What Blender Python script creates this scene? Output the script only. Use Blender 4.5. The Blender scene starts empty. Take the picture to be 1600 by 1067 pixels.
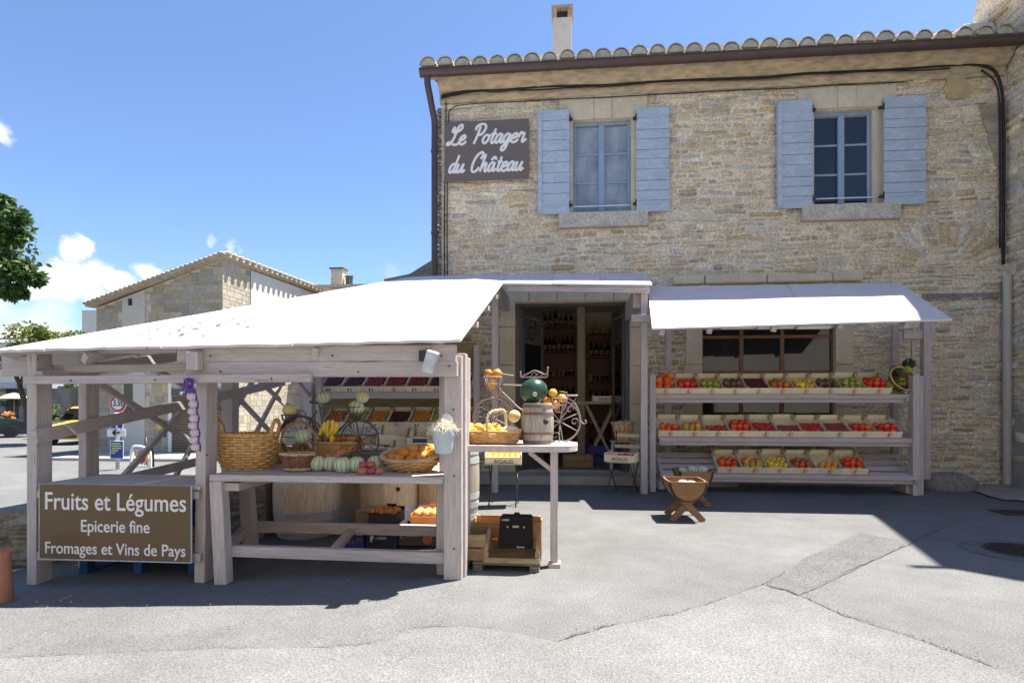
import bpy, math, random
from mathutils import Vector, Matrix, noise
R = math.radians
rnd = random.Random(7)
SC = bpy.context.scene
COL = SC.collection

# ------------------------------------------------------------------ camera, sky, sun, exposure
FPX, EYE, DIST, YAW, HORIZ = 933.0, 1.3, 10.2, R(5.6), 630.0
cam_d = bpy.data.cameras.new('camera'); cam = bpy.data.objects.new('camera', cam_d); COL.objects.link(cam)
cam.location = (0, -DIST, EYE); cam.rotation_euler = (R(90), 0, YAW)
cam_d.sensor_width = 36; cam_d.lens = FPX / 1600 * 36; cam_d.shift_y = (HORIZ - 533.5) / 1600
cam_d.clip_end = 3000; SC.camera = cam

SUN = Vector((.345, .222, 1)).normalized()
w = bpy.data.worlds.new('World'); SC.world = w; w.use_nodes = True
nt = w.node_tree; bg = nt.nodes['Background']
sky = nt.nodes.new('ShaderNodeTexSky'); sky.sky_type = 'NISHITA'; sky.sun_disc = False
sky.sun_elevation = math.asin(SUN.z); sky.sun_rotation = math.atan2(SUN.x, SUN.y)
sky.altitude = 400; sky.air_density = 1.0; sky.dust_density = 0.5; sky.ozone_density = 6.0
SKY_STRENGTH = .082
bg.inputs[1].default_value = SKY_STRENGTH

def N(t, kind, **kw):
    n = t.nodes.new(kind)
    for k, v in kw.items():
        if k.startswith('i_'):
            key = k[2:]
            n.inputs[int(key) if key.isdigit() else key.replace('_', ' ')].default_value = v
        else: setattr(n, k, v)
    return n
def math_(t, op, a, b=None, clamp=False):
    n = t.nodes.new('ShaderNodeMath'); n.operation = op; n.use_clamp = clamp
    for i, x in enumerate((a, b)):
        if x is None: continue
        if isinstance(x, (int, float)): n.inputs[i].default_value = x
        else: t.links.new(x, n.inputs[i])
    return n.outputs[0]
def ray(px, py):
    a = (px - 800) / FPX; b = (HORIZ - py) / FPX
    return Vector((math.cos(YAW) * a - math.sin(YAW), math.sin(YAW) * a + math.cos(YAW), b))
# cumulus in the sky: soft blobs of direction broken by noise
def clouds():
    tc = N(nt, 'ShaderNodeTexCoord'); L = nt.links.new
    nz = N(nt, 'ShaderNodeTexNoise', i_Scale=14.0, i_Detail=7.0, i_Roughness=.6); L(tc.outputs['Generated'], nz.inputs['Vector'])
    dist = N(nt, 'ShaderNodeVectorMath', operation='SCALE'); 
    sub = N(nt, 'ShaderNodeVectorMath', operation='SUBTRACT'); L(nz.outputs['Color'], sub.inputs[0]); sub.inputs[1].default_value = (.5, .5, .5)
    L(sub.outputs[0], dist.inputs[0]); dist.inputs['Scale'].default_value = .06
    pos = N(nt, 'ShaderNodeVectorMath', operation='ADD'); L(tc.outputs['Generated'], pos.inputs[0]); L(dist.outputs[0], pos.inputs[1])
    blobs = [(116, 389, 16, 1), (132, 386, 15, 1), (75, 432, 22, 1), (105, 428, 24, 1), (140, 434, 24, 1), (175, 444, 20, 1), (235, 425, 16, .9), (50, 446, 22, 1), (95, 452, 26, 1), (130, 456, 22, .9),
             (200, 450, 18, .8), (375, 389, 9, .35), (388, 383, 6, .35), (336, 379, 7, .3), (-6, 200, 16, .8), (0, 512, 40, .5), (70, 508, 34, .5), (-60, 450, 50, 1), (610, 428, 12, .15), (30, 425, 16, .9)]
    tot = None
    for px, py, r, s in blobs:
        d = ray(px, py); rr = r / FPX / d.length * 1.25; d.normalize()
        v = N(nt, 'ShaderNodeVectorMath', operation='DISTANCE'); L(pos.outputs[0], v.inputs[0]); v.inputs[1].default_value = d
        m = N(nt, 'ShaderNodeMapRange', interpolation_type='SMOOTHSTEP'); L(v.outputs['Value'], m.inputs[0])
        m.inputs[1].default_value = rr * 1.15; m.inputs[2].default_value = rr * .55; m.inputs[3].default_value = 0; m.inputs[4].default_value = s
        tot = m.outputs[0] if tot is None else math_(nt, 'MAXIMUM', tot, m.outputs[0])
    n2 = N(nt, 'ShaderNodeTexNoise', i_Scale=26.0, i_Detail=5.0); L(tc.outputs['Generated'], n2.inputs['Vector'])
    cr = N(nt, 'ShaderNodeMapRange', i_1=.35, i_2=.7, i_3=.72, i_4=1.0); L(n2.outputs['Fac'], cr.inputs[0])
    ccol = N(nt, 'ShaderNodeVectorMath', operation='SCALE'); ccol.inputs[0].default_value = (CL, CL * 1.01, CL * 1.05); L(cr.outputs[0], ccol.inputs['Scale'])
    mix = N(nt, 'ShaderNodeMix', data_type='RGBA'); L(tot, mix.inputs['Factor'])
    tint = N(nt, 'ShaderNodeMix', data_type='RGBA', blend_type='MULTIPLY'); tint.inputs['Factor'].default_value = 1
    L(sky.outputs[0], tint.inputs['A']); tint.inputs['B'].default_value = SKY_TINT
    L(tint.outputs['Result'], mix.inputs['A']); L(ccol.outputs[0], mix.inputs['B'])
    L(mix.outputs['Result'], bg.inputs[0])
SKY_TINT = (.97, .965, 1.0, 1); CL = 6.6
clouds()
sl = bpy.data.lights.new('sun', 'SUN'); sl.energy = 5.0; sl.angle = R(.5); sl.color = (1, .95, .86)
so = bpy.data.objects.new('sun', sl); COL.objects.link(so); so.location = (5, 5, 20)
so.rotation_euler = SUN.to_track_quat('Z', 'Y').to_euler()
vs = SC.view_settings; vs.view_transform = 'Standard'; vs.look = 'None'; vs.gamma = 1; vs.use_curve_mapping = False
vs.exposure = 1.45

# ------------------------------------------------------------------ helpers
def W(px, py, Y):
    d = ray(px, py); t = (Y + DIST) / d.y
    return Vector((d.x * t, Y, EYE + d.z * t))
def WX(px, py, X):
    d = ray(px, py); t = X / d.x
    return Vector((X, -DIST + d.y * t, EYE + d.z * t))
def g(x, y=0):
    h = .04 * (x + .7) if x < -.7 else 0
    return max(h, -.45)
def G(px, py):
    z = 0
    for _ in range(12):
        d = ray(px, py); t = (z - EYE) / d.z; p = Vector((d.x * t, -DIST + d.y * t, z)); z = g(p.x, p.y)
    return p
def tag(o, label=None, cat=None, group=None, kind=None):
    if label: o['label'] = label
    if cat: o['category'] = cat
    if group: o['group'] = group
    if kind: o['kind'] = kind
    return o
def empty(name, loc=(0, 0, 0), label=None, cat=None, group=None, rz=0):
    o = bpy.data.objects.new(name, None); o.empty_display_size = .1; COL.objects.link(o); o.location = loc; o.rotation_euler.z = rz
    return tag(o, label, cat, group)
def kids(o): return [c for c in COL.objects if c.parent == o]
TREES = {}
def copy_tree(o, parent=None):
    c = o.copy(); COL.objects.link(c)
    if parent is not None: c.parent = parent
    for ch in list(o.children): copy_tree(ch, c)
    return c
class MB:
    def __init__(s): s.v = []; s.f = []; s.c = None
    def add(s, vs, fs, M=None):
        o = len(s.v)
        s.v += [tuple(M @ Vector(p)) if M else tuple(p) for p in vs]
        s.f += [tuple(i + o for i in f) for f in fs]; return s
    def box(s, x0, x1, y0, y1, z0, z1, M=None):
        v = [(x, y, z) for z in (z0, z1) for y in (y0, y1) for x in (x0, x1)]
        return s.add(v, [(0, 2, 3, 1), (4, 5, 7, 6), (0, 1, 5, 4), (2, 6, 7, 3), (0, 4, 6, 2), (1, 3, 7, 5)], M)
    def beam(s, p0, p1, w, d, ax=(0, 1, 0), w1=None):
        p0 = Vector(p0); p1 = Vector(p1); di = (p1 - p0).normalized(); ax = Vector(ax)
        sd = di.cross(ax).normalized(); dp = sd.cross(di).normalized()
        w1 = w if w1 is None else w1; v = []
        for p, ww in ((p0, w), (p1, w1)):
            for a, b in ((-1, -1), (1, -1), (1, 1), (-1, 1)): v.append(p + sd * a * ww / 2 + dp * b * d / 2)
        return s.add(v, [(3, 2, 1, 0), (4, 5, 6, 7), (0, 1, 5, 4), (1, 2, 6, 5), (2, 3, 7, 6), (3, 0, 4, 7)])
    def slab(s, q, th):                      # quad/polygon of top points, thickness downwards
        n = len(q); q = [Vector(p) for p in q]; v = q + [p - Vector((0, 0, th)) for p in q]
        return s.add(v, [tuple(range(n)), tuple(range(2 * n - 1, n - 1, -1))] + [(i, i + n, (i + 1) % n + n, (i + 1) % n) for i in range(n)])
    def prism(s, q, ex):                     # polygon extruded along vector ex
        n = len(q); q = [Vector(p) for p in q]; ex = Vector(ex); v = q + [p + ex for p in q]
        return s.add(v, [tuple(range(n - 1, -1, -1)), tuple(range(n, 2 * n))] + [(i, (i + 1) % n, (i + 1) % n + n, i + n) for i in range(n)])
    def tube(s, pts, r, n=6, closed=False, flat=None):
        pts = [Vector(p) for p in pts]; m = len(pts); v = []; up = None
        for i, p in enumerate(pts):
            a = pts[i - 1] if (i or closed) else p; b = pts[(i + 1) % m] if (i < m - 1 or closed) else p
            d = (b - a); d = d.normalized() if d.length > 1e-9 else Vector((0, 0, 1))
            if up is None:
                up = Vector((0, 0, 1)) if abs(d.z) < .9 else Vector((0, 1, 0))
                if flat: up = Vector(flat)
            sd = d.cross(up)
            if sd.length < 1e-6: sd = d.orthogonal()
            sd.normalize(); u2 = sd.cross(d).normalized()
            if not flat: up = u2
            rr = r[i] if isinstance(r, (list, tuple)) else r
            for k in range(n):
                t = 2 * math.pi * k / n; v.append(p + (sd * math.cos(t) + u2 * math.sin(t) * (.35 if flat else 1)) * rr)
        fs = []
        for i in range(m if closed else m - 1):
            j = (i + 1) % m
            for k in range(n): fs.append((i * n + k, i * n + (k + 1) % n, j * n + (k + 1) % n, j * n + k))
        if not closed: fs += [tuple(range(n - 1, -1, -1)), tuple((m - 1) * n + k for k in range(n))]
        return s.add(v, fs)
    def lathe(s, prof, n=24, c=(0, 0, 0), M=None, mod=None, cap=True):
        v = []; c = Vector(c)
        for r, z in prof:
            for k in range(n):
                t = 2 * math.pi * k / n; rr = r * (mod(t, z) if mod else 1); v.append(c + Vector((rr * math.cos(t), rr * math.sin(t), z)))
        fs = [(i * n + k, i * n + (k + 1) % n, (i + 1) * n + (k + 1) % n, (i + 1) * n + k) for i in range(len(prof) - 1) for k in range(n)]
        if cap: fs += [tuple(range(n - 1, -1, -1)), tuple((len(prof) - 1) * n + k for k in range(n))]
        return s.add(v, fs, M)
    def ball(s, c, r, sc=(1, 1, 1), nu=12, nv=8, ribs=0, rib=.05, jit=0):
        c = Vector(c); v = []
        for j in range(1, nv):
            p = math.pi * j / nv
            for k in range(nu):
                t = 2 * math.pi * k / nu; q = 1 + (rib * (abs(math.cos(ribs * t / 2)) - .6) * math.sin(p) if ribs else 0) + (rnd.uniform(-jit, jit) if jit else 0)
                v.append(c + Vector((r * sc[0] * q * math.sin(p) * math.cos(t), r * sc[1] * q * math.sin(p) * math.sin(t), r * sc[2] * math.cos(p))))
        top = len(v); v += [c + Vector((0, 0, r * sc[2] * (.9 if ribs else 1))), c - Vector((0, 0, r * sc[2] * (.9 if ribs else 1)))]
        fs = [(j * nu + k, (j + 1) * nu + k, (j + 1) * nu + (k + 1) % nu, j * nu + (k + 1) % nu) for j in range(nv - 2) for k in range(nu)]
        fs += [(top, k, (k + 1) % nu) for k in range(nu)] + [(top + 1, (nv - 2) * nu + (k + 1) % nu, (nv - 2) * nu + k) for k in range(nu)]
        return s.add(v, fs)
    def build(s, name, m, parent=None, org=None, smooth=False, bevel=0, seg=2, ang=40):
        me = bpy.data.meshes.new(name)
        if org is None: org = parent_origin(parent) if parent else None
        o_ = Vector(org) if org is not None else Vector((0, 0, 0))
        me.from_pydata([tuple(Vector(p) - o_) for p in s.v], [], s.f); me.update()
        if s.c:
            at = me.color_attributes.new('Col', 'FLOAT_COLOR', 'POINT')
            for i, c in enumerate(s.c): at.data[i].color = (*c, 1)
        o = bpy.data.objects.new(name, me); COL.objects.link(o); me.materials.append(m)
        if parent: o.parent = parent
        elif org is not None: o.location = o_
        if smooth:
            me.polygons.foreach_set('use_smooth', [True] * len(me.polygons))
            if smooth == 'auto':
                try: me.set_sharp_from_angle(angle=R(ang))
                except Exception: pass
        if bevel:
            b = o.modifiers.new('bevel', 'BEVEL'); b.width = bevel; b.segments = seg; b.limit_method = 'ANGLE'
        return o
def parent_origin(p):
    o = Vector((0, 0, 0))
    while p: o = o + Vector(p.location); p = p.parent
    return o
def one(name, mb, m, label, cat, group=None, **k):       # a thing that is one mesh, origin at its lowest centre
    xs = [p[0] for p in mb.v]; ys = [p[1] for p in mb.v]; zs = [p[2] for p in mb.v]
    o = mb.build(name, m, org=((min(xs) + max(xs)) / 2, (min(ys) + max(ys)) / 2, min(zs)), **k)
    return tag(o, label, cat, group)
def spline(pts, n=6):
    pts = [Vector(p) for p in pts]; out = []
    for i in range(len(pts) - 1):
        p0 = pts[max(i - 1, 0)]; p1 = pts[i]; p2 = pts[i + 1]; p3 = pts[min(i + 2, len(pts) - 1)]
        for k in range(n):
            t = k / n
            out.append(.5 * ((2 * p1) + (p2 - p0) * t + (2 * p0 - 5 * p1 + 4 * p2 - p3) * t * t + (3 * p1 - p0 - 3 * p2 + p3) * t ** 3))
    return out + [pts[-1]]
def circ(c, r, n=32, a0=0, a1=360, ax='xz'):
    c = Vector(c); out = []
    full = abs(a1 - a0) >= 360
    for k in range(n if full else n + 1):
        t = R(a0 + (a1 - a0) * k / n); a, b = math.cos(t) * r, math.sin(t) * r
        out.append(c + (Vector((a, 0, b)) if ax == 'xz' else Vector((a, b, 0)) if ax == 'xy' else Vector((0, a, b))))
    return out

# ------------------------------------------------------------------ materials
def mat(name, col, rough=.6, var=.15, vs=6, bump=0, bs=40, metal=0, stretch=(1, 1, 1), col2=None, spec=.5, attr=False, rand=0, fine=None, fleck=None):
    m = bpy.data.materials.new(name); m.use_nodes = True; t = m.node_tree; L = t.links.new; b = t.nodes['Principled BSDF']
    b.inputs['Roughness'].default_value = rough; b.inputs['Metallic'].default_value = metal; b.inputs['Specular IOR Level'].default_value = spec
    tc = N(t, 'ShaderNodeTexCoord'); mp = N(t, 'ShaderNodeMapping'); L(tc.outputs['Object'], mp.inputs[0]); mp.inputs['Scale'].default_value = stretch
    nz = N(t, 'ShaderNodeTexNoise', i_Scale=vs, i_Detail=6.0, i_Roughness=.6); L(mp.outputs[0], nz.inputs['Vector'])
    mr = N(t, 'ShaderNodeMapRange', i_1=.3, i_2=.7); L(nz.outputs['Fac'], mr.inputs[0])
    mx = N(t, 'ShaderNodeMix', data_type='RGBA'); L(mr.outputs[0], mx.inputs['Factor'])
    c1 = tuple(max(0, c * (1 - var)) for c in col); c2 = tuple(min(1, c * (1 + var)) for c in (col2 or col))
    if col2: c1 = col; c2 = col2
    mx.inputs['A'].default_value = (*c1, 1); mx.inputs['B'].default_value = (*c2, 1); out = mx.outputs['Result']
    if fine:
        n3 = N(t, 'ShaderNodeTexNoise', i_Scale=fine[0], i_Detail=3.0); L(mp.outputs[0], n3.inputs['Vector'])
        m3 = N(t, 'ShaderNodeMapRange', i_1=.35, i_2=.65, i_3=1 - fine[1], i_4=1 + fine[1]); L(n3.outputs['Fac'], m3.inputs[0])
        s3 = N(t, 'ShaderNodeVectorMath', operation='SCALE'); L(out, s3.inputs[0]); L(m3.outputs[0], s3.inputs['Scale']); out = s3.outputs[0]
    if fleck:
        n4 = N(t, 'ShaderNodeTexNoise', i_Scale=fleck[0], i_Detail=5.0, i_Roughness=.65); L(mp.outputs[0], n4.inputs['Vector']); m4 = N(t, 'ShaderNodeMapRange', i_1=fleck[1], i_2=fleck[1] + .03); L(n4.outputs['Fac'], m4.inputs[0])
        x4 = N(t, 'ShaderNodeMix', data_type='RGBA'); L(m4.outputs[0], x4.inputs['Factor']); L(out, x4.inputs['A']); x4.inputs['B'].default_value = (*fleck[2], 1); out = x4.outputs['Result']
    if attr:
        at = N(t, 'ShaderNodeAttribute', attribute_name='Col'); m2 = N(t, 'ShaderNodeMix', data_type='RGBA', blend_type='MULTIPLY'); m2.inputs['Factor'].default_value = 1
        L(out, m2.inputs['A']); L(at.outputs['Color'], m2.inputs['B']); out = m2.outputs['Result']
    if rand:
        oi = N(t, 'ShaderNodeObjectInfo'); hs = N(t, 'ShaderNodeHueSaturation'); L(out, hs.inputs['Color'])
        h = N(t, 'ShaderNodeMapRange', i_3=.5 - rand * .12, i_4=.5 + rand * .12); L(oi.outputs['Random'], h.inputs[0]); L(h.outputs[0], hs.inputs['Hue'])
        v = N(t, 'ShaderNodeMapRange', i_3=1 - rand, i_4=1 + rand); L(oi.outputs['Random'], v.inputs[0]); L(v.outputs[0], hs.inputs['Value']); out = hs.outputs[0]
    L(out, b.inputs['Base Color'])
    if bump:
        n2 = N(t, 'ShaderNodeTexNoise', i_Scale=bs, i_Detail=4.0); L(mp.outputs[0], n2.inputs['Vector'])
        bp = N(t, 'ShaderNodeBump', i_Strength=bump, i_Distance=.02); L(n2.outputs['Fac'], bp.inputs['Height']); L(bp.outputs[0], b.inputs['Normal'])
    return m
M = {}
M['stone'] = mat('stone', (1.0, .97, .92), .9, .2, 5, .9, 32, attr=True, fine=(26, .24))
M['mortar'] = mat('mortar', (.67, .58, .45), .95, .2, 3, 1.0, 26, fine=(34, .26))
M['ashlar'] = mat('ashlar', (.6, .52, .38), .9, .14, 4, .4, 40, fine=(60, .1))
M['plaster'] = mat('plaster', (.38, .31, .23), .95, .25, 2.5, .5, 20, stretch=(1, 1, 4), fine=(14, .2))
M['cornice'] = mat('cornice', (.4, .33, .23), .95, .3, 1.1, .6, 12, stretch=(.8, 1, 3), col2=(.56, .43, .26), fine=(7, .2))
M['paint'] = mat('mauve_paint', (.54, .468, .445), .6, .08, 3, .35, 30, stretch=(1, 1, 1), fine=(22, .07), fleck=(9, .68, (.3, .24, .2)))
M['paintx'] = mat('mauve_paint_grain', (.54, .468, .445), .6, .1, 2.5, .6, 22, stretch=(.6, 5, 8), fine=(9, .1), fleck=(3.2, .65, (.3, .24, .21)))
M['paintz'] = mat('mauve_paint_upright', (.54, .468, .445), .6, .1, 2.5, .6, 22, stretch=(8, 8, .6), fine=(9, .1), fleck=(3.2, .65, (.3, .24, .21)))
M['awning'] = mat('awning_paint', (.66, .61, .6), .6, .05, 2, .15, 20, fine=(9, .03))
M['brown_metal'] = mat('brown_metal', (.075, .045, .038), .45, .15, 5)
M['shutter'] = mat('blue_shutter', (.42, .49, .585), .7, .14, 2, .4, 30, stretch=(1.2, 1, 6), fine=(12, .12), fleck=(7, .66, (.5, .52, .52)))
M['frame_blue'] = mat('blue_frame', (.25, .35, .47), .6, .12, 6, .1)
M['grey_frame'] = mat('grey_frame', (.1, .095, .085), .5, .1)
M['pane_sky'] = mat('sky_curtain_glass', (.14, .17, .21), .08, .35, 2.6, col2=(.38, .42, .46), spec=.8, stretch=(1, 1, .6))  # pale blotches paint in mirrored sky and cloud, and the curtain behind
M['pane_dark'] = mat('dark_glass', (.012, .012, .012), .04, .4, 3, spec=.7)
M['tile'] = mat('roof_tile', (.58, .48, .36), .9, .25, 5, .4, 30, col2=(.34, .29, .23), fine=(25, .25))
M['tile_fill'] = mat('tile_mortar', (.48, .43, .32), .95, .25, 8, .5, 30)
M['chimney'] = mat('chimney_render', (.55, .52, .46), .9, .08, 3, .2, 30)
M['black'] = mat('black_cable', (.012, .012, .013), .6)
M['iron'] = mat('dark_iron', (.03, .028, .027), .5, .2)
M['wire'] = mat('pink_grey_wire', (.36, .28, .26), .5, .15)
M['wire_dark'] = mat('brown_wire', (.12, .1, .09), .5, .2, metal=.3)
M['signbrown'] = mat('sign_brown', (.14, .09, .04), .35, .03, 1, spec=.35)
M['signbrown2'] = mat('sign_brown_grey', (.16, .122, .10), .22, .03, 1)
M['white'] = mat('white_letter', (.8, .78, .75), .6, .02)
M['crate'] = mat('pale_poplar', (.88, .77, .57), .75, .06, 4, .25, 30, stretch=(1, 1, 6), rand=.08, fine=(16, .07))
M['crate_old'] = mat('old_crate_wood', (.36, .25, .13), .8, .25, 4, .4, 30, stretch=(1, 1, 7), fine=(12, .15))
M['orange_wood'] = mat('orange_crate_wood', (.5, .25, .1), .7, .2, 4, .3, 30, stretch=(1, 1, 7))
M['red_ink'] = mat('red_ink', (.5, .09, .05), .7, .1); M['green_ink'] = mat('green_ink', (.05, .16, .1), .7, .1)
M['blue_ink'] = mat('blue_ink', (.03, .06, .3), .7, .1); M['dark_ink'] = mat('dark_ink', (.06, .04, .035), .7, .1)
M['barrel'] = mat('barrel_oak', (.68, .47, .27), .65, .22, 3, .3, 30, stretch=(6, 6, .6), col2=(.82, .63, .42), fine=(14, .14))
M['barrel_grey'] = mat('barrel_weathered', (.3, .25, .2), .85, .3, 4, .5, 30, stretch=(7, 7, .7), col2=(.48, .43, .36), fine=(14, .2))
M['barrel_pale'] = mat('barrel_pale', (.42, .36, .26), .8, .2, 3, .4, 30, stretch=(6, 6, .6), fine=(14, .12))
M['hoop'] = mat('galvanised_hoop', (.55, .57, .6), .5, .25, 12, metal=.3)
M['hoop_rust'] = mat('rusty_hoop', (.2, .13, .11), .7, .25, 12, metal=.2)
M['wicker'] = mat('wicker_gold', (.5, .24, .07), .55, .35, 22, rand=0, col2=(.8, .52, .22)); M['wicker_red'] = mat('wicker_red', (.17, .065, .035), .65, .35, 22, col2=(.33, .17, .09))
M['wicker_pale'] = mat('wicker_pale', (.45, .33, .16), .7, .3, 22, col2=(.62, .5, .3))
M['wicker_rim'] = mat('wicker_rim', (.5, .38, .24), .7, .2, 20)
M['straw'] = mat('straw', (.8, .7, .48), .85, .2, 20)
M['zinc'] = mat('zinc_bucket', (.5, .56, .6), .6, .12, 14, .2, 60, metal=.1)
M['bluepallet'] = mat('blue_pallet', (.02, .075, .2), .7, .25, 6)
M['greywood'] = mat('grey_pallet_wood', (.17, .145, .11), .85, .25, 4, .4, 30, stretch=(1, 1, 7), fine=(12, .2))
M['blackplastic'] = mat('black_plastic', (.012, .009, .009), .7, .2, spec=.2)
M['brownwood'] = mat('planter_wood', (.25, .12, .045), .55, .25, 4, .3, 30, stretch=(1, 1, 6), fine=(12, .15))
M['terracotta'] = mat('terracotta', (.42, .18, .1), .8, .15, 6)
M['concrete'] = mat('concrete', (.36, .33, .28), .95, .15, 3, .4, 40, fine=(40, .12))
M['rock'] = mat('rock', (.25, .225, .19), .95, .25, 3, 1.0, 12, fine=(25, .2))
M['room'] = mat('room_wall', (.86, .78, .62), .9, .06); M['room_floor'] = mat('room_floor', (.25, .2, .15), .6, .2)
M['shelfwood'] = mat('shelf_wood', (.24, .11, .05), .6, .2, 4, stretch=(1, 1, 6))
M['bark'] = mat('bark', (.09, .07, .055), .95, .25, 8, .6, 20)
M['wood'] = mat('plain_wood', (.4, .3, .18), .7, .15, 4, .2, 30)
M['slat'] = mat('bistro_slat', (.52, .42, .3), .7, .12, 6)
# ------------------------------------------------------------------ ground
def asphalt(nm='asphalt', lo=.125, hi=.178):
    m = bpy.data.materials.new(nm); m.use_nodes = True; t = m.node_tree; L = t.links.new; b = t.nodes['Principled BSDF']
    b.inputs['Roughness'].default_value = .9; b.inputs['Specular IOR Level'].default_value = .25
    tc = N(t, 'ShaderNodeTexCoord'); O = tc.outputs['Object']
    def noise_(sc, d=4, r=.6):
        n = N(t, 'ShaderNodeTexNoise', i_Scale=sc, i_Detail=d, i_Roughness=r); L(O, n.inputs['Vector']); return n.outputs['Fac']
    big = noise_(.55, 5, .65); mid = noise_(3.2, 5, .7); fine = noise_(85, 2)
    r = N(t, 'ShaderNodeMapRange', i_1=.3, i_2=.7, i_3=lo, i_4=hi); L(big, r.inputs[0])
    r2 = N(t, 'ShaderNodeMapRange', i_1=.3, i_2=.7, i_3=.88, i_4=1.1); L(mid, r2.inputs[0])
    r3 = N(t, 'ShaderNodeMapRange', i_1=.32, i_2=.68, i_3=.68, i_4=1.32); L(fine, r3.inputs[0])
    v = math_(t, 'MULTIPLY', math_(t, 'MULTIPLY', r.outputs[0], r2.outputs[0]), r3.outputs[0])
    vo = N(t, 'ShaderNodeTexVoronoi', i_Scale=42.0); L(O, vo.inputs['Vector'])
    chip = N(t, 'ShaderNodeMapRange', i_1=.12, i_2=.2, i_3=1, i_4=0); L(vo.outputs['Distance'], chip.inputs[0])
    sep = N(t, 'ShaderNodeSeparateColor'); L(vo.outputs['Color'], sep.inputs[0])
    sel = math_(t, 'GREATER_THAN', sep.outputs[0], .86); sel2 = math_(t, 'LESS_THAN', sep.outputs[0], .1)
    v = math_(t, 'ADD', v, math_(t, 'MULTIPLY', math_(t, 'MULTIPLY', chip.outputs[0], sel), .12))
    v = math_(t, 'MULTIPLY', v, math_(t, 'SUBTRACT', 1, math_(t, 'MULTIPLY', math_(t, 'MULTIPLY', chip.outputs[0], sel2), .5)))
    cc = N(t, 'ShaderNodeCombineColor'); L(v, cc.inputs[0]); L(v, cc.inputs[1]); L(math_(t, 'MULTIPLY', v, .99), cc.inputs[2])
    L(cc.outputs[0], b.inputs['Base Color'])
    bp = N(t, 'ShaderNodeBump', i_Strength=.6, i_Distance=.012); L(fine, bp.inputs['Height']); L(bp.outputs[0], b.inputs['Normal'])
    return m
M['asphalt'] = asphalt(); M['asphalt_pale'] = asphalt('asphalt_worn', .145, .2)
M['asphalt_dark'] = mat('asphalt_patch', (.118, .117, .115), .92, .14, 4, .6, 80, fine=(85, .4))
M['crack'] = mat('crack_dirt', (.085, .08, .07), .95, .4, 9)
mb = MB(); xs = [-900, -300, -100, -40, -25, -16] + [-12 + .5 * i for i in range(23)] + [-.7, -.2, 1, 3, 6, 12, 40, 200, 900]
ys = [-60, -20] + [-11 + .5 * i for i in range(27)] + [4, 8, 14, 22, 34, 60, 200, 900]
for y in ys:
    for x in xs: mb.v.append((x, y, g(x, y)))
nx = len(xs)
mb.f = [(j * nx + i, j * nx + i + 1, (j + 1) * nx + i + 1, (j + 1) * nx + i) for j in range(len(ys) - 1) for i in range(nx - 1)]
tag(mb.build('ground', M['asphalt']), kind='structure')
def sheet(name, pix, m, dz=.004, sub=False):
    q = [G(*p) for p in pix]; mb = MB(); mb.add([p + Vector((0, 0, dz)) for p in q], [tuple(range(len(q)))])
    if mb_normal(q) < 0: mb.f = [tuple(reversed(mb.f[0]))]
    return tag(mb.build(name, m), kind='structure')
def mb_normal(q):
    return sum(q[i].x * q[(i + 1) % len(q)].y - q[(i + 1) % len(q)].x * q[i].y for i in range(len(q)))
def wob(pts, n, a):
    out = []
    for i in range(len(pts)):
        p, q = pts[i], pts[(i + 1) % len(pts)]
        for k in range(n):
            t = k / n; out.append((p[0] + (q[0] - p[0]) * t + (rnd.uniform(-a, a) if k else 0) * 2.5, p[1] + (q[1] - p[1]) * t + (rnd.uniform(-a, a) if k else 0)))
    return out
sheet('asphalt_patch', wob([(1190, 912), (1215, 905), (1265, 868), (1345, 832), (1425, 848), (1270, 922), (1245, 930)], 5, 1.2), M['asphalt_dark'])
M['grit'] = mat('grit', (.3, .28, .24), .9, .4, 60, col2=(.16, .15, .135))
GRIT = MB()
def grit(q, wd, n=9, spread=.045):
    for i in range(len(q) - 1):
        for _ in range(n if wd > .013 else n // 3):
            p = q[i].lerp(q[i + 1], rnd.random()); p = p + Vector((rnd.gauss(0, spread), rnd.gauss(-.02, spread), .003)); s_ = rnd.uniform(.0025, .0075); a = rnd.uniform(0, 6.3)
            GRIT.add([p + Vector((s_ * math.cos(a + k * 2.1), s_ * math.sin(a + k * 2.1), 0)) for k in range(3)] + [p + Vector((0, 0, s_ * .4))], [(0, 1, 3), (1, 2, 3), (2, 0, 3)])
wq = [G(*p) for p in wob([(-60, 1031), (0, 1029), (160, 1022), (330, 1014), (520, 1012), (600, 1005), (640, 984), (720, 979), (790, 986), (870, 1003), (960, 977), (1050, 962), (1110, 944), (1195, 914), (1250, 932), (1320, 964), (1440, 1002), (1560, 1047), (1700, 1098)], 4, .8)[:73]]
k_ = next(i for i, p in enumerate(wq) if p.x >= -.7); t_ = (-.7 - wq[k_ - 1].x) / (wq[k_].x - wq[k_ - 1].x); mid_ = wq[k_ - 1].lerp(wq[k_], t_)
for side_ in ([mid_] + wq[k_:] + [Vector((2.6, -9.9, 0)), Vector((-.7, -9.9, 0))], wq[:k_] + [mid_, Vector((-.7, -9.9, 0)), Vector((wq[0].x, -9.9, 0))]):
    mb = MB(); mb.add([(p.x, p.y, g(p.x) + .0025) for p in reversed(side_)], [tuple(range(len(side_)))]); tag(mb.build('worn_asphalt', M['asphalt_pale']), kind='structure')
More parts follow.
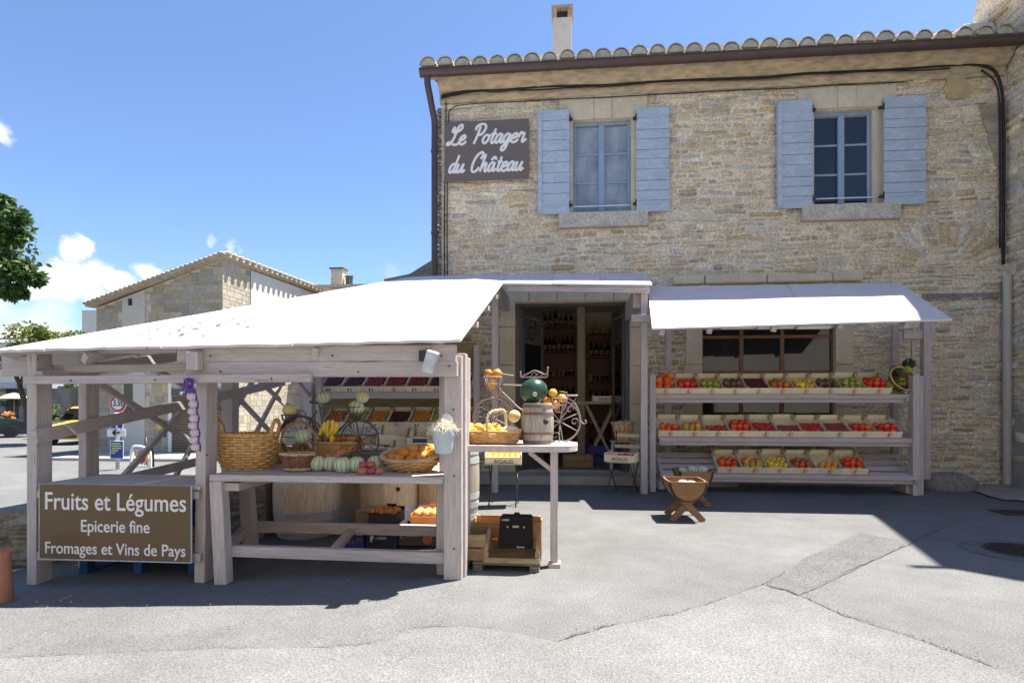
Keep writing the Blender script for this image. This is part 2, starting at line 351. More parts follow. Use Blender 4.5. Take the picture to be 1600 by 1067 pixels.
def crack(pix, wd, name='pavement_crack'):
    pts = []
    for i in range(len(pix) - 1):
        (x0, y0), (x1, y1) = pix[i], pix[i + 1]; n = max(2, int(abs(x1 - x0) + abs(y1 - y0)) // 9)
        for k in range(n):
            t = k / n; pts.append((x0 + (x1 - x0) * t + rnd.uniform(-2, 2), y0 + (y1 - y0) * t + rnd.uniform(-1.2, 1.2)))
    mb = MB(); q = [G(*p) for p in pts]; kw = .5; grit(q, wd)
    for i, p in enumerate(q):
        d = (q[min(i + 1, len(q) - 1)] - q[max(i - 1, 0)]); n = Vector((-d.y, d.x, 0)).normalized(); kw = min(1.1, max(.06, kw + rnd.uniform(-.28, .28))); ww = wd * .65 * kw / 2 * (i not in (0, len(q) - 1))
        mb.v += [tuple(p + n * ww + Vector((0, 0, .008))), tuple(p - n * ww + Vector((0, 0, .008)))]
    mb.f = [(2 * i, 2 * i + 1, 2 * i + 3, 2 * i + 2) for i in range(len(q) - 1)]
    tag(mb.build(name, M['crack']), kind='structure')
crack([(870, 1002), (960, 975), (1050, 960), (1110, 942), (1195, 912), (1222, 905)], .022)
crack([(1195, 912), (1250, 930), (1320, 962), (1440, 1000), (1560, 1045)], .014)
crack([(1250, 930), (1300, 905), (1420, 850), (1500, 812)], .014)
crack([(0, 1027), (160, 1020), (330, 1012), (520, 1010), (600, 1003)], .012)
crack([(640, 980), (720, 976), (780, 982)], .009)
crack([(1355, 800), (1362, 825)], .02)
crack([(1195, 912), (1228, 893), (1220, 886)], .01)
grit([G(868, 1005), G(872, 1020), G(882, 1036)], .03, 130, .07); grit([G(100, 1040), G(1580, 1050)], .02, 500, .9); grit([G(100, 990), G(1500, 980)], .02, 400, .7)
tag(GRIT.build('loose_grit', M['grit']), 'loose pale and dark grit scattered along the asphalt cracks', 'grit', kind='stuff')
# concrete step along the shop front, pale cement at the right corner
mb = MB(); mb.box(-2.1, 2.6, -.62, -.002, -.02, .13); s = mb.build('doorstep', M['concrete'], bevel=.02); tag(s, kind='structure')
mb = MB(); mb.box(2.61, 5.4, -.3, -.002, -.02, .07); s = mb.build('wall_footing', M['concrete'], bevel=.02); tag(s, kind='structure')
q = wob([(1520, 768), (1535, 757), (1572, 752), (1620, 758), (1640, 785), (1570, 783)], 4, 1)
sheet('cement_apron', q, M['concrete'], .02)
def manhole(pc, rx, name, label, sq=False):
    c = G(*pc); mb = MB(); r = rx
    if sq: mb.box(c.x - r, c.x + r, c.y - r * .55, c.y + r * .55, -.02, .012)
    else: mb.lathe([(r, -.02), (r, .012), (r * .93, .014), (r * .93, .009), (.02, .011)], 40, (c.x, c.y, 0))
    o = one(name, mb, M['iron'], label, 'manhole cover', smooth='auto')
    m2 = MB()
    for i in range(-6, 7):
        for j in range(-6, 7):
            x, y = i * r / 7.5, j * r / 7.5
            if (not sq and x * x + y * y < (r * .85) ** 2) or (sq and abs(y) < r * .5): m2.box(c.x + x - r * .045, c.x + x + r * .045, c.y + y - r * .02, c.y + y + r * .02, .006, .019)
    m2.build('tread', M['iron'], o, org=o.location)
manhole((1598, 861), .29, 'manhole_cover', 'round iron manhole cover set in a cement ring on the shaded road')
c = G(1598, 861); mb = MB(); mb.lathe([(.46, .003), (.29, .006)], 40, (c.x, c.y, 0), cap=False); tag(mb.build('cement_ring', M['asphalt_dark']), kind='structure')
manhole((1605, 802), .32, 'manhole_cover', 'rectangular dark iron drain plate on the road near the wall downpipe', True)

# ------------------------------------------------------------------ rubble stone walls made stone by stone
PAL = [(0.7, 0.581, 0.386), (0.751, 0.629, 0.44), (0.662, 0.557, 0.397), (0.674, 0.519, 0.311), (0.815, 0.689, 0.494), (0.598, 0.519, 0.397), (0.764, 0.617, 0.408), (0.712, 0.605, 0.429), (0.52, 0.47, 0.39), (0.66, 0.62, 0.55)]
def rubble(mb, P, u0, u1, v0, v1, holes, hr=(.06, .15), lr=(.14, .5), seed=1, depth=(.008, .032), dark=None, amp=.02, skip=0, gap=1):
    r = random.Random(seed)
    if mb.c is None: mb.c = []
    vs_ = [v0]
    while vs_[-1] < v1 - hr[0]: vs_.append(vs_[-1] + r.uniform(*hr))
    vs_[-1] = v1
    ph = [[(r.uniform(.8, 2.2), r.uniform(0, 7)), (r.uniform(3, 6), r.uniform(0, 7)), (r.uniform(9, 15), r.uniform(0, 7))] for _ in vs_]
    def bnd(k, u):
        if k in (0, len(vs_) - 1): return vs_[k]
        a, b_, c = ph[k]; return vs_[k] + amp * (math.sin(a[0] * u + a[1]) + .6 * math.sin(b_[0] * u + b_[1]) + .3 * math.sin(c[0] * u + c[1]))
    S = (0, .09, .35, .65, .91, 1); T = (0, .2, .5, .8, 1)
    for k in range(len(vs_) - 1):
        vm = (vs_[k] + vs_[k + 1]) / 2; h = vs_[k + 1] - vs_[k]
        u = u0
        while u < u1 - .03:
            ln = min(r.uniform(*lr) * (1 + .8 * (h > .11)), u1 - u); 
            if u1 - u - ln < .08: ln = u1 - u
            a, b_ = u, u + ln; u += ln; segs = [(a, b_)]
            for (ha, hb, hc, hd) in holes:
                if hc - .02 < vm < hd + .02 or (vs_[k] < hd - .03 and vs_[k + 1] > hc + .03):
                    ns = []
                    for (p, q) in segs:
                        if hb <= p or ha >= q: ns.append((p, q)); continue
                        if p < ha: ns.append((p, ha))
                        if q > hb: ns.append((hb, q))
                    segs = ns
            for (p, q) in segs:
                if q - p < .035: continue
                gp = r.uniform(.003, .011) * gap; d = r.uniform(*depth) * r.choice((.5, 1, 1, 1.5))
                if r.random() < skip: continue
                rc = r.uniform(.25, .75); sq0, sq1 = r.uniform(0, .16) * gap, r.uniform(0, .16) * gap; base = r.choice(PAL); br = r.gauss(1, .12)
                split = [(0, 1)] if (h < .1 or r.random() < .6) else [(0, .5), (.5, 1)]
                for (ta, tb) in split:
                    jl, jr = r.uniform(-.012, .012), r.uniform(-.012, .012); br = r.gauss(1, .11); base = r.choice(PAL); tilt = r.uniform(-.35, .35)
                    o = len(mb.v); off = r.uniform(0, 50)
                    fd = dark(p, vm) if dark else 1
                    for ti in T:
                        for si in S:
                            uu = p + gp + (q - p - 2 * gp) * si + (jl if si < .5 else jr) * (ti - .5)
                            lo, hi = bnd(k, uu) + gp, bnd(k + 1, uu) - gp; ll = lo + (hi - lo) * ta; hh = lo + (hi - lo) * tb - (gp * .8 if tb < 1 else 0)
                            cr = rc * (1 if si in (0, 1) else .22 if si in (.09, .91) else 0); tt = ti * (1 - cr) + .5 * cr; tt = sq0 + tt * (1 - sq0 - sq1)
                            vv = ll + (hh - ll) * tt
                            edge = (si in (0, 1)) or (ti in (0, 1))
                            n_ = noise.noise((uu * 9 + off, vv * 14, off))
                            n2_ = noise.noise((uu * 26, vv * 34, off)); ww = -.014 if edge else d * (.75 + tilt * (ti - .5) + .6 * n_ + .3 * n2_); vv += .006 * n2_ * (not edge)
                            mb.v.append(tuple(P(uu, vv, ww)))
                            kk = br * fd * (1 + .12 * n_) * (.97 if edge else 1)
                            mb.c.append(tuple(min(.9, max(.03, c * kk)) for c in base))
                    for j in range(4):
                        for i in range(5): mb.f.append((o + j * 6 + i, o + j * 6 + i + 1, o + (j + 1) * 6 + i + 1, o + (j + 1) * 6 + i))
    return mb
def holed_wall(mb, P, u0, u1, v0, v1, holes, th):
    us = sorted({u0, u1, *[h[0] for h in holes], *[h[1] for h in holes]}); vs_ = sorted({v0, v1, *[h[2] for h in holes], *[h[3] for h in holes]})
    us = [u for u in us if u0 <= u <= u1]; vs_ = [v for v in vs_ if v0 <= v <= v1]
    def solid(i, j):
        if i < 0 or j < 0 or i >= len(us) - 1 or j >= len(vs_) - 1: return False
        a, b_ = (us[i] + us[i + 1]) / 2, (vs_[j] + vs_[j + 1]) / 2
        return not any(h[0] < a < h[1] and h[2] < b_ < h[3] for h in holes)
    def quad(a, b_, c, d): mb.add([P(*a), P(*b_), P(*c), P(*d)], [(0, 1, 2, 3)])
    for i in range(len(us) - 1):
        for j in range(len(vs_) - 1):
            if not solid(i, j): continue
            a, b_, c, d = us[i], us[i + 1], vs_[j], vs_[j + 1]
            quad((a, c, 0), (b_, c, 0), (b_, d, 0), (a, d, 0)); quad((a, c, -th), (a, d, -th), (b_, d, -th), (b_, c, -th))
            if not solid(i - 1, j): quad((a, c, 0), (a, d, 0), (a, d, -th), (a, c, -th))
            if not solid(i + 1, j): quad((b_, c, 0), (b_, c, -th), (b_, d, -th), (b_, d, 0))
            if not solid(i, j - 1): quad((a, c, 0), (a, c, -th), (b_, c, -th), (b_, c, 0))
            if not solid(i, j + 1): quad((a, d, 0), (b_, d, 0), (b_, d, -th), (a, d, -th))

# ------------------------------------------------------------------ the shop
XL, XR = W(690, 500, 0).x, W(1569, 500, 0).x
shop = empty('shop_building', (2.3, .2, 0), 'two storey stone shop with blue shutters and a wide open door', 'building')
def rect(x0, y0, x1, y1, Y=0):
    a = W(x0, (y0 + y1) / 2, Y).x; b_ = W(x1, (y0 + y1) / 2, Y).x; xm = (x0 + x1) / 2
    return (a, b_, W(xm, y1, Y).z, W(xm, y0, Y).z)
win = [rect(895, 187, 986, 333), rect(1271, 171, 1382, 321)]
door = rect(805, 473, 984, 737); door = (door[0], door[1], .13, door[3])
swin = rect(1097, 514, 1304, 690)
ZC = W(900, 152, 0).z          # underside of the cornice
front = lambda u, v, w_: (u, -w_, v)
holes = win + [door, swin]
mb = MB(); holed_wall(mb, front, XL, XR + .3, -.1, ZC + .75, holes, .4); mb.build('wall', M['mortar'], shop)
lint = [rect(874, 150, 1011, 187), rect(873, 333, 1012, 357), rect(1246, 137, 1399, 170), rect(1250, 321, 1403, 346), rect(986, 187, 995, 333), rect(884, 187, 896, 333), rect(1382, 170, 1392, 321), rect(1262, 170, 1271, 321)]
djl = rect(783, 452, 805, 737); djr = rect(984, 452, 1004, 737); dlt = rect(783, 447, 1004, 473)
djl = (djl[0], djl[1], .0, djl[3]); djr = (djr[0], djr[1], 0, djr[3])
sjl, sjr, slt = rect(1072, 505, 1097, 700), rect(1304, 505, 1329, 700), rect(1060, 500, 1340, 514)
ledge = rect(1050, 430, 1345, 444)
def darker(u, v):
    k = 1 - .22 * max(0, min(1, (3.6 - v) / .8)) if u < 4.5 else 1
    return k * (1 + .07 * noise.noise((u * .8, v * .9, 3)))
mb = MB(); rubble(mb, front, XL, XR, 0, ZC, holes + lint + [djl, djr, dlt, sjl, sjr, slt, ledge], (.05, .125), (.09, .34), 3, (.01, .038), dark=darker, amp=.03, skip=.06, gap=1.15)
# fan of voussoirs of an old arch in the upper right
ac = W(1478, 425, 0)
for k in range(15):
    a0 = math.pi * (.06 + .88 * k / 15); a1 = math.pi * (.06 + .88 * (k + .9) / 15); r0, r1 = .42 + .05 * rnd.random(), .86 + .1 * rnd.random()
    o = len(mb.v); cb = rnd.choice(PAL); br = rnd.gauss(1, .08)
    for j, rr in enumerate((r0, r0 + .04, (r0 + r1) / 2, r1 - .05, r1)):
        for i, t in enumerate((0, .15, .5, .85, 1)):
            a = a0 + (a1 - a0) * t; e = i in (0, 4) or j in (0, 4)
            mb.v.append((ac.x + rr * math.cos(a) * 1.08, .012 if e else -.022 - .012 * rnd.random(), ac.z + rr * math.sin(a) * .95)); mb.c.append(tuple(c * br for c in cb))
    mb.f += [(o + j * 5 + i, o + j * 5 + i + 1, o + (j + 1) * 5 + i + 1, o + (j + 1) * 5 + i) for j in range(4) for i in range(4)]
mb.build('stone_facing', M['stone'], shop, smooth=True)
# dressed stone round the openings
def dress(mb, r, y0=-.035, y1=.02): mb.box(r[0], r[1], y0, y1, r[2], r[3])
mb = MB()
for r, blk in ((djl, 5), (djr, 5), (sjl, 3), (sjr, 3)):
    z = r[2]
    for i in range(blk):
        zz = r[2] + (r[3] - r[2]) * (i + 1) / blk; e = rnd.uniform(0, .05)
        mb.box(r[0] - (e if r in (djl, sjl) else 0), r[1] + (e if r in (djr, sjr) else 0), -.03 - rnd.uniform(0, .012), .02, z + .006, zz - .006); z = zz
n = 5
for i in range(n): mb.box(dlt[0] + (dlt[1] - dlt[0]) * i / n + .005, dlt[0] + (dlt[1] - dlt[0]) * (i + 1) / n - .005, -.04, .02, dlt[2] + .01, dlt[3])
dress(mb, (slt[0], slt[1], slt[2] + .005, slt[3]))
mb.build('dressed_stone', M['ashlar'], shop, bevel=.015)
mb = MB(); q = rect(1050, 430, 1345, 444); x = q[0]
while x < q[1]:
    x2 = min(q[1], x + rnd.uniform(.5, 1.1)); mb.box(x, x2 - .01, -.12 - rnd.uniform(0, .05), .02, q[2] + rnd.uniform(-.01, .01), q[3] + rnd.uniform(-.02, .02)); x = x2
mb.build('stone_ledge', M['ashlar'], shop, bevel=.03)
# windows
M['sill'] = mat('sill_stone', (.56, .51, .42), .9, .2, 6, .4, 40, col2=(.42, .39, .34), fine=(30, .2))
def window(r, lr_, sr, pane, reveal):
    w_ = empty('window', (0, 0, 0)); w_.parent = shop; w_.location = Vector(((r[0] + r[1]) / 2, .14, r[2])) - Vector(shop.location)
    x0, x1, z0, z1 = r; x1f = x1 - reveal; y = .1
    def f(mb, a, b_, c, d, y0=y, y1=y + .06): mb.box(a, b_, y0, y1, c, d)
    mb = MB(); t = .055; xm = (x0 + x1f) / 2
    f(mb, x0, x1f, z1 - t, z1, y - .01); f(mb, x0, x1f, z0, z0 + .06, y - .01); f(mb, x0, x0 + .05, z0 + .06, z1 - t); f(mb, x1f - .05, x1f, z0 + .06, z1 - t)
    f(mb, xm - .05, xm + .05, z0 + .06, z1 - t, y - .025)
    for k in (1, 2):
        zz = z0 + .06 + (z1 - t - z0 - .06) * k / 3
        f(mb, x0 + .05, xm - .05, zz - .017, zz + .017, y + .005); f(mb, xm + .05, x1f - .05, zz - .017, zz + .017, y + .005)
    mb.build('window_frame', M['frame_blue'], w_, bevel=.006)
    for a, b_ in ((x0 + .05, xm - .05), (xm + .05, x1f - .05)):
        for k in range(3):
            zz0 = z0 + .06 + (z1 - t - z0 - .06) * k / 3; zz1 = z0 + .06 + (z1 - t - z0 - .06) * (k + 1) / 3
            mb = MB(); mb.box(a, b_, y + .03, y + .04, zz0 + .017, zz1 - .017); mb.build('pane', pane, w_)
    mb = MB(); mb.tube([(x0 + .01, .03, z0 + .13), (x1 - .01, .03, z0 + .13)], .011, 6); mb.build('bar', M['white'], w_)
    if reveal:
        mb = MB(); mb.box(x1f + .002, x1 - .002, .04, .3, z0, z1); mb.build('reveal', M['ashlar'], w_)
    mb = MB(); a, b_, c, d = lr_; m_ = (a + b_) / 2
    mb.box(a, m_ - .15, -.04, .02, c, d); mb.box(m_ + .15, b_, -.04, .02, c, d); mb.prism([(m_ - .148, -.05, c), (m_ + .148, -.05, c), (m_ + .148, -.05, d + .025), (m_ - .148, -.05, d + .025)], (0, .07, 0))
    for a, b_ in ((x0 - .1, x0), (x1, x1 + .09)): mb.box(a, b_, -.035, .02, z0, z1)
    mb.build('lintel', M['ashlar'], w_, bevel=.01)
    mb = MB(); a, b_, c, d = sr; mb.box(a, b_, -.11, .1, c, d - .002); mb.build('sill', M['sill'], w_, bevel=.015)
window(win[0], lint[0], lint[1], M['pane_sky'], 0)
window(win[1], lint[2], lint[3], M['pane_dark'], W(1382, 250, 0).x - W(1365, 250, 0).x)
def shutter(px, hinge_right):
    x0, x1, z0, z1 = rect(*px, Y=-.1); sh = empty('shutter'); sh.parent = shop; sh.location = Vector(((x0 + x1) / 2, -.1, z0)) - Vector(shop.location)
    mb = MB(); z = z0; r_ = random.Random(int(px[0])); n = 10
    cuts = [z0 + (z1 - z0) * (i + (r_.uniform(-.12, .12) if 0 < i < n else 0)) / n for i in range(n + 1)]
    for i in range(n): mb.box(x0, x1, -.105 - r_.uniform(0, .004), -.068, cuts[i] + .004, cuts[i + 1] - .003)
    mb.build('boards', M['shutter'], sh, bevel=.004)
    mb = MB()
    for zz in (z0 + .14, z1 - .17): mb = MB(); mb.box(x0 + .04, x1 - .01, -.116, -.104, zz, zz + .035); mb.build('strap', M['shutter'], sh, bevel=.004)
    xx = x0 + .03 if hinge_right else None
    if hinge_right: mb = MB(); mb.box(x0 + .01, x0 + .075, -.128, -.104, z0 + .02, z1 - .03); mb.build('edge_board', M['shutter'], sh, bevel=.004)
    xh = x1 if hinge_right else x0
    for zz in (z0 + .155, z1 - .155): mb = MB(); mb.tube([(xh, -.1, zz - .06), (xh, -.1, zz + .06)], .013, 6); mb.box(min(xh, xh + (.05 if hinge_right else -.05)), max(xh, xh + (.05 if hinge_right else -.05)), -.1, -.03, zz - .015, zz + .015); mb.build('hinge', M['iron'], sh)
    mb = MB(); xm = x0 + .045 if hinge_right else x1 - .06; zz = (z0 + z1) / 2 - .1
    mb.tube([(xm, -.135, zz + .07), (xm, -.14, zz), (xm + .01, -.15, zz - .05)], .012, 6); mb.build('latch', M['hoop'], sh); mb = MB(); mb.tube([((x0 + x1) / 2, -.14, z0 - .06), ((x0 + x1) / 2, -.04, z0 - .03), ((x0 + x1) / 2, 0, z0 - .03)], .012, 6)
    mb.build('shutter_catch', M['hoop'], sh)
shutter((840, 172, 890, 335), True); shutter((994, 168, 1046, 331), False); shutter((1214, 157, 1270, 326), True); shutter((1381, 150, 1447, 320), False)
# cornice, gutter, tiles, downpipe
def sweep_x(mb, prof, x0, x1, n=60, jit=.0):
    o = len(mb.v); k = len(prof)
    for i in range(n + 1):
        x = x0 + (x1 - x0) * i / n
        for (y, z) in prof: mb.v.append((x, y + rnd.uniform(-jit, jit), z + rnd.uniform(-jit, jit)))
    mb.f += [(o + i * k + j, o + (i + 1) * k + j, o + (i + 1) * k + j + 1, o + i * k + j + 1) for i in range(n) for j in range(k - 1)]
    mb.f += [tuple(o + j for j in range(k)), tuple(o + n * k + j for j in reversed(range(k)))]
zg = W(900, 98, -.5).z        # gutter middle
zt = zg + .02
mb = MB(); sweep_x(mb, [(.05, ZC - .02), (-.05, ZC - .02), (-.07, ZC + .07), (-.06, ZC + .12), (-.1, ZC + .13), (-.16, ZC + .17), (-.25, ZC + .24), (-.32, ZC + .33), (-.345, ZC + .37), (-.3, ZC + .39), (-.36, ZC + .4), (-.37, zt + .02), (.05, zt + .02)], XL - .02, XR - .02, 90, .006)
mb.build('cornice', M['cornice'], shop, smooth='auto')
gp = [(-.43 - .085 * math.cos(R(a)), zg + .03 - .085 * math.sin(R(a)) * 1.15) for a in range(0, 181, 15)]
mb = MB(); prof = [(gp[0][0] - .012, gp[0][1] + .012), (gp[0][0] - .012, gp[0][1] - .005)] + gp + [(-.35, gp[-1][1]), (-.36, gp[-1][1])] + [(y * .97 - .0125, z + .012) for y, z in reversed(gp)]
sweep_x(mb, prof, XL - .27, XR + .2, 2)
x = XL + .15
while x < XR:
    sweep_x(mb, [(y * 1.02 + .007, z - .006) for y, z in gp] + [(gp[-1][0], gp[-1][1] + .02), (gp[0][0], gp[0][1] + .02)], x, x + .035, 1); x += .56
mb.build('gutter', M['brown_metal'], shop, smooth='auto')
mb = MB(); xd = W(679, 300, -.12).x; xg = W(668, 115, -.43).x
mb.tube(spline([(xg, -.43, zg - .05), (xg, -.43, zg - .18), (xg + .02, -.38, zg - .32), (xd - .02, -.2, zg - .5), (xd, -.12, zg - .68), (xd, -.12, zg - 1.0)], 5) + [(xd, -.12, 2.6)], .055, 12)
for z in (zg - 1.2, zg - 2.6): mb.lathe([(.064, z), (.064, z + .05)], 12, (xd, -.12, 0))
mb.build('downpipe', M['brown_metal'], shop, smooth='auto')
# canal tiles: rows of half cylinders running up the slope, mortared ends
slope = math.tan(R(17)); mb = MB(); mf = MB(); i = 0; x = XL - .13; ztile = zg + .1
while x < XR + .1:
    rr = .128 + rnd.uniform(-.008, .012); y0 = -.46 + rnd.uniform(-.03, .03); z0 = ztile + rnd.uniform(-.012, .012)
    rows = 9
    for k in range(rows):
        ya, yb = y0 + k * .36, y0 + (k + 1) * .36 + .06
        for (yy, q) in ((ya, 1.0), (yb, .86)):
            for s_ in range(9):
                a = math.pi * s_ / 8
                for th in (1.0, .87): mb.v.append((x + rr * q * th * math.cos(a), yy, z0 + (yy - y0) * slope + .012 * (yy == ya) + rr * q * th * math.sin(a)))
        o = len(mb.v) - 36
        for s_ in range(8):
            a_, b_ = o + s_ * 2, o + 18 + s_ * 2
            mb.f += [(a_, a_ + 2, b_ + 2, b_), (a_ + 1, b_ + 1, b_ + 3, a_ + 3), (a_, a_ + 1, a_ + 3, a_ + 2)]
    mf.prism([(x + rr * .88 * math.cos(math.pi * s_ / 8), y0 + .015, z0 + rr * .88 * math.sin(math.pi * s_ / 8)) for s_ in range(9)], (0, .08, 0))
    mf.box(x - .13, x + .13, y0 + .06, y0 + .3, z0 - .09, z0 + .03)
    x += .288; i += 1
rf = mb.build('roof', M['tile'], shop, smooth='auto')
mf.add([(XL - .1, -.4, ztile + .01), (XR + .2, -.4, ztile + .01), (XR + .2, 5, ztile + .01 + 5.4 * slope), (XL - .1, 5, ztile + .01 + 5.4 * slope)], [(0, 1, 2, 3)])
mf.build('tile_bedding', M['tile_fill'], rf)
# chimney on the roof
mb = MB(); x0, x1, _, _ = rect(864, 24, 893, 70, 1.0); cz0 = ztile + 1.4 * slope - .3; cz1 = W(880, 27, 1.0).z
mb.box(x0, x1, 1.0, 1.5, cz0, cz1); ch = mb.build('chimney', M['chimney'], shop, bevel=.01)
mb = MB(); ct = W(880, 9, 1.0).z
for (a, b_) in ((x0, x0 + .07), (x1 - .07, x1)):
    for (c, d) in ((1.0, 1.08), (1.42, 1.5)): mb.box(a, b_, c, d, cz1, ct - .045)
mb.box(x0 - .03, x1 + .03, .97, 1.53, ct - .045, ct); mb.build('chimney_cap', M['plaster'], ch)
mb = MB(); mb.box(x0 + .075, x1 - .075, 1.1, 1.4, cz1 + .001, ct - .05); mb.build('flue', M['iron'], ch)
# side and back walls of the body so that it is a house
mb = MB(); mb.box(XL, XL + .3, .401, 5.5, -.4, ZC + .7); mb.box(XL, XR, 5.5, 5.8, -.1, ZC + 1.9); mb.box(XL + .3, XR, .41, 5.5, 3.55, 3.7); mb.build('side_wall', M['mortar'], shop)
mb = MB(); rubble(mb, lambda u, v, w_: (XL - w_, 5.5 - u, v), 0, 5.5, -.3, ZC + .2, [], (.08, .17), (.15, .45), 21, (.01, .06)); mb.build('side_facing', M['stone'], shop, smooth=True)
# rough quoins standing out at the left corner
mb = MB()
for k in range(40):
    z = 3.1 + k * .085
    if z < ZC: mb.ball((XL - .02 - rnd.uniform(0, .05), .08, z), .07, (1.1, .8, .6), 7, 5, jit=.2)
mb.build('quoin', M['rock'], shop)
# cables under the eaves
mb = MB()
def cable(pts, r=.014, sag=0): mb.tube(spline(pts, 5), r, 6)
za = ZC + .1
cable([(XL + .02, -.12, za - .03)] + [(XL + .5 + k * .55, -.11, za + .03 + rnd.uniform(-.02, .02) + .012 * k * 0) for k in range(14)] + [(XR - .95, -.11, za + .05), (XR - .35, -.1, za + .02), (XR - .12, -.09, za - .25), (XR - .06, -.08, za - 1.0), (XR - .06, -.07, za - 3.0), (XR - .06, -.07, 3.75)], .022)
cable([(XL + .02, -.13, za - .07)] + [(XL + .5 + k * .55, -.125, za + rnd.uniform(-.025, .02)) for k in range(15)], .012)
cable([(XL + .12, -.06, 2.9), (XL + .11, -.06, 4.5), (XL + .13, -.06, za - .5), (XL + .2, -.06, za - .22), (XL + .5, -.07, za - .17)] + [(XL + 1 + k * .6, -.07, za - .165 + rnd.uniform(-.008, .01)) for k in range(12)], .009)
cable([(XL + .07, -.05, 2.9), (XL + .06, -.05, 4.5), (XL + .09, -.05, za - .1)], .01)
cable([(XR - .11, -.07, 3.75), (XR - .11, -.07, za - 1), (XR - .16, -.08, za - .3), (XR - .4, -.1, za - .04)], .014)
mb.build('cable', M['black'], shop, smooth=True)
mb = MB(); xp = W(1574, 600, -.12).x; mb.tube([(xp, -.12, .03), (xp, -.12, W(1574, 430, -.12).z)], .062, 12); mb.build('drainpipe', mat('drainpipe_cream', (.5, .45, .37), .5, .06), shop, smooth='auto')
mb = MB(); mb.tube([(xp + .12, -.05, .05), (xp + .12, -.05, 3.5)], .012, 6); mb.build('conduit', M['white'], shop)
mb = MB(); zz = W(1510, 463, 0).z; mb.box(W(1440, 463, 0).x, XR - .1, -.03, .01, zz - .06, zz + .05); mb.build('stone_band', M['rock'], shop, bevel=.015)
mb = MB(); p = W(1492, 140, 0)
mb.prism([(p.x + (.17 + .05 * rnd.random()) * math.cos(a) * 1.05, -.05, p.z + (.17 + .06 * rnd.random()) * math.sin(a)) for a in [k * math.pi / 7 for k in range(14)]], (0, .04, 0)); mb.build('plaster_repair', mat('ochre_plaster', (.5, .38, .2), .95, .15, 8, .4, 30), shop)
mb = MB(); q0, q1 = W(1540, 165, 0), W(1568, 400, 0)
mb.prism([(q0.x - .12, -.045, q0.z), (XR, -.045, q0.z), (XR, -.045, q1.z), (XR - .03, -.045, q1.z), (XR - .12, -.045, q0.z - 1.0)], (0, .05, 0)); mb.build('render_strip', M['plaster'], shop)
# the doorway: dark frame, leaf folded inside, shop room
fr = empty('door'); fr.parent = shop; fr.location = Vector(((door[0] + door[1]) / 2, .1, .13)) - Vector(shop.location)
mb = MB(); x0, x1, z0, z1 = door
mb.box(x0, x0 + .07, .06, .16, z0, z1); mb.box(x1 - .07, x1, .06, .16, z0, z1); mb.box(x0 + .07, x1 - .07, .06, .16, z1 - .05, z1); mb.build('door_frame', M['grey_frame'], fr, bevel=.006)
def leaf(xh, dirx, ang):
    mb = MB(); L_ = .75; a = R(ang); ux, uy = math.cos(a) * dirx, math.sin(a)
    def b2(s0, s1, zz0, zz1, t=.02): mb.prism([(xh + ux * s0 - uy * t, .16 + uy * s0, zz0), (xh + ux * s1 - uy * t, .16 + uy * s1, zz0), (xh + ux * s1 + uy * t, .16 + uy * s1, zz0), (xh + ux * s0 + uy * t, .16 + uy * s0, zz0)], (0, 0, zz1 - zz0))
    b2(0, .09, z0, z1 - .06); b2(L_ - .09, L_, z0, z1 - .06); b2(.09, L_ - .09, z0, z0 + .8, .015); b2(.09, L_ - .09, z1 - .16, z1 - .06)
    for k in range(7): b2(.09, L_ - .09, z1 - .25 - k * .05, z1 - .22 - k * .05, .012)
    b2(.09, L_ - .09, z1 - .66, z1 - .58)
    o = mb.build('door_leaf', M['grey_frame'], fr)
    mb = MB(); mb.prism([(xh + ux * .09, .16 + uy * .09, z0 + .8), (xh + ux * (L_ - .09), .16 + uy * (L_ - .09), z0 + .8), (xh + ux * (L_ - .09) + uy * .006, .16 + uy * (L_ - .09), z0 + .8), (xh + ux * .09 + uy * .006, .16 + uy * .09, z0 + .8)], (0, 0, z1 - .66 - z0 - .8)); mb.build('pane', M['pane_dark'], o)
leaf(x0 + .09, 1, 62)
leaf(x1 - .09, -1, 80)
mb = MB(); RX0, RX1, RY = x0 - .9, x1 + .8, 3.9
mb.box(RX0 - .1, RX0, .401, RY, .1, 3.54); mb.box(RX1, RX1 + .1, .401, RY, .1, 3.54); mb.box(RX0, RX1, RY, RY + .1, .1, 3.54); mb.box(RX0, RX1, .401, RY, 3.42, 3.54)
xp0, xp1 = W(902, 560, 2.9).x, W(914, 560, 2.9).x; mb.box(xp0, xp1, 2.9, RY, .13, 3.42); mb.build('room', M['room'], shop)
mb = MB(); mb.box(RX0, RX1, -.0015, RY, .06, .128); mb.build('room_floor', M['room_floor'], shop)
# shop window behind the stand
sw = empty('shop_window'); sw.parent = shop; sw.location = Vector(((swin[0] + swin[1]) / 2, .1, swin[2])) - Vector(shop.location)
mb = MB(); x0, x1, z0, z1 = swin; cx = [x0, x0 + (x1 - x0) * .31, x0 + (x1 - x0) * .62, x1]
for x in cx: mb.box(max(x0, x - .03), min(x1, x + .03), .06, .12, z0, z1)
for zz in (z0 + .03, z0 + (z1 - z0) * .62, z1 - .12): mb.box(x0, x1, .065, .115, zz - .025, zz + .025)
mb.build('window_frame', M['shelfwood'], sw)
mb = MB(); mb.box(x0, x1, .085, .095, z0, z1); mb.build('pane', M['pane_dark'], sw)
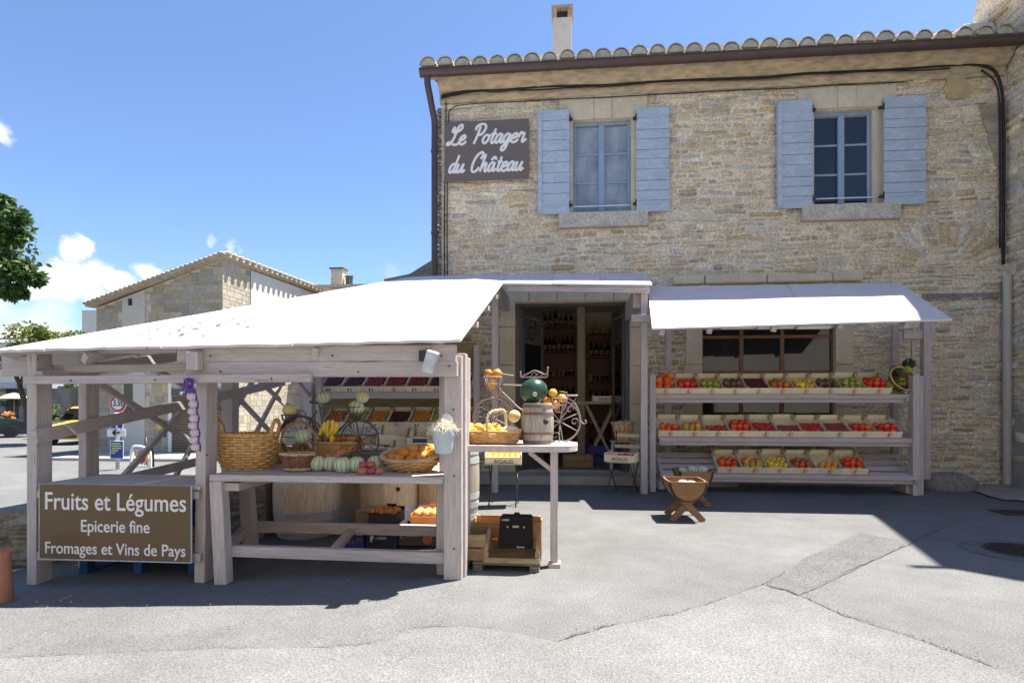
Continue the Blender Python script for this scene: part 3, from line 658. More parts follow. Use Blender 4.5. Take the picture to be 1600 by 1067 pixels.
# annex behind the stall
ann = empty('annex_wall', (-4, 2, 0), 'low dark stone wall sloping down beside the shop corner behind the stall roof', 'wall')
mb = MB(); pts = [W(600, 436, 1.2), W(640, 428, 1.2), W(672, 408, 1.2), W(700, 400, 1.2)]
mb.prism([(pts[0].x, 1.2, -.4)] + pts + [(pts[-1].x, 1.2, -.4)], (0, .4, 0)); mb.build('wall', M['rock'], ann)
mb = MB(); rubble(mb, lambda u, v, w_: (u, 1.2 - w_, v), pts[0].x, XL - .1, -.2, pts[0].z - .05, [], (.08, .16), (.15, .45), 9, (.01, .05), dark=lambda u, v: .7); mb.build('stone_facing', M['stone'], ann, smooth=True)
# tall neighbouring house on the right
nb = empty('neighbour_house', (9, -1, 0), 'tall rough stone house rising past the gutter at the far right', 'building')
XN, NH = XR + .04, 9.0
mb = MB(); mb.prism([(XN, -3.13, -.1), (XN, -3.13, NH), (XN, .35, NH), (XN, 1.0, ZC + .9), (XN, 1.9, ZC + .9), (XN, 1.9, -.1)], (5, 0, 0))
mb.build('wall', M['mortar'], nb)
mb = MB(); rubble(mb, lambda u, v, w_: (XN - w_, -u, v), -.45, 3.13, 0, NH - .1, [], (.09, .2), (.15, .45), 5, (.01, .06), amp=.03)
mb.build('stone_facing', M['stone'], nb, smooth=True)
mb = MB(); mb.slab([(XN - .1, .3, NH + .12), (XN - .17, -.53, NH + .12), (XN - .82, -3.11, NH + .12), (XN - .46, -3.48, NH + .12), (XN + 5.2, -3.9, NH + .12), (XN + 5.2, .3, NH + .12)], .12); mb.box(XN - 1.1, XN - .6, -3.2, -3.13, NH - .1, NH - .01); mb.build('roof', M['tile'], nb)
mb = MB(); q = [(XN - .5, .25, ZC + 1.02), (XN - .02, .2, ZC + .98), (XN - .02, .75, ZC + 1.3), (XN - .4, 1.1, ZC + 1.25)]; mb.slab(q, .3); mb.build('flashing', M['chimney'], nb, bevel=.05)
mb = MB(); mb.box(XN - .02, XN + .2, -2.2, -.05, 0, 1.15); mb.build('render_patch', M['concrete'], nb)
# boulders at the foot of the wall
def boulder(px, r, sc, label):
    p = G(*px); mb = MB(); mb.ball((p.x, p.y, r * sc[2] * .35), r, sc, 18, 10, jit=.09); one('boulder', mb, M['rock'], label, 'rock', smooth=True)
boulder((1482, 765), .33, (1.2, .7, .62), 'large grey boulder at the foot of the wall beside the display stand')
p = G(1478, 756); mb = MB(); mb.ball((p.x - .05, p.y + .1, .33), .14, (1.1, .7, .6), 12, 8, jit=.08); one('boulder', mb, M['ashlar'], 'small ochre stone lying on top of the grey boulder', 'rock', smooth=True)
# ------------------------------------------------------------------ text
def text_mesh(mb, s, P, uvec, vvec, width, cap, th=.003, bold=0, shear=0):
    """outline text of built-in lettering as thin solid; P = left end of baseline"""
    cu = bpy.data.curves.new('t', 'FONT'); cu.body = s; cu.size = 1; cu.extrude = .5; cu.offset = bold; cu.shear = shear; cu.resolution_u = 4
    o = bpy.data.objects.new('t', cu); COL.objects.link(o); dg = bpy.context.evaluated_depsgraph_get(); me = bpy.data.meshes.new_from_object(o.evaluated_get(dg))
    xs = [v.co.x for v in me.vertices]; x0, x1 = min(xs), max(xs); capraw = .69
    uvec = Vector(uvec).normalized(); vvec = Vector(vvec).normalized(); nv = uvec.cross(vvec); P = Vector(P)
    vs = [P + uvec * ((v.co.x - x0) / (x1 - x0) * width) + vvec * (v.co.y / capraw * cap) + nv * ((v.co.z + .5) * th) for v in me.vertices]
    mb.add(vs, [tuple(p.vertices) for p in me.polygons]); bpy.data.objects.remove(o); bpy.data.curves.remove(cu); bpy.data.meshes.remove(me)
PA, PX, PZ = M['paint'], M['paintx'], M['paintz']
# ------------------------------------------------------------------ the big stall on the left
YF = -5.85; XW = WX(57, 900, -4.25).x
stall = empty('market_stall', (-2.4, -4, 0), 'large mauve painted timber stall with a broad white sloping roof and crossed battens', 'market stall')
def on(px, py, Y=YF): return W(px, py, Y)
def post(px, ptop, Y, w_, d, name='post', lean=0, base=None):
    a = W(px, ptop, Y); b_ = Vector((a.x + lean, Y, g(a.x) if base is None else base)); mb = MB(); mb.beam(b_ + Vector((0, d / 2, 0)), a + Vector((0, d / 2, 0)), w_, d); return mb.build(name, PZ, stall, bevel=.006)
def wbeam(px0, py0, px1, py1, h, d, Y=YF, name='beam', m=None):
    mb = MB(); mb.beam(W(px0, py0, Y) + Vector((0, d / 2, 0)), W(px1, py1, Y) + Vector((0, d / 2, 0)), h, d); return mb.build(name, m or PX, stall, bevel=.006)
post(49, 549, YF, .085, .15); post(315, 552, YF, .085, .15, lean=-.02)
a = WX(139, 552, XW); mb = MB(); mb.beam((XW, a.y, g(XW)), (XW, a.y, a.z), .075, .15); mb.build('post', PZ, stall, bevel=.006)
for px, top in ((356, 590), (481, 585)):
    a = WX(px, top, XW); mb = MB(); mb.beam((XW + .03, a.y, g(XW)), (XW + .03, a.y, a.z + .1), .15, .15); mb.build('post', PZ, stall, bevel=.008)
post(707, 556, YF, .135, .07); post(716, 552, YF + .071, .11, .1); post(727, 558, YF + .35, .05, .1)
post(692, 585, YF + .2, .06, .06, base=.77)
wbeam(276, 553, 712, 551, .118, .06, YF - .065); wbeam(322, 577, 714, 576, .115, .06, YF - .064)
wbeam(27, 549, 276, 547, .04, .05, YF - .01); wbeam(75, 576, 300, 574, .062, .05, YF + .16)
wbeam(35, 594, 485, 590, .062, .05, YF - .115); wbeam(290, 566, 322, 566, .2, .07, YF - .064, 'block')
wbeam(2, 572, 42, 572, .17, .03, YF + .25, 'gusset')
mb = MB(); a = W(304, 552, YF - .1); mb.box(a.x - .045, a.x + .05, YF - .14, YF - .066, a.z - .13, a.z + .01); mb.build('block', PZ, stall, bevel=.008)
# sloping side rails and crossed battens of the open left side
def side(px0, py0, px1, py1, w_, d=.05, dx=0, name='batten'):
    mb = MB(); mb.beam(WX(px0, py0, XW + dx), WX(px1, py1, XW + dx), w_, d, ax=(1, 0, 0)); mb.build(name, PX, stall, bevel=.004)
side(52, 683, 312, 627, .1, .06, .09, 'side_rail')
side(312, 627, 480, 588, .1, .06, .091, 'side_rail')
side(62, 590, 330, 548, .1, .05, .1, 'side_rail')
side(140, 590, 350, 722, .055, .04, .05); side(330, 590, 186, 752, .055, .04, .005); side(200, 548, 345, 640, .055, .04, .052)
side(270, 752, 345, 612, .05, .04, .006)
side(373, 622, 420, 672, .06, .04, .05); side(397, 592, 366, 640, .06, .04, .005); side(405, 595, 470, 655, .06, .04, .05); side(442, 595, 400, 676, .06, .04, .005); side(462, 592, 490, 626, .06, .04, .05)
side(190, 750, 345, 712, .09, .04, .12, 'side_rail')
# roof of painted boards
def z_at(px, py, Y): return W(px, py, Y)
FL, FR = W(-14, 547, -5.98), W(720, 531, -5.98)
J, TR, TL = W(786, 443, -1.6), W(792, 429, -.62), W(645, 433, -.62)
ROOFM = None
def roof_hit(px, py):
    n = (FR - FL).cross(TL - FL); d = ray(px, py); o = Vector((0, -DIST, EYE)); return o + d * ((FL - o).dot(n) / d.dot(n))
def roofmat():
    m = mat('roof_paint', (.66, .61, .6), .6, .05, 2, .2, 20, fine=(9, .03)); t = m.node_tree; L = t.links.new; b = t.nodes['Principled BSDF']
    src = b.inputs['Base Color'].links[0].from_socket
    tc = N(t, 'ShaderNodeTexCoord'); mp = N(t, 'ShaderNodeMapping'); L(tc.outputs['Object'], mp.inputs[0]); mp.inputs['Scale'].default_value = (1.7, 1.1, 1)
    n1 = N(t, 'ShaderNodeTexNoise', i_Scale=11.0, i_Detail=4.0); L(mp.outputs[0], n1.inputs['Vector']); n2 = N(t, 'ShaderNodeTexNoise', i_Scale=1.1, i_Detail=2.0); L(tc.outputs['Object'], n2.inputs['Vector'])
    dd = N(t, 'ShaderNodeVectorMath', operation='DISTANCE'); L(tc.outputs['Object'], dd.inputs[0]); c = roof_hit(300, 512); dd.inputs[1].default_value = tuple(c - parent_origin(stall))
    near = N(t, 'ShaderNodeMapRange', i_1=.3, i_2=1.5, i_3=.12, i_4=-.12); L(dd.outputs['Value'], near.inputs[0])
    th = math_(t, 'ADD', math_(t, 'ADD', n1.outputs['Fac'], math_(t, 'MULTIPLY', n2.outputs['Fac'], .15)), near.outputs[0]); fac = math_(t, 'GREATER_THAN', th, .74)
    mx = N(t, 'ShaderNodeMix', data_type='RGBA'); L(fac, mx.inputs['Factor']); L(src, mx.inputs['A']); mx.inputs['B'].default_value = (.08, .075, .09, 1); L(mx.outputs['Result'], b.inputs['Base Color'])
    return m
M['roof_paint'] = roofmat()
mb = MB()
def lerp(a, b_, t): return a + (b_ - a) * t
cuts = [0, .12, .38, .66, 1.0]; cutt = [0, .2, .5, .78, 1.0]
for i in range(4):
    a0, a1 = lerp(FL, FR, cuts[i]), lerp(FL, FR, cuts[i + 1]); b0, b1 = lerp(TL, TR, cutt[i]), lerp(TL, TR, cutt[i + 1])
    if i == 3: b1 = J
    for k in range(2):
        s0, s1 = (0, .62) if k == 0 else (.62, 1)
        p0, p1, p2, p3 = lerp(a0, b0, s0), lerp(a1, b1, s0), lerp(a1, b1, s1), lerp(a0, b0, s1)
        u = (p1 - p0).normalized() * .004; v_ = (p3 - p0).normalized() * .004; dz = Vector((0, 0, .006 * (k + (i % 2) * .6)))
        n = 8; q = [p0 + u + v_ + dz] + [lerp(p0, p1, j / n) + v_ + dz + Vector((0, rnd.uniform(-.012, .006), rnd.uniform(-.006, .004))) for j in range(1, n) if k == 0] + [p1 - u + v_ + dz, p2 - u - v_ + dz, p3 + u - v_ + dz]
        mb.slab(q, .02)
mb.slab([lerp(TL, TR, .78) + Vector((.01, -.02, .004)), J + Vector((0, 0, .004)), TR + Vector((0, 0, .004))], .02)
hip = FL + Vector((-1.3, 2.6, -.15)); mb.slab([TL + Vector((-.01, 0, -.002)), hip, FL + Vector((-.012, .02, -.004))], .02)
mb.build('roof', M['roof_paint'], stall)
mb = MB()
for t in (.2, .45, .7, .93): mb.beam(lerp(FL, FR, t) + Vector((0, .05, -.075)), lerp(TL, TR, t) + Vector((0, 0, -.075)), .05, .09)
for s_ in (.25, .5, .75): mb.beam(lerp(FL, TL, s_) + Vector((.1, 0, -.065)), lerp(FR, J, s_) + Vector((0, 0, -.065)), .05, .06)
mb.build('rafter', PX, stall)
# left counter with the lettered board
zc = W(186, 757, YF - .03).z; xa, xb = W(60, 757, YF - .03).x, W(312, 757, YF - .03).x
mb = MB(); mb.box(xa, xb, YF - .03, YF + .62, zc - .035, zc); mb.build('counter', PA, stall, bevel=.006)
wbeam(57, 772, 310, 774, .06, .03, YF - .045, 'counter_rail'); wbeam(57, 869, 312, 872, .065, .03, YF - .045, 'counter_rail')
sb = empty('lettered_board', (W(180, 877, YF - .08)), 'brown board lettered Fruits et Légumes fixed to the front of the left counter', 'sign')
x0, x1 = W(63, 800, YF - .08).x, W(299, 800, YF - .08).x; z1, z0 = W(180, 758, YF - .08).z, W(180, 874.5, YF - .08).z
mb = MB(); mb.box(x0, x1, YF - .085, YF - .077, z0, z1); mb.build('panel', M['signbrown'], sb, bevel=.002)
mb = MB(); mb.box(x0 - .006, x1 + .006, YF - .088, YF - .0765, z0 - .008, z0 - .001); mb.box(x0 - .006, x0 - .0005, YF - .088, YF - .0765, z0, z1); mb.box(x1 + .0005, x1 + .006, YF - .088, YF - .0765, z0, z1); mb.build('edging', M['hoop'], sb)
for s_, pa, pb, py, cap in (('Fruits et Légumes', 71, 291, 795, 27), ('Epicerie fine', 127, 234, 830, 18.5), ('Fromages et Vins de Pays', 71, 290, 863.5, 18)):
    mb = MB(); Y = YF - .0855; a, b_ = W(pa, py, Y), W(pb, py, Y); sc = (W(180, py - cap, Y) - W(180, py, Y)).z
    text_mesh(mb, s_, (a.x, Y, a.z), (1, 0, 0), (0, 0, 1), b_.x - a.x, sc, .003, .008); mb.build('lettering', M['white'], sb)
# spotlight on the beam
lamp = empty('spot_lamp', W(672, 565, YF - .1), 'small pale box lamp bolted to the front beam of the stall', 'lamp')
mb = MB(); mb.beam(W(677, 549, YF - .2), W(668, 582, YF - .17), .085, .06); mb.build('housing', M['hoop'], lamp, bevel=.008)
mb = MB(); a = W(664, 556, YF - .1); mb.box(a.x - .035, a.x + .06, YF - .15, YF - .066, a.z - .04, a.z + .04); mb.build('bracket', M['iron'], lamp, bevel=.006)
for px, py in ((49, 560), (49, 590), (49, 690), (49, 860), (300, 558), (316, 575), (316, 712), (330, 556), (345, 580), (520, 556), (560, 581), (690, 556), (702, 572), (706, 640), (707, 745), (707, 860), (120, 595), (250, 594), (430, 592)):
    a = W(px, py, YF - .06); mb = MB(); mb.ball((a.x, YF + (-.003 if 49 <= px <= 49 or (px > 300 and px < 320 and py > 570) or (px > 700 and py > 600) else -.068 if py < 585 else -.117), a.z), .0075, (1, .7, 1), 8, 5); mb.build('bolt', M['iron'], stall)
# ------------------------------------------------------------------ trestle counter under the roof
tt = empty('trestle_counter', (W(515, 890, YF).x, -5.3, 0), 'long mauve trestle counter with timber legs carrying baskets and melons', 'counter')
ZT = W(515, 742, YF).z; cx0, cx1 = W(334, 742, YF).x, W(693, 742, YF).x
mb = MB()
for k in range(4): mb.box(cx0 - .003 * k, cx1, YF - .06 + .27 * k, YF - .065 + .27 * (k + 1), ZT - .05 - .001 * k, ZT); 
mb.build('tabletop', PX, tt, bevel=.006)
def leg(px0, py0, px1, Y, w_, d=.1):
    a = W(px0, py0, Y); b_ = W(px1, 890, Y); mb = MB(); mb.beam((b_.x, Y + d / 2, g(b_.x)), (a.x, Y + d / 2, a.z), w_, d); mb.build('leg', PZ, tt, bevel=.006)
leg(336, 752, 344, YF - .055, .1); leg(692, 752, 692, YF + .14, .1); leg(380, 752, 388, YF + .82, .11); leg(688, 752, 688, YF + .82, .08)
def trail(px0, py0, px1, py1, Y, h, d, name='rail'): mb = MB(); mb.beam(W(px0, py0, Y), W(px1, py1, Y), h, d); mb.build(name, PX, tt, bevel=.006)
trail(346, 859, 697, 871, YF + .08, .085, .07); trail(374, 822, 697, 829, YF + .93, .095, .07)
mb = MB(); mb.beam(W(350, 860, YF), W(384, 826, YF + .95), .08, .06, ax=(0, 0, 1)); mb.build('rail', PX, tt, bevel=.006)
mb = MB(); mb.beam(W(520, 862, YF + .12), W(548, 830, YF + .9), .07, .05, ax=(0, 0, 1)); mb.build('rail', PX, tt, bevel=.006)
mb = MB(); a = W(340, 762, YF - .07); mb.box(a.x - .02, a.x + .14, YF - .02, YF + .9, a.z - .03, a.z + .03); mb.build('bearer', PX, tt, bevel=.005)
# ------------------------------------------------------------------ canopy above the door
cn = empty('door_canopy', (1, -1.2, 0), 'narrow mauve board canopy on posts above the open shop door', 'canopy')
q = [W(786, 442.5, -1.62), W(1019, 444.5, -1.62), W(1011, 427, -.62), W(792, 428.5, -.62)]
mb = MB(); n = 3
for i in range(n):
    a, b_ = i / n, (i + 1) / n; mb.slab([lerp(q[0], q[1], a) + Vector((.006, 0, .004 * (i % 2))), lerp(q[0], q[1], b_) + Vector((0, 0, .004 * (i % 2))), lerp(q[3], q[2], b_) + Vector((0, 0, .004 * (i % 2))), lerp(q[3], q[2], a) + Vector((.006, 0, .004 * (i % 2)))], .022)
mb.build('roof', M['awning'], cn)
mb = MB(); mb.beam(q[0] + Vector((.05, .06, -.07)), q[1] + Vector((-.03, .06, -.07)), .085, .05); mb.build('beam', PX, cn, bevel=.006)
def cpost(px, ptop, base, Y, w_, d): a = W(px, ptop, Y); b_ = W(px, base, Y); mb = MB(); mb.box(a.x - w_ / 2, a.x + w_ / 2, Y, Y + d, b_.z, a.z); mb.build('post', PZ, cn, bevel=.006)
a = W(1007, 447, -1.5); mb = MB(); mb.box(a.x - .05, a.x + .045, -1.5, -1.4, .0, a.z - .03); mb.build('post', PZ, cn, bevel=.006)
a = W(773, 450, -1.5); mb = MB(); mb.box(a.x - .045, a.x + .045, -1.5, -1.4, g(a.x), a.z - .05); mb.build('post', PZ, cn, bevel=.006)
mb = MB(); a = W(1001, 497, -1.55); mb.box(a.x - .13, a.x + .16, -1.56, -1.505, a.z - .055, a.z + .055); mb.build('block', PX, cn, bevel=.006)
mb = MB(); a = W(997, 470, -1.3); mb.box(a.x - .08, a.x + .06, -1.4, -.1, a.z - .12, a.z + .14); mb.build('arm', PX, cn, bevel=.006)
mb = MB(); a = W(777, 455, -1.3); mb.box(a.x - .05, a.x + .06, -1.4, -.1, a.z - .12, a.z + .1); mb.build('arm', PX, cn, bevel=.006)
# ------------------------------------------------------------------ display stand with awning on the right
st = empty('display_stand', (4.2, -1.2, 0), 'mauve three shelf display stand under a white sloping awning against the wall', 'display stand')
q = [W(1019, 513, -2.33), W(1488, 498.5, -2.33), W(1405, 442, -.87), W(1012, 448, -.87)]
mb = MB(); n = 2; k_ = [0, .56, 1]
for i in range(n):
    a, b_ = k_[i], k_[i + 1]; mb.slab([lerp(q[0], q[1], a) + Vector((.007 * i, 0, 0)), lerp(q[0], q[1], b_), lerp(q[3], q[2], b_), lerp(q[3], q[2], a) + Vector((.007 * i, 0, 0))], .022)
mb.build('awning', M['awning'], st)
mb = MB()
for t in (.035, .2, .42, .64, .86): mb.beam(lerp(q[0], q[1], t) + Vector((0, .02, -.06)), lerp(q[3], q[2], t) + Vector((0, 0, -.06)), .065, .07)
mb.beam(lerp(q[0], q[3], .85) + Vector((0, 0, -.1)), lerp(q[1], q[2], .85) + Vector((-.1, 0, -.1)), .07, .05); mb.build('rafter', PX, st, bevel=.004)
for pa, pb in ((1128, 1180), (1184, 1240), (1246, 1298)): a, b_ = W(pa, 513, -2.2), W(pb, 513, -2.2); mb = MB(); mb.box(a.x, b_.x, -2.22, -2.15, a.z - .01, a.z + .03); mb.build('strip_light', M['white'], st, bevel=.008)
def spost(px, ptop, base, Y, w_, d, name='post'): a = W(px, ptop, Y); b_ = W(px, base, Y); mb = MB(); mb.box(a.x - w_ / 2, a.x + w_ / 2, Y, Y + d, max(0, b_.z), a.z); mb.build(name, PZ, st, bevel=.006)
YS = -1.28
spost(1020, 584, 772, YS, .085, .12); spost(1432, 586, 776, YS, .09, .13)
spost(1440, 587, 776, YS + .06, .06, .06, 'post'); spost(1449, 502, 749, -.78, .095, .1); spost(1428, 515, 749, -.7, .05, .05)
spost(1400, 507, 745, -.3, .09, .09); spost(1045, 507, 745, -.3, .09, .09)
mb = MB(); a = W(1420, 525, -.5); mb.box(a.x - .2, a.x + .25, -.75, -.7, a.z - .07, a.z + .07); mb.build('rail', PX, st, bevel=.006)
SHELF = []
for (pa, pb, pym, Yf) in ((1021, 1418, 618.5, -1.12), (1029, 1427, 685.5, -1.17), (1032, 1432, 742.5, -1.24)):
    a, b_ = W(pa, pym, Yf), W(pb, pym, Yf); zt_ = W((pa + pb) / 2, pym, Yf).z
    SHELF.append((Yf, zt_)); T = R(31); L_ = .56
    mb = MB()
    for k in range(4):
        s0, s1 = k * .15 , k * .15 + .1
        mb.prism([(a.x, Yf + s0 * math.cos(T), zt_ + s0 * math.sin(T)), (a.x, Yf + s1 * math.cos(T), zt_ + s1 * math.sin(T)), (a.x, Yf + s1 * math.cos(T) + .012, zt_ + s1 * math.sin(T) - .02), (a.x, Yf + s0 * math.cos(T) + .012, zt_ + s0 * math.sin(T) - .02)], (b_.x - a.x, 0, 0))
    mb.build('shelf', PX, st, bevel=.004)
    mb = MB(); mb.box(a.x, b_.x, Yf - .055, Yf - .02, zt_ - .1, zt_ + .015); mb.build('front_rail', PX, st, bevel=.006)
    mb = MB(); mb.box(a.x, b_.x, Yf - .085, Yf - .056, zt_ - .045, zt_ + .02); mb.build('front_lip', PX, st, bevel=.006)
    for x in (a.x + .02, b_.x - .05): mb = MB(); mb.beam((x, Yf - .1, zt_ - .06), (x, Yf + L_ * math.cos(T), zt_ - .06 + L_ * math.sin(T)), .06, .05, ax=(1, 0, 0)); mb.build('bracket', PX, st, bevel=.005)
mb = MB(); a, b_ = W(1030, 721, -.3), W(1400, 721, -.3); mb.box(a.x, b_.x, -.35, -.305, a.z - .08, a.z + .08); mb.build('back_rail', PX, st, bevel=.006)
mb = MB(); a = W(1432, 765, -1.2); mb.box(a.x - .14, a.x - .05, -1.2, -.9, .02, .14); mb.build('foot', PX, st, bevel=.006)
mb = MB(); a = W(1025, 755, -1.1); mb.box(a.x + .03, a.x + .12, -1.15, -.9, .02, .16); mb.build('foot', PX, st, bevel=.006)
# ------------------------------------------------------------------ fruit shelving inside the stall, against the shop
fs = empty('fruit_rack', (W(620, 700, -.9).x, -.9, 0), 'mauve two tier fruit rack standing at the back of the big stall', 'rack')
RACK = []
for pa, pb, py, Yf in ((500, 748, 614, -.95), (500, 748, 669, -1.05)):
    a, b_ = W(pa, py, Yf), W(pb, py, Yf); zt_ = a.z; RACK.append((Yf, zt_)); T = R(31)
    mb = MB(); mb.prism([(a.x, Yf, zt_), (a.x, Yf + .5 * math.cos(T), zt_ + .5 * math.sin(T)), (a.x, Yf + .5 * math.cos(T), zt_ + .5 * math.sin(T) - .02), (a.x, Yf, zt_ - .02)], (b_.x - a.x, 0, 0)); mb.build('shelf', PX, fs)
    mb = MB(); mb.box(a.x, b_.x, Yf - .06, Yf - .02, zt_ - .09, zt_ + .01); mb.build('front_rail', PX, fs, bevel=.006)
for px in (498, 745):
    for Y in (-1.12, -.5): a = W(px, 585, Y); mb = MB(); mb.box(a.x - .05, a.x + .04, Y, Y + .08, g(a.x), 2.2); mb.build('post', PZ, fs, bevel=.006)
mb = MB(); a, b_ = W(500, 640, -.45), W(745, 640, -.45); mb.box(a.x, b_.x, -.45, -.42, .5, 2.3); mb.build('back_board', M['crate_old'], fs)
# ------------------------------------------------------------------ round ended side table
ta = empty('side_table', (W(800, 883, -5.4).x, -5.4, 0), 'mauve side table with a rounded end on a single leg beside the stall post', 'table')
YT0, YT1 = -5.52, -4.85; zt_ = W(800, 693, -5.3).z; x0 = W(709, 700, YT0).x; x1 = W(903, 700, YT0).x
pts = [(x0, YT0), (x1 - .18, YT0)] + [(x1 - .18 + .18 * math.sin(R(a)), YT0 + .18 - .18 * math.cos(R(a))) for a in range(10, 91, 10)] + [(x1, YT1 - .2), (x1 - .1, YT1), (x0, YT1)]
mb = MB(); mb.slab([(x, y, zt_) for x, y in pts], .052); mb.build('tabletop', PA, ta, bevel=.004)
a = W(866, 705, -5.4); zg_ = W(866, 883, -5.4)
mb = MB(); mb.box(a.x - .03, a.x + .03, -5.45, -5.38, 0, zt_ - .053); mb.build('leg', PZ, ta, bevel=.005)
mb = MB(); mb.box(a.x - .045, a.x + .05, -5.48, -5.35, 0, .035); mb.build('foot', PZ, ta, bevel=.005)
mb = MB(); mb.beam((a.x - .02, -5.41, zt_ - .2), (a.x - .2, -5.41, zt_ - .06), .035, .035); mb.build('brace', PX, ta, bevel=.004)
ZS = zt_
# ------------------------------------------------------------------ shop sign with brush script
GL = {'L': ([[(.3, 1.35), (.02, 1.5), (.1, 1.95), (.3, 1.5), (.62, 1.5), (.88, 1.85), (.78, 2.2), (.52, 2.05), (.42, 1.4), (.36, .7), (.15, .12), (-.12, .0), (-.15, .2), (.1, .3), (.5, .03), (.85, .02), (1.0, .25)]], 1.0),
 'e': ([[(.02, .42), (.4, .58), (.52, .82), (.34, 1.0), (.1, .8), (.04, .35), (.26, .02), (.55, .1), (.72, .35)]], .66),
 'P': ([[(.52, 1.95), (.5, 1.2), (.44, .5), (.36, 0)], [(.18, 1.5), (.14, 1.85), (.45, 2.15), (.85, 2.15), (1.08, 1.85), (1.05, 1.4), (.85, 1.05), (.55, .95)]], 1.15),
 'o': ([[(.36, 1), (.1, .78), (.04, .35), (.26, .02), (.52, .25), (.58, .7), (.36, 1), (.5, .85), (.74, .9)]], .7),
 't': ([[(.3, 1.6), (.24, .8), (.22, .25), (.38, .02), (.62, .3)], [(.02, 1.02), (.56, 1.06)]], .58),
 'a': ([[(.54, .85), (.32, 1), (.08, .72), (.05, .25), (.22, .02), (.42, .25), (.56, .95)], [(.57, 1), (.53, .35), (.64, .02), (.86, .3)]], .8),
 'g': ([[(.54, .85), (.32, 1), (.08, .72), (.05, .25), (.22, .02), (.42, .25), (.56, .95)], [(.58, 1), (.55, .1), (.48, -.6), (.25, -.85), (.08, -.6), (.3, -.2), (.84, .3)]], .78),
 'r': ([[(.0, .5), (.18, 1.12), (.24, .95), (.52, .98), (.5, .5), (.52, .08), (.66, .05), (.85, .35)]], .76),
 'd': ([[(.54, .85), (.32, 1), (.08, .72), (.05, .25), (.22, .02), (.42, .25), (.56, .8)], [(.62, 1.95), (.57, 1), (.53, .35), (.64, .02), (.86, .3)]], .8),
 'u': ([[(.06, 1), (.04, .35), (.2, .02), (.4, .25), (.55, .95)], [(.57, 1), (.53, .35), (.64, .02), (.88, .3)]], .82),
 'h': ([[(.14, 1.95), (.1, 1), (.05, 0)], [(.08, .4), (.3, .95), (.5, .85), (.47, .35), (.58, .02), (.82, .3)]], .8),
 'C': ([[(.82, 1.45), (.98, 1.65), (.95, 2.05), (.7, 2.15), (.35, 1.75), (.18, .95), (.25, .25), (.5, .0), (.78, .15), (.95, .5)]], 1.12),
 '^': ([[(.1, 1.25), (.4, 1.6), (.62, 1.25)]], 0), ' ': ([], .55)}
def script(mb, s, P, width, xh, rad):
    x = 0; runs = []
    for c in s:
        gl, ad = GL[c]
        for st_ in gl: runs.append([(x + px + .3 * py, py) for px, py in st_])
        x += ad
    lo = min(p[0] for r in runs for p in r); hi = max(p[0] for r in runs for p in r); k = width / (hi - lo)
    for i, r in enumerate(runs):
        mb.tube(spline([(P[0] + (px - lo) * k, P[1] - .0006 * (i % 5), P[2] + py * xh) for px, py in r], 5), rad, 8, flat=(0, 1, 0))
ss = empty('shop_sign', W(760, 236, -.08), 'brown shop sign with white brush script fixed beside the left window', 'sign')
x0, x1 = W(694.5, 236, -.1).x, W(826.5, 236, -.1).x; zz0, zz1 = W(760, 282, -.1).z, W(760, 188.5, -.1).z
mb = MB(); mb.box(x0, x1, -.1, -.085, zz0, zz1); mb.build('panel', M['signbrown2'], ss, bevel=.003)
mb = MB(); mb.box(x0 + .1, x0 + .16, -.085, .0, zz0 + .05, zz1 - .05); mb.build('batten', M['iron'], ss); mb = MB(); mb.box(x1 - .16, x1 - .1, -.085, .0, zz0 + .05, zz1 - .05); mb.build('batten', M['iron'], ss)
mb = MB(); a, b_ = W(698.5, 227, -.105), W(822, 227, -.105); script(mb, 'Le Potager', a, b_.x - a.x, W(760, 213, -.1).z - W(760, 227, -.1).z, .0225); mb.build('lettering', M['white'], ss, smooth=True)
mb = MB(); a, b_ = W(702, 270.5, -.105), W(818, 270, -.105); script(mb, 'du Ch^ateau', a, b_.x - a.x, W(760, 257, -.1).z - W(760, 271, -.1).z, .0225); mb.build('lettering', M['white'], ss, smooth=True)
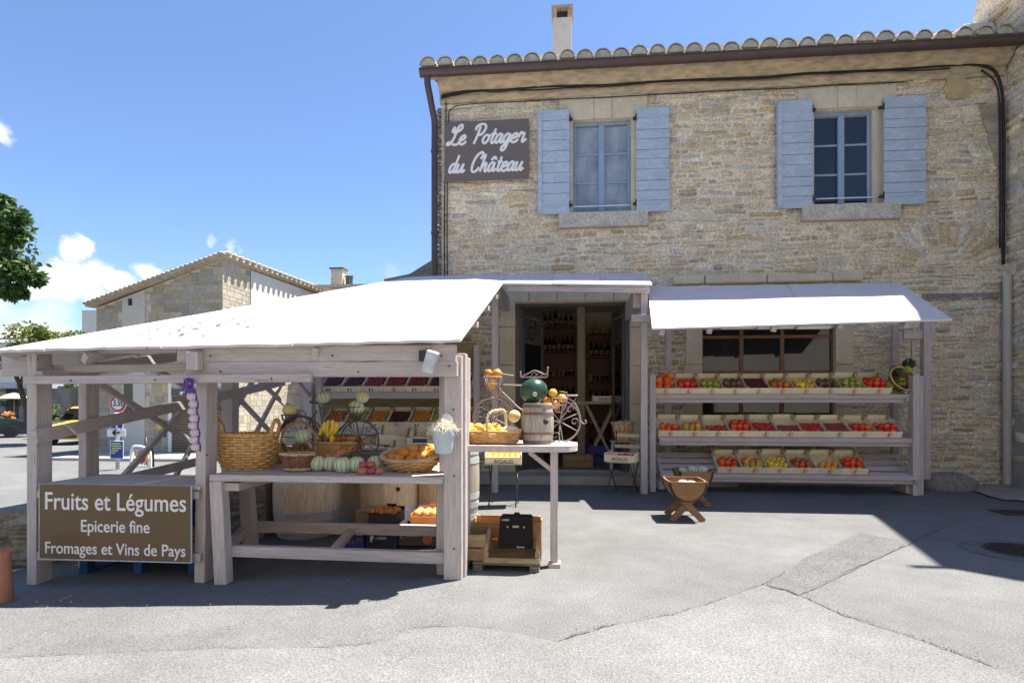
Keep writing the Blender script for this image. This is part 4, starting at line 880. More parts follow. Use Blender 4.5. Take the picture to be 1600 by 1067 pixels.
# ------------------------------------------------------------------ fruit of every kind: one mesh each, then copies
def fmat(name, col, col2=None, rough=.35, rand=.15, vs=3): return mat(name, col, rough, .15, vs, col2=col2, rand=rand)
def melon_mat():
    m = bpy.data.materials.new('melon_skin'); m.use_nodes = True; t = m.node_tree; L = t.links.new; b = t.nodes['Principled BSDF']; b.inputs['Roughness'].default_value = .6
    tc = N(t, 'ShaderNodeTexCoord'); sp = N(t, 'ShaderNodeSeparateXYZ'); L(tc.outputs['Object'], sp.inputs[0])
    nz = N(t, 'ShaderNodeTexNoise', i_Scale=30.0); L(tc.outputs['Object'], nz.inputs['Vector'])
    an = math_(t, 'ARCTAN2', sp.outputs[1], sp.outputs[0]); c = math_(t, 'ABSOLUTE', math_(t, 'COSINE', math_(t, 'ADD', math_(t, 'MULTIPLY', an, 5.0), math_(t, 'MULTIPLY', nz.outputs['Fac'], .5))))
    mr = N(t, 'ShaderNodeMapRange', i_1=.24, i_2=.1); L(c, mr.inputs[0])
    oi = N(t, 'ShaderNodeObjectInfo'); m0 = N(t, 'ShaderNodeMix', data_type='RGBA'); L(oi.outputs['Random'], m0.inputs['Factor']); m0.inputs['A'].default_value = (.52, .6, .42, 1); m0.inputs['B'].default_value = (.68, .63, .36, 1)
    mx = N(t, 'ShaderNodeMix', data_type='RGBA'); L(mr.outputs[0], mx.inputs['Factor']); L(m0.outputs['Result'], mx.inputs['A']); mx.inputs['B'].default_value = (.06, .1, .065, 1); L(mx.outputs['Result'], b.inputs['Base Color'])
    bp = N(t, 'ShaderNodeBump', i_Strength=.3, i_Distance=.003); L(nz.outputs['Fac'], bp.inputs['Height']); L(bp.outputs[0], b.inputs['Normal'])
    return m
M['melon'] = melon_mat()
M['calyx'] = mat('calyx', (.05, .12, .02), .7)
PROTO = {}
def proto(kind, name, m, r, sc=(1, 1, 1), ribs=0, rib=.05, nu=12, nv=8, top=None):
    PROTO[kind] = (name, m, r, sc, ribs, rib, nu, nv, top, {})
proto('tomato', 'tomato', fmat('tomato_red', (.72, .04, .012), (.78, .11, .02)), .044, (1, 1, .82), 6, .07, top=1)
proto('tomato_orange', 'tomato', fmat('tomato_orange', (.8, .2, .02), (.75, .38, .04)), .044, (1, 1, .82), 6, .08, top=1)
proto('tomato_big', 'tomato', fmat('tomato_oxheart', (.8, .26, .03), (.72, .1, .02)), .062, (1, 1, .85), 7, .1, top=1)
proto('tomato_green', 'tomato', fmat('tomato_green', (.25, .36, .04), (.45, .46, .08)), .042, (1, 1, .85), 6, .05, top=1)
proto('tomato_black', 'tomato', fmat('tomato_black', (.09, .07, .035), (.26, .09, .05)), .043, (1, 1, .82), 6, .08, top=1)
proto('tomato_brown', 'tomato', fmat('tomato_brown', (.5, .11, .03), (.32, .16, .05)), .043, (1, 1, .82), 6, .07, top=1)
proto('tomato_yellow', 'tomato', fmat('tomato_yellow', (.82, .58, .06), (.78, .48, .05)), .038, (1, 1, .95), top=1)
proto('cherry', 'cherry', fmat('cherry_dark', (.07, .008, .008), (.13, .01, .01), .2), .0155, nu=8, nv=6)
proto('cherry_tomato', 'cherry_tomato', fmat('cherry_tomato_red', (.5, .025, .015), (.62, .06, .02), .25), .02, nu=8, nv=6)
proto('cherry_purple', 'cherry_tomato', fmat('cherry_tomato_purple', (.3, .03, .03), (.4, .08, .06), .3), .02, nu=8, nv=6)
proto('apricot', 'apricot', fmat('apricot_skin', (.62, .26, .035), (.6, .16, .03), .6), .026, nu=10, nv=7)
proto('nectarine', 'nectarine', fmat('nectarine_skin', (.45, .07, .02), (.6, .25, .04), .45), .034, nu=10, nv=7)
proto('greengage', 'greengage', fmat('greengage_skin', (.36, .4, .04), (.5, .45, .08), .5), .026, nu=10, nv=7)
proto('plum', 'plum', fmat('plum_skin', (.06, .018, .04), (.1, .02, .04), .4), .03, nu=10, nv=7)
proto('red_plum', 'plum', fmat('red_plum_skin', (.3, .025, .025), (.2, .015, .025), .35), .031, nu=10, nv=7)
proto('lemon', 'lemon', fmat('lemon_skin', (.75, .52, .04), (.8, .42, .03), .45), .036, (1, 1, 1.25), nu=12, nv=9)
proto('orange', 'orange', fmat('orange_skin', (.72, .26, .025), (.75, .33, .04), .5, .08), .045, nu=14, nv=9)
proto('grapefruit', 'peach', fmat('peach_skin', (.75, .45, .15), (.75, .3, .08), .6), .052, nu=14, nv=9)
proto('mini_pumpkin', 'squash', fmat('squash_skin', (.72, .3, .02), (.75, .42, .04), .4), .048, (1, 1, .95), 10, .1, 20, 9, 1)
proto('apple', 'apple', fmat('apple_red', (.42, .03, .02), (.5, .16, .05), .3), .04, (1, 1, .9), nu=12, nv=8)
proto('green_apple', 'apple', fmat('apple_green', (.33, .42, .05), (.45, .5, .08), .3), .042, (1, 1, .9), nu=12, nv=8)
proto('melon', 'melon', M['melon'], .065, (1, 1, .95), 10, .05, 40, 14, 1)
proto('white_melon', 'melon', fmat('melon_white', (.72, .7, .6), (.78, .72, .58), .5), .07, (1, 1, .9), 10, .04, 24, 10, 1)
proto('yellow_melon', 'melon', fmat('melon_yellow', (.72, .6, .3), (.7, .52, .2), .5), .066, (1, 1, .95), 10, .03, 24, 10, 1)
proto('peach_red', 'peach', fmat('flat_peach', (.55, .13, .1), (.65, .3, .2), .6), .036, (1, 1, .72), nu=12, nv=8)
proto('pear_red', 'prickly_fruit', fmat('red_fruit', (.42, .06, .06), (.5, .12, .1), .5), .028, (1, 1, 1.25), nu=12, nv=8)
proto('egg', 'egg', fmat('egg_shell', (.75, .6, .45), (.8, .7, .58), .5), .026, (1, 1, 1.3), nu=10, nv=7)
def fruit(kind, loc, label, cat, group=None, rot=None, s=1):
    name, m, r, sc, ribs, rib, nu, nv, top, cache = PROTO[kind]
    if 'me' not in cache:
        mb = MB(); mb.ball((0, 0, 0), r, sc, nu, nv, ribs, rib); o = mb.build(name, m, smooth=True); cache['me'] = o.data
        if top:
            m2 = MB(); zt = r * sc[2] * (.93 if ribs else 1)
            for k in range(5): a = k * 2 * math.pi / 5; m2.add([(0, 0, zt), (r * .22 * math.cos(a - .35), r * .22 * math.sin(a - .35), zt + .001), (r * .5 * math.cos(a), r * .5 * math.sin(a), zt + r * .04), (r * .22 * math.cos(a + .35), r * .22 * math.sin(a + .35), zt + .001)], [(0, 1, 2, 3)])
            m2.tube([(0, 0, zt - .002), (r * .05, 0, zt + r * .28)], r * .06, 5); k2 = m2.build('stem', M['calyx']); cache['st'] = k2.data; bpy.data.objects.remove(k2)
    else: o = bpy.data.objects.new(name, cache['me']); COL.objects.link(o)
    o.location = loc; o.rotation_euler = rot or (rnd.uniform(-.6, .6), rnd.uniform(-.6, .6), rnd.uniform(0, 6.28)); q = s * rnd.uniform(.9, 1.1); o.scale = (q, q, q)
    if 'st' in cache: c = bpy.data.objects.new('stem', cache['st']); COL.objects.link(c); c.parent = o
    return tag(o, label, cat, group)
# ------------------------------------------------------------------ poplar crates
CW, CL, CH = .345, .46, .105
def crate_mesh(mark, ink):
    root = empty('fruit_crate'); t = .008
    mb = MB(); mb.box(-CW / 2, CW / 2, 0, t, 0, CH); mb.build('front_board', M['crate'], root, bevel=.002)
    mb = MB(); mb.box(-CW / 2, CW / 2, CL - t, CL, 0, CH); mb.build('back_board', M['crate'], root)
    for sx in (-1, 1): mb = MB(); mb.box(min(sx * CW / 2, sx * (CW / 2 - t * .7)), max(sx * CW / 2, sx * (CW / 2 - t * .7)), t + .0005, CL - t - .0005, 0, CH * .92); mb.build('side_board', M['crate'], root)
    mb = MB(); mb.box(-CW / 2 + t, CW / 2 - t, t + .0005, CL - t - .0005, .002, .008); mb.build('bottom_board', M['crate'], root)
    for sx in (-1, 1):
        for y in (t + .001, CL - t - .029): x = sx * (CW / 2 - t - .014); mb = MB(); mb.box(x - .013, x + .013, y, y + .028, .009, CH + .012); mb.build('corner_post', M['wood'], root)
    if mark == 'R':
        mb = MB(); mb.tube(circ((0, -.001, CH * .47), CH * .36, 20), .0022, 4, True, flat=(0, 1, 0)); text_mesh(mb, 'R', (-.018, -.0006, CH * .47 - .026), (1, 0, 0), (0, 0, 1), .038, .052, .002, .012)
        mb.tube([(-.016, -.001, CH * .9), (0, -.001, CH * .96), (.016, -.001, CH * .9)], .003, 4, flat=(0, 1, 0)); mb.build('emblem', ink, root)
    if mark == 'flag':
        for i, k in enumerate(('blue_ink', 'white', 'red_ink')): mb = MB(); mb.box(-.06 + .022 * i, -.06 + .022 * (i + 1) - .0005, -.0025, -.0004, CH * .2, CH * .7); mb.build('flag_stripe', M[k], root)
        mb = MB(); mb.box(.0065, .09, -.0022, -.0004, CH * .22, CH * .66); mb.build('paper_label', M['white'], root)
    return root
CRATE = {}
def crate(kind, loc, tilt, label, group, rz=0, straw=0):
    if kind not in CRATE: r = crate_mesh(kind[0] if kind[0] in 'R' else kind, M['green_ink'] if kind == 'Rg' else M['red_ink']); CRATE[kind] = r
    else: r = copy_tree(CRATE[kind])
    r.location = loc; r.rotation_euler = (tilt, 0, rz); r['label'] = label; r['category'] = 'crate'; r['group'] = group
    return Matrix.Translation(loc) @ Matrix.Rotation(rz, 4, 'Z') @ Matrix.Rotation(tilt, 4, 'X')
def straw_mesh(mb, Mx, x0, x1, y0, y1, z, n=45, r=.0022, ln=(.03, .09), up=.02):
    for _ in range(n):
        x, y = rnd.uniform(x0, x1), rnd.uniform(y0, y1); a = rnd.uniform(0, 6.28); l = rnd.uniform(*ln) / 2; dx, dy = math.cos(a) * l, math.sin(a) * l; zz = z + rnd.uniform(0, up)
        cl = lambda v, lo, hi: min(hi, max(lo, v))
        mb.tube([Mx @ Vector((cl(x - dx, x0, x1), cl(y - dy, y0, y1), zz)), Mx @ Vector((x + rnd.uniform(-.01, .01), y, zz + rnd.uniform(0, up))), Mx @ Vector((cl(x + dx, x0, x1), cl(y + dy, y0, y1), zz))], r, 3)
def fill(Mx, kind, n, frac, label, cat, group, layers=1, wd=CW, ln=CL, z0=.034):
    """fruits lie packed at the low front end of the crate"""
    r = PROTO[kind][2]; x0, x1 = -wd / 2 + .03 + r * .8, wd / 2 - .03 - r * .8 if r > .02 else wd / 2 - .012 - r; x0 = -x1; k = 0; step = r * 1.85
    rows = max(1, int((frac * ln - .02) / step)); cols = max(1, int((x1 - x0) / step) + 1); pts = []
    for la in range(layers):
        for j in range(rows - la):
            for i in range(cols):
                x = x0 + (x1 - x0) * (i + .5 * (j % 2) * (cols > 1)) / max(1, cols - 1 + .5) if cols > 1 else 0
                pts.append((x + rnd.uniform(-.12, .12) * r, .012 + r * 1.05 + (j + .5 * la) * step * .95 + rnd.uniform(-.1, .1) * r, z0 + r * .9 + la * r * 1.4 + rnd.uniform(0, .15) * r, la, j))
    pts = pts[:n] if n else pts
    for (x, y, z, la, j) in pts: fruit(kind, Mx @ Vector((x, y + (rnd.uniform(-.3, .3) * r if la else 0), z)), label, cat, group)
ORD = ['leftmost', 'second', 'third', 'fourth', 'fifth', 'sixth', 'seventh', 'eighth', 'ninth', 'rightmost']
DESC = {'tomato': 'ripe red tomato', 'tomato_orange': 'orange red tomato', 'tomato_big': 'large ribbed orange red tomato', 'tomato_green': 'green tomato', 'tomato_black': 'dark blackish tomato', 'tomato_brown': 'brownish red tomato', 'tomato_yellow': 'small yellow tomato', 'cherry': 'dark red cherry', 'cherry_tomato': 'small red cherry tomato', 'cherry_purple': 'small purple red cherry tomato', 'apricot': 'orange apricot', 'nectarine': 'red orange nectarine', 'greengage': 'yellow green plum', 'plum': 'blackish plum', 'red_plum': 'dark red plum'}
ROWS = [('top', 1022, 1391, 10, 0, [('tomato_big', 10, .85, 2), ('tomato', 15, .8, 2), ('tomato_green', 16, .8, 2), ('tomato_black', 15, .75, 2), ('cherry', 210, .92, 2), ('tomato_brown', 14, .7, 2), ('tomato_yellow', 18, .7, 2), ('tomato_black', 14, .75, 2), ('tomato_green', 17, .8, 2), ('tomato', 17, .85, 2)]),
        ('middle', 1029, 1408, 10, 1, [('tomato', 8, .5, 2), ('tomato_orange', 12, .7, 2), ('cherry_tomato', 55, .55, 2), ('tomato', 18, .9, 2), ('cherry_tomato', 75, .7, 2), ('cherry_purple', 60, .6, 2), ('cherry_tomato', 70, .7, 2), ('cherry_purple', 75, .75, 2), ('tomato', 11, .6, 2), ('tomato', 12, .6, 2)]),
        ('bottom', 1121, 1355, 6, 2, [('tomato', 14, .7, 2), ('tomato_orange', 13, .7, 2), ('tomato_yellow', 17, .7, 2), ('tomato_brown', 14, .7, 2), ('orange', 6, .6, 1), ('tomato', 15, .75, 2)])]
T31 = R(31); strawmb = {}
for rown, pa, pb, n, si, fl in ROWS:
    Yf, zt_ = SHELF[si]; Yc = Yf - .012; pym = HORIZ
    xa, xb = W(pa, 640, Yc).x, W(pb, 640, Yc).x
    for i in range(n):
        x = xa + (xb - xa) * (i + .5) / n; kind, cnt, frac, la = fl[i]; o_ = ORD[i] if n == 10 else (['leftmost', 'second', 'third', 'fourth', 'fifth', 'rightmost'][i])
        cm = 'Rg' if (rown == 'middle' and i in (2, 7)) else ('plain' if (rown == 'middle' and i == 6) else 'R')
        where = '%s crate %son the %s stand shelf' % (o_, '' if o_ in ('leftmost', 'rightmost') else 'from left ', rown)
        what = DESC.get(kind, kind); 
        if kind == 'orange': what = 'big orange tomato'
        Mx = crate(cm, Vector((x, Yc, zt_ + .022)), T31 + rnd.uniform(-.02, .02), 'pale crate of %s, %s' % (what.replace('tomato', 'tomatoes').replace('cherry', 'cherries') if what != 'dark red cherry' and 'cherry' not in what else 'small dark cherries' if kind == 'cherry' else 'cherry tomatoes', where), 'crates on the display stand')
        fill(Mx, kind, cnt, frac, '%s in the %s' % (what, where), 'tomato' if 'omato' in what else 'cherry', '%s in the %s' % (what, where), la)
        if kind in ('tomato_orange', 'tomato_brown'): fill(Mx @ Matrix.Translation((0, .02, .035)), 'tomato_green' if kind == 'tomato_orange' else 'tomato', 4, .3, 'odd coloured tomato in the %s' % where, 'tomato', 'odd tomatoes in the %s' % where)
        if kind in ('tomato', 'tomato_big') and cnt > 7: fill(Mx @ Matrix.Translation((0, .03, .05)), kind, 3, .25, '%s in the %s' % (what, where), 'tomato', '%s in the %s' % (what, where))
        if kind != 'cherry':
            mb = MB(); straw_mesh(mb, Mx, -CW / 2 + .012, CW / 2 - .012, CL * frac * .9, CL - .02, .03, 45)
            m_ = MB(); q = [Mx @ Vector(p) for p in ((-CW / 2 + .01, .012, .028), (CW / 2 - .01, .012, .028), (CW / 2 - .01, CL - .012, .028), (-CW / 2 + .01, CL - .012, .028))]; mb.add(q, [(0, 1, 2, 3)])
            tag(mb.build('straw', M['straw']), 'pale straw bedding in the %s' % where, 'straw', kind='stuff')
# crates in the rack inside the stall
RR = [('upper', 500, 737, 7, 0, ['plum', 'plum', 'red_plum', 'red_plum', 'red_plum', 'plum', 'red_plum']), ('lower', 505, 740, 7, 1, ['nectarine', 'greengage', 'apricot', 'cherry', 'apricot', 'greengage', 'nectarine'])]
for rown, pa, pb, n, si, fl in RR:
    Yf, zt_ = RACK[si]; xa, xb = W(pa, 630, Yf).x, W(pb, 630, Yf).x
    for i in range(n):
        x = xa + (xb - xa) * (i + .5) / n; kind = fl[i]; o_ = ['leftmost', 'second from left', 'third from left', 'middle', 'third from right', 'second from right', 'rightmost'][i]
        where = '%s crate on the %s stall rack tier' % (o_, rown); what = 'black cherry' if kind == 'cherry' else DESC[kind]
        Mx = crate('R' if (rown == 'upper' and i == 3) or (rown == 'lower' and i == 3) else 'flag', Vector((x, Yf - .01, zt_ + .012)), T31, 'pale crate of %s, %s' % (what + 's' if not what.endswith('y') else 'black cherries', where), 'crates on the stall rack')
        fill(Mx, kind, 0, .95, '%s in the %s' % (what, where), 'cherry' if kind == 'cherry' else what.split()[-1], '%s in the %s' % (what, where), 1 if kind != 'cherry' else 1)
# ------------------------------------------------------------------ wicker
def wicker(prof, m, a=1, b_=1, stakes=22, rows=12, r=.006, amp=.006):
    """woven basket body: strands pass in and out round upright stakes; prof(t) -> (radius, z)"""
    mb = MB(); n = stakes * 4
    for j in range(rows):
        q, z = prof(j / (rows - 1)); ring = []
        for k in range(n): t = 2 * math.pi * k / n; rr = q + amp * math.cos(stakes / 2 * t + math.pi * (j % 2)); ring.append((rr * a * math.cos(t), rr * b_ * math.sin(t), z + rnd.uniform(-.001, .001)))
        mb.tube(ring, r, 5, True)
    for k in range(stakes):
        t = 2 * math.pi * (k + .5) / stakes; mb.tube([(prof(u)[0] * a * math.cos(t), prof(u)[0] * b_ * math.sin(t), prof(u)[1]) for u in (0, .25, .5, .75, 1)], r * .9, 5)
    q, z = prof(0); mb.lathe([(q * .98, z - r), (q * .98, z + r * .5)], n, mod=None, M=Matrix.Diagonal((a, b_, 1, 1)))
    # inner lining so that no light shows between strands
    q2 = [(prof(u)[0] - r * .9, prof(u)[1]) for u in (0, .25, .5, .75, 1)]; mb.lathe(q2, 36, M=Matrix.Diagonal((a, b_, 1, 1)), cap=False)
    return mb
def rim(q, z, a, b_, r=.012, braid=.006, turns=16):
    mb = MB(); n = turns * 8
    for ph in (0, math.pi): mb.tube([((q + braid * math.cos(turns * 2 * math.pi * k / n + ph)) * a * math.cos(2 * math.pi * k / n), (q + braid * math.cos(turns * 2 * math.pi * k / n + ph)) * b_ * math.sin(2 * math.pi * k / n), z + braid * math.sin(turns * 2 * math.pi * k / n + ph)) for k in range(n)], r, 5, True)
    return mb
def twist(path, r, tw=.009, turns=8):
    p = spline(path, 8); mb = MB(); n = len(p)
    for ph in (0, 2.1, 4.2): mb.tube([q + Vector((tw * .3 * math.cos(turns * 6.28 * i / n + ph), tw * math.cos(turns * 6.28 * i / n + ph), tw * math.sin(turns * 6.28 * i / n + ph))) for i, q in enumerate(p)], r, 5)
    return mb
def place(mb, root, name, m, loc, rot=(0, 0, 0), smooth=True):
    o = mb.build(name, m, org=(0, 0, 0), smooth=smooth); o.parent = root; o.location = (0, 0, 0); return o
ZT = ZT
# big two handled log basket
P0 = W(386, 727, -5.5); P0.z = ZT + .008
bk = empty('wicker_basket', P0, 'big golden two handled wicker basket at the left end of the trestle counter', 'basket')
pf = lambda t: (.19 + .055 * t + .02 * math.sin(math.pi * t), .27 * t); place(wicker(pf, 0, 1, .75, 22, 13, .0092, .013), bk, 'body', M['wicker'], 0)
place(rim(.25, .275, 1, .75, .011, .009, 24), bk, 'rim', M['wicker'], 0)
for sx in (-1, 1): place(twist([(sx * .235, -.055, .26), (sx * .25, -.06, .35), (sx * .255, 0, .4), (sx * .25, .06, .35), (sx * .235, .055, .26)], .011, .009, 7), bk, 'handle', M['wicker'], 0)
for i, (x, y) in enumerate(((-.1, -.02), (0, .05), (.1, -.03), (.02, -.09), (-.03, .1), (.12, .08))): fruit('orange', P0 + Vector((x, y, .2 + .02 * (i % 2))), 'orange down inside the big two handled basket', 'orange', 'oranges in the big two handled basket')
# red wicker basket with a hooped handle
P1 = W(466, 731, -5.62); P1.z = ZT + .008
b2 = empty('wicker_basket', P1, 'small reddish wicker basket with one tall hooped handle', 'basket')
pf = lambda t: (.095 + .045 * t, .125 * t); place(wicker(pf, 0, 1, .8, 22, 11, .0055, .007), b2, 'body', M['wicker_red'], 0)
place(rim(.14, .13, 1, .8, .008, .005, 20), b2, 'rim', M['wicker_pale'], 0); place(rim(.1, .012, 1, .8, .009, .006, 18), b2, 'foot', M['wicker_pale'], 0)
place(twist([(-.14, 0, .1), (-.15, 0, .2), (-.12, 0, .31), (-.05, 0, .37), (.05, 0, .375), (.12, 0, .32), (.15, 0, .21), (.14, 0, .1)], .0075, .006, 14), b2, 'handle', M['wicker_red'], 0)
# shallow oval basket of oranges, tipped to the front
P2 = W(648, 728, -5.5); P2.z = ZT + .012
b3 = empty('wicker_basket', P2, 'shallow oval wicker basket of oranges beside the right end post', 'basket'); b3.rotation_euler = (R(14), R(-3), 0)
pf = lambda t: (.13 + .115 * math.sin(t * 1.5), .13 * t); place(wicker(pf, 0, 1, .8, 24, 9, .0075, .011), b3, 'body', M['wicker'], 0); place(rim(.25, .135, 1, .8, .011, .006, 30), b3, 'rim', M['wicker_rim'], 0)
Mb = Matrix.Translation(P2) @ b3.rotation_euler.to_matrix().to_4x4()
for i, (x, y) in enumerate([(-.16, -.02), (-.09, -.08), (-.07, .03), (.0, -.1), (.01, 0), (.09, -.07), (.08, .04), (.16, -.01), (-.02, .1), (-.11, .1), (.06, .12), (.14, .09), (.17, -.07)]): fruit('orange', Mb @ Vector((x, y, .105 + .01 * (i % 3))), 'orange heaped in the shallow oval basket', 'orange', 'oranges in the shallow oval basket', s=.95)
pt = empty('price_slate', Mb @ Vector((.05, .06, .2)), 'small dark price slate with pale frame stuck in the oval orange basket', 'price tag')
mb = MB(); mb.box(-.06, .06, -.005, .005, 0, .035); place(mb, pt, 'slate', M['black'], 0, smooth=False); mb = MB(); mb.box(-.065, .065, -.007, .004, -.005, 0); mb.box(-.065, .065, -.007, .004, .035, .04); place(mb, pt, 'slate_frame', M['zinc'], 0, smooth=False)
# melons, peaches, plums and red fruit on the counter front
LB = ['first melon from the small handled basket in the counter row', 'second pale green striped melon of the counter row', 'yellowish striped melon in the middle of the counter row', 'fourth melon of the counter row, behind the red fruit', 'last melon of the row, beside the oval basket']
for (px, s, Y, lb) in zip((497.5, 517, 535.5, 557.5, 586), (1, 1.0, 1.03, 1.06, .98), (-5.6, -5.6, -5.7, -5.66, -5.55), LB): a = W(px, 720, Y); fruit('melon', (a.x, Y, ZT + .06 * s), lb, 'melon', 'melons in a row on the counter', (rnd.uniform(-.15, .15), rnd.uniform(-.15, .15), rnd.uniform(0, 6)), s)
for px, Y, dz in ((512, -5.4, .0), (526, -5.42, .0), (533, -5.35, .02), (520, -5.3, .0)): a = W(px, 715, Y); fruit('peach_red', (a.x, Y, ZT + .1 + dz), 'pink red flat peach lying behind the melon row', 'peach', 'peaches behind the melon row')
for px in (537, 548): a = W(px, 715, -5.45); fruit('plum', (a.x, -5.45, ZT + .085), 'dark purple plum behind the middle of the melon row', 'plum', 'plums behind the melon row', s=1.15)
for px, Y, z in ((567, -5.8, .026), (580, -5.79, .026), (593, -5.79, .026), (568, -5.74, .066), (580, -5.73, .07)): a = W(px, 735, Y); fruit('pear_red', (a.x, Y, ZT + z), 'red oval fruit in the small pile at the front counter edge', 'red fruit', 'red fruit pile on the counter', (R(80), rnd.uniform(-.3, .3), rnd.uniform(1, 2)))
mb = MB()
a = W(515, 716, -5.42); mb.box(a.x - .12, a.x + .2, -5.5, -5.25, ZT + .001, ZT + .058); one('fruit_box', mb, M['crate_old'], 'low flat wooden box carrying the peaches behind the melons', 'box', bevel=.004)
# basket of oranges and pale crates behind the bicycle
P3 = W(530, 700, -5.05); P3.z = ZT + .02
b4 = empty('wicker_basket', P3, 'round wicker basket of apricots standing behind the dark bicycle planter', 'basket'); pf = lambda t: (.13 + .05 * t, .17 * t); place(wicker(pf, 0, 1.3, .9, 26, 12, .006, .005), b4, 'body', M['wicker'], 0); place(rim(.185, .175, 1.3, .9, .01, .006, 22), b4, 'rim', M['wicker_pale'], 0)
for i in range(9): fruit('orange', P3 + Vector((-.17 + .042 * i, .05 * (-1) ** i, .185)), 'orange in the round basket behind the bicycle planter', 'orange', 'oranges in the round back basket')
P4 = W(450, 690, -4.95); P4.z = ZT + .02
b5 = empty('wicker_basket', P4, 'low wicker basket of nectarines behind the small handled basket', 'basket'); pf = lambda t: (.13 + .04 * t, .09 * t); place(wicker(pf, 0, 1.3, .9, 26, 8, .006, .005), b5, 'body', M['wicker'], 0); place(rim(.17, .095, 1.3, .9, .01, .006, 22), b5, 'rim', M['wicker_pale'], 0)
for i in range(14): fruit('nectarine', P4 + Vector((rnd.uniform(-.16, .16), rnd.uniform(-.1, .1), .1 + .02 * (i % 2))), 'red nectarine in the low basket behind the handled basket', 'nectarine', 'nectarines in the low back basket')
# loose empty crates tipped together behind the oval basket
for i, (px, py, Y, rz, ti, ry, lb) in enumerate(((612, 672, -3.4, .22, .2, .12, 'empty pale crate tipped up behind the oval basket'), (572, 686, -3.6, .3, .15, .16, 'empty pale crate leaning behind the bicycle front wheel'), (660, 677, -3.5, .1, .25, .08, 'empty pale crate nearest the right post behind the orange basket'), (632, 694, -3.9, .2, .1, .1, 'lowest empty pale crate behind the oval basket'), (690, 665, -3.3, .0, .25, 0, 'pale crate with a flag label half hidden by the bucket post'))):
    r = copy_tree(CRATE['flag' if i == 4 else 'plain']); p = W(px, py + 24, Y); r.location = p; r.rotation_euler = (ti, ry, rz); r['label'] = lb; r['group'] = 'empty crates behind the counter'; r.scale = (1.05, 1, 1.1)
bt = empty('back_table', (W(620, 700, -3.4).x, -3.4, 0), 'plain plank table behind the counter under the tipped crates', 'table')
mb = MB(); a, b_ = W(512, 702, -3.9), W(700, 702, -3.9); mb.box(a.x, b_.x, -4.0, -2.9, a.z - .05, a.z); mb.build('tabletop', PX, bt)
for x in (a.x + .05, b_.x - .05):
    for y in (-3.95, -2.95): mb = MB(); mb.box(x - .03, x + .03, y - .03, y + .03, g(x), a.z - .051); mb.build('leg', PZ, bt)
mb = MB(); p = W(590, 708, -5.1); mb.box(p.x - .22, p.x + .2, -5.2, -4.9, ZT + .001, ZT + .12); one('wooden_box', mb, M['greywood'], 'grey wooden box under the front wheel of the dark bicycle planter', 'box', bevel=.005)
# white bucket of straw hung on the right post
P5 = W(693, 708, YF - .1); bu = empty('straw_bucket', P5, 'pale zinc bucket overflowing with straw hung on the right post', 'bucket')
mb = MB(); mb.lathe([(.058, 0), (.062, .012), (.07, .06), (.08, .15), (.086, .165), (.084, .17), (.078, .15), (.06, .02)], 28, cap=True); place(mb, bu, 'body', M['zinc'], 0, smooth='auto')
mb = MB(); mb.prism([(.045 * math.cos(R(a)) + .012, .055, .2 + .07 * math.sin(R(a)) + .02) for a in range(0, 181, 15)], (0, .008, 0)); place(mb, bu, 'back_plate', M['zinc'], 0, smooth=False)
mb = MB(); I4 = Matrix.Identity(4)
for _ in range(420):
    a = rnd.uniform(0, 6.28); q = .09 * rnd.random() ** .5; z = .17 + .07 * (1 - (q / .09) ** 2) * rnd.random(); p = Vector((q * math.cos(a), q * math.sin(a), z)); d = Vector((rnd.gauss(0, 1), rnd.gauss(0, 1), rnd.gauss(0, .5))).normalized() * rnd.uniform(.02, .055)
    mb.tube([p - d, p + Vector((0, 0, .008)), p + d + Vector((0, 0, -.01))], .0014, 3)
tag(mb.build('straw', mat('pale_straw', (.8, .74, .58), .8, .12, 20), bu, org=(0, 0, 0)), kind='stuff')
# garlic braid in purple net
gb = empty('garlic_braid', W(301, 650, YF - .14), 'long braid of garlic bulbs with a purple ribbon hanging on the second post', 'garlic')
M['garlic'] = mat('garlic_skin', (.62, .5, .52), .5, .2, 60); M['net'] = mat('purple_net', (.13, .05, .28), .6, .3, 30)
for i in range(8):
    p = W(300 + (i % 2) * 2 + i * .6, 620 + i * 11.2, YF - .15); mb = MB(); mb.ball(p, .036, (1, 1, .85), 16, 9, 8, .12); mb.ball(p + Vector((0, -.02, .0)), .011, (1, .8, 1), 8, 5); mb.build('bulb', M['garlic'], gb, smooth=True)
    m2 = MB(); m2.tube([p + Vector((.02, .01, .03)), p + Vector((.038, -.005, 0)), p + Vector((.025, .01, -.03))], .007, 5); m2.tube(circ((p.x, p.y - .024, p.z), .013, 10), .003, 4, True); m2.build('net', M['net'], gb)
mb = MB(); a = W(299, 597, YF - .14)
for _ in range(9): mb.tube(spline([a + Vector((0, 0, .02)), a + Vector((rnd.uniform(-.05, .02), rnd.uniform(-.03, .0), rnd.uniform(-.03, .03))), a + Vector((rnd.uniform(-.06, .02), -.01, rnd.uniform(-.12, -.04)))], 4), .006, 4)
mb.tube([W(300, 592, YF - .13), W(301, 612, YF - .14)], .012, 6); mb.build('ribbon', M['net'], gb)
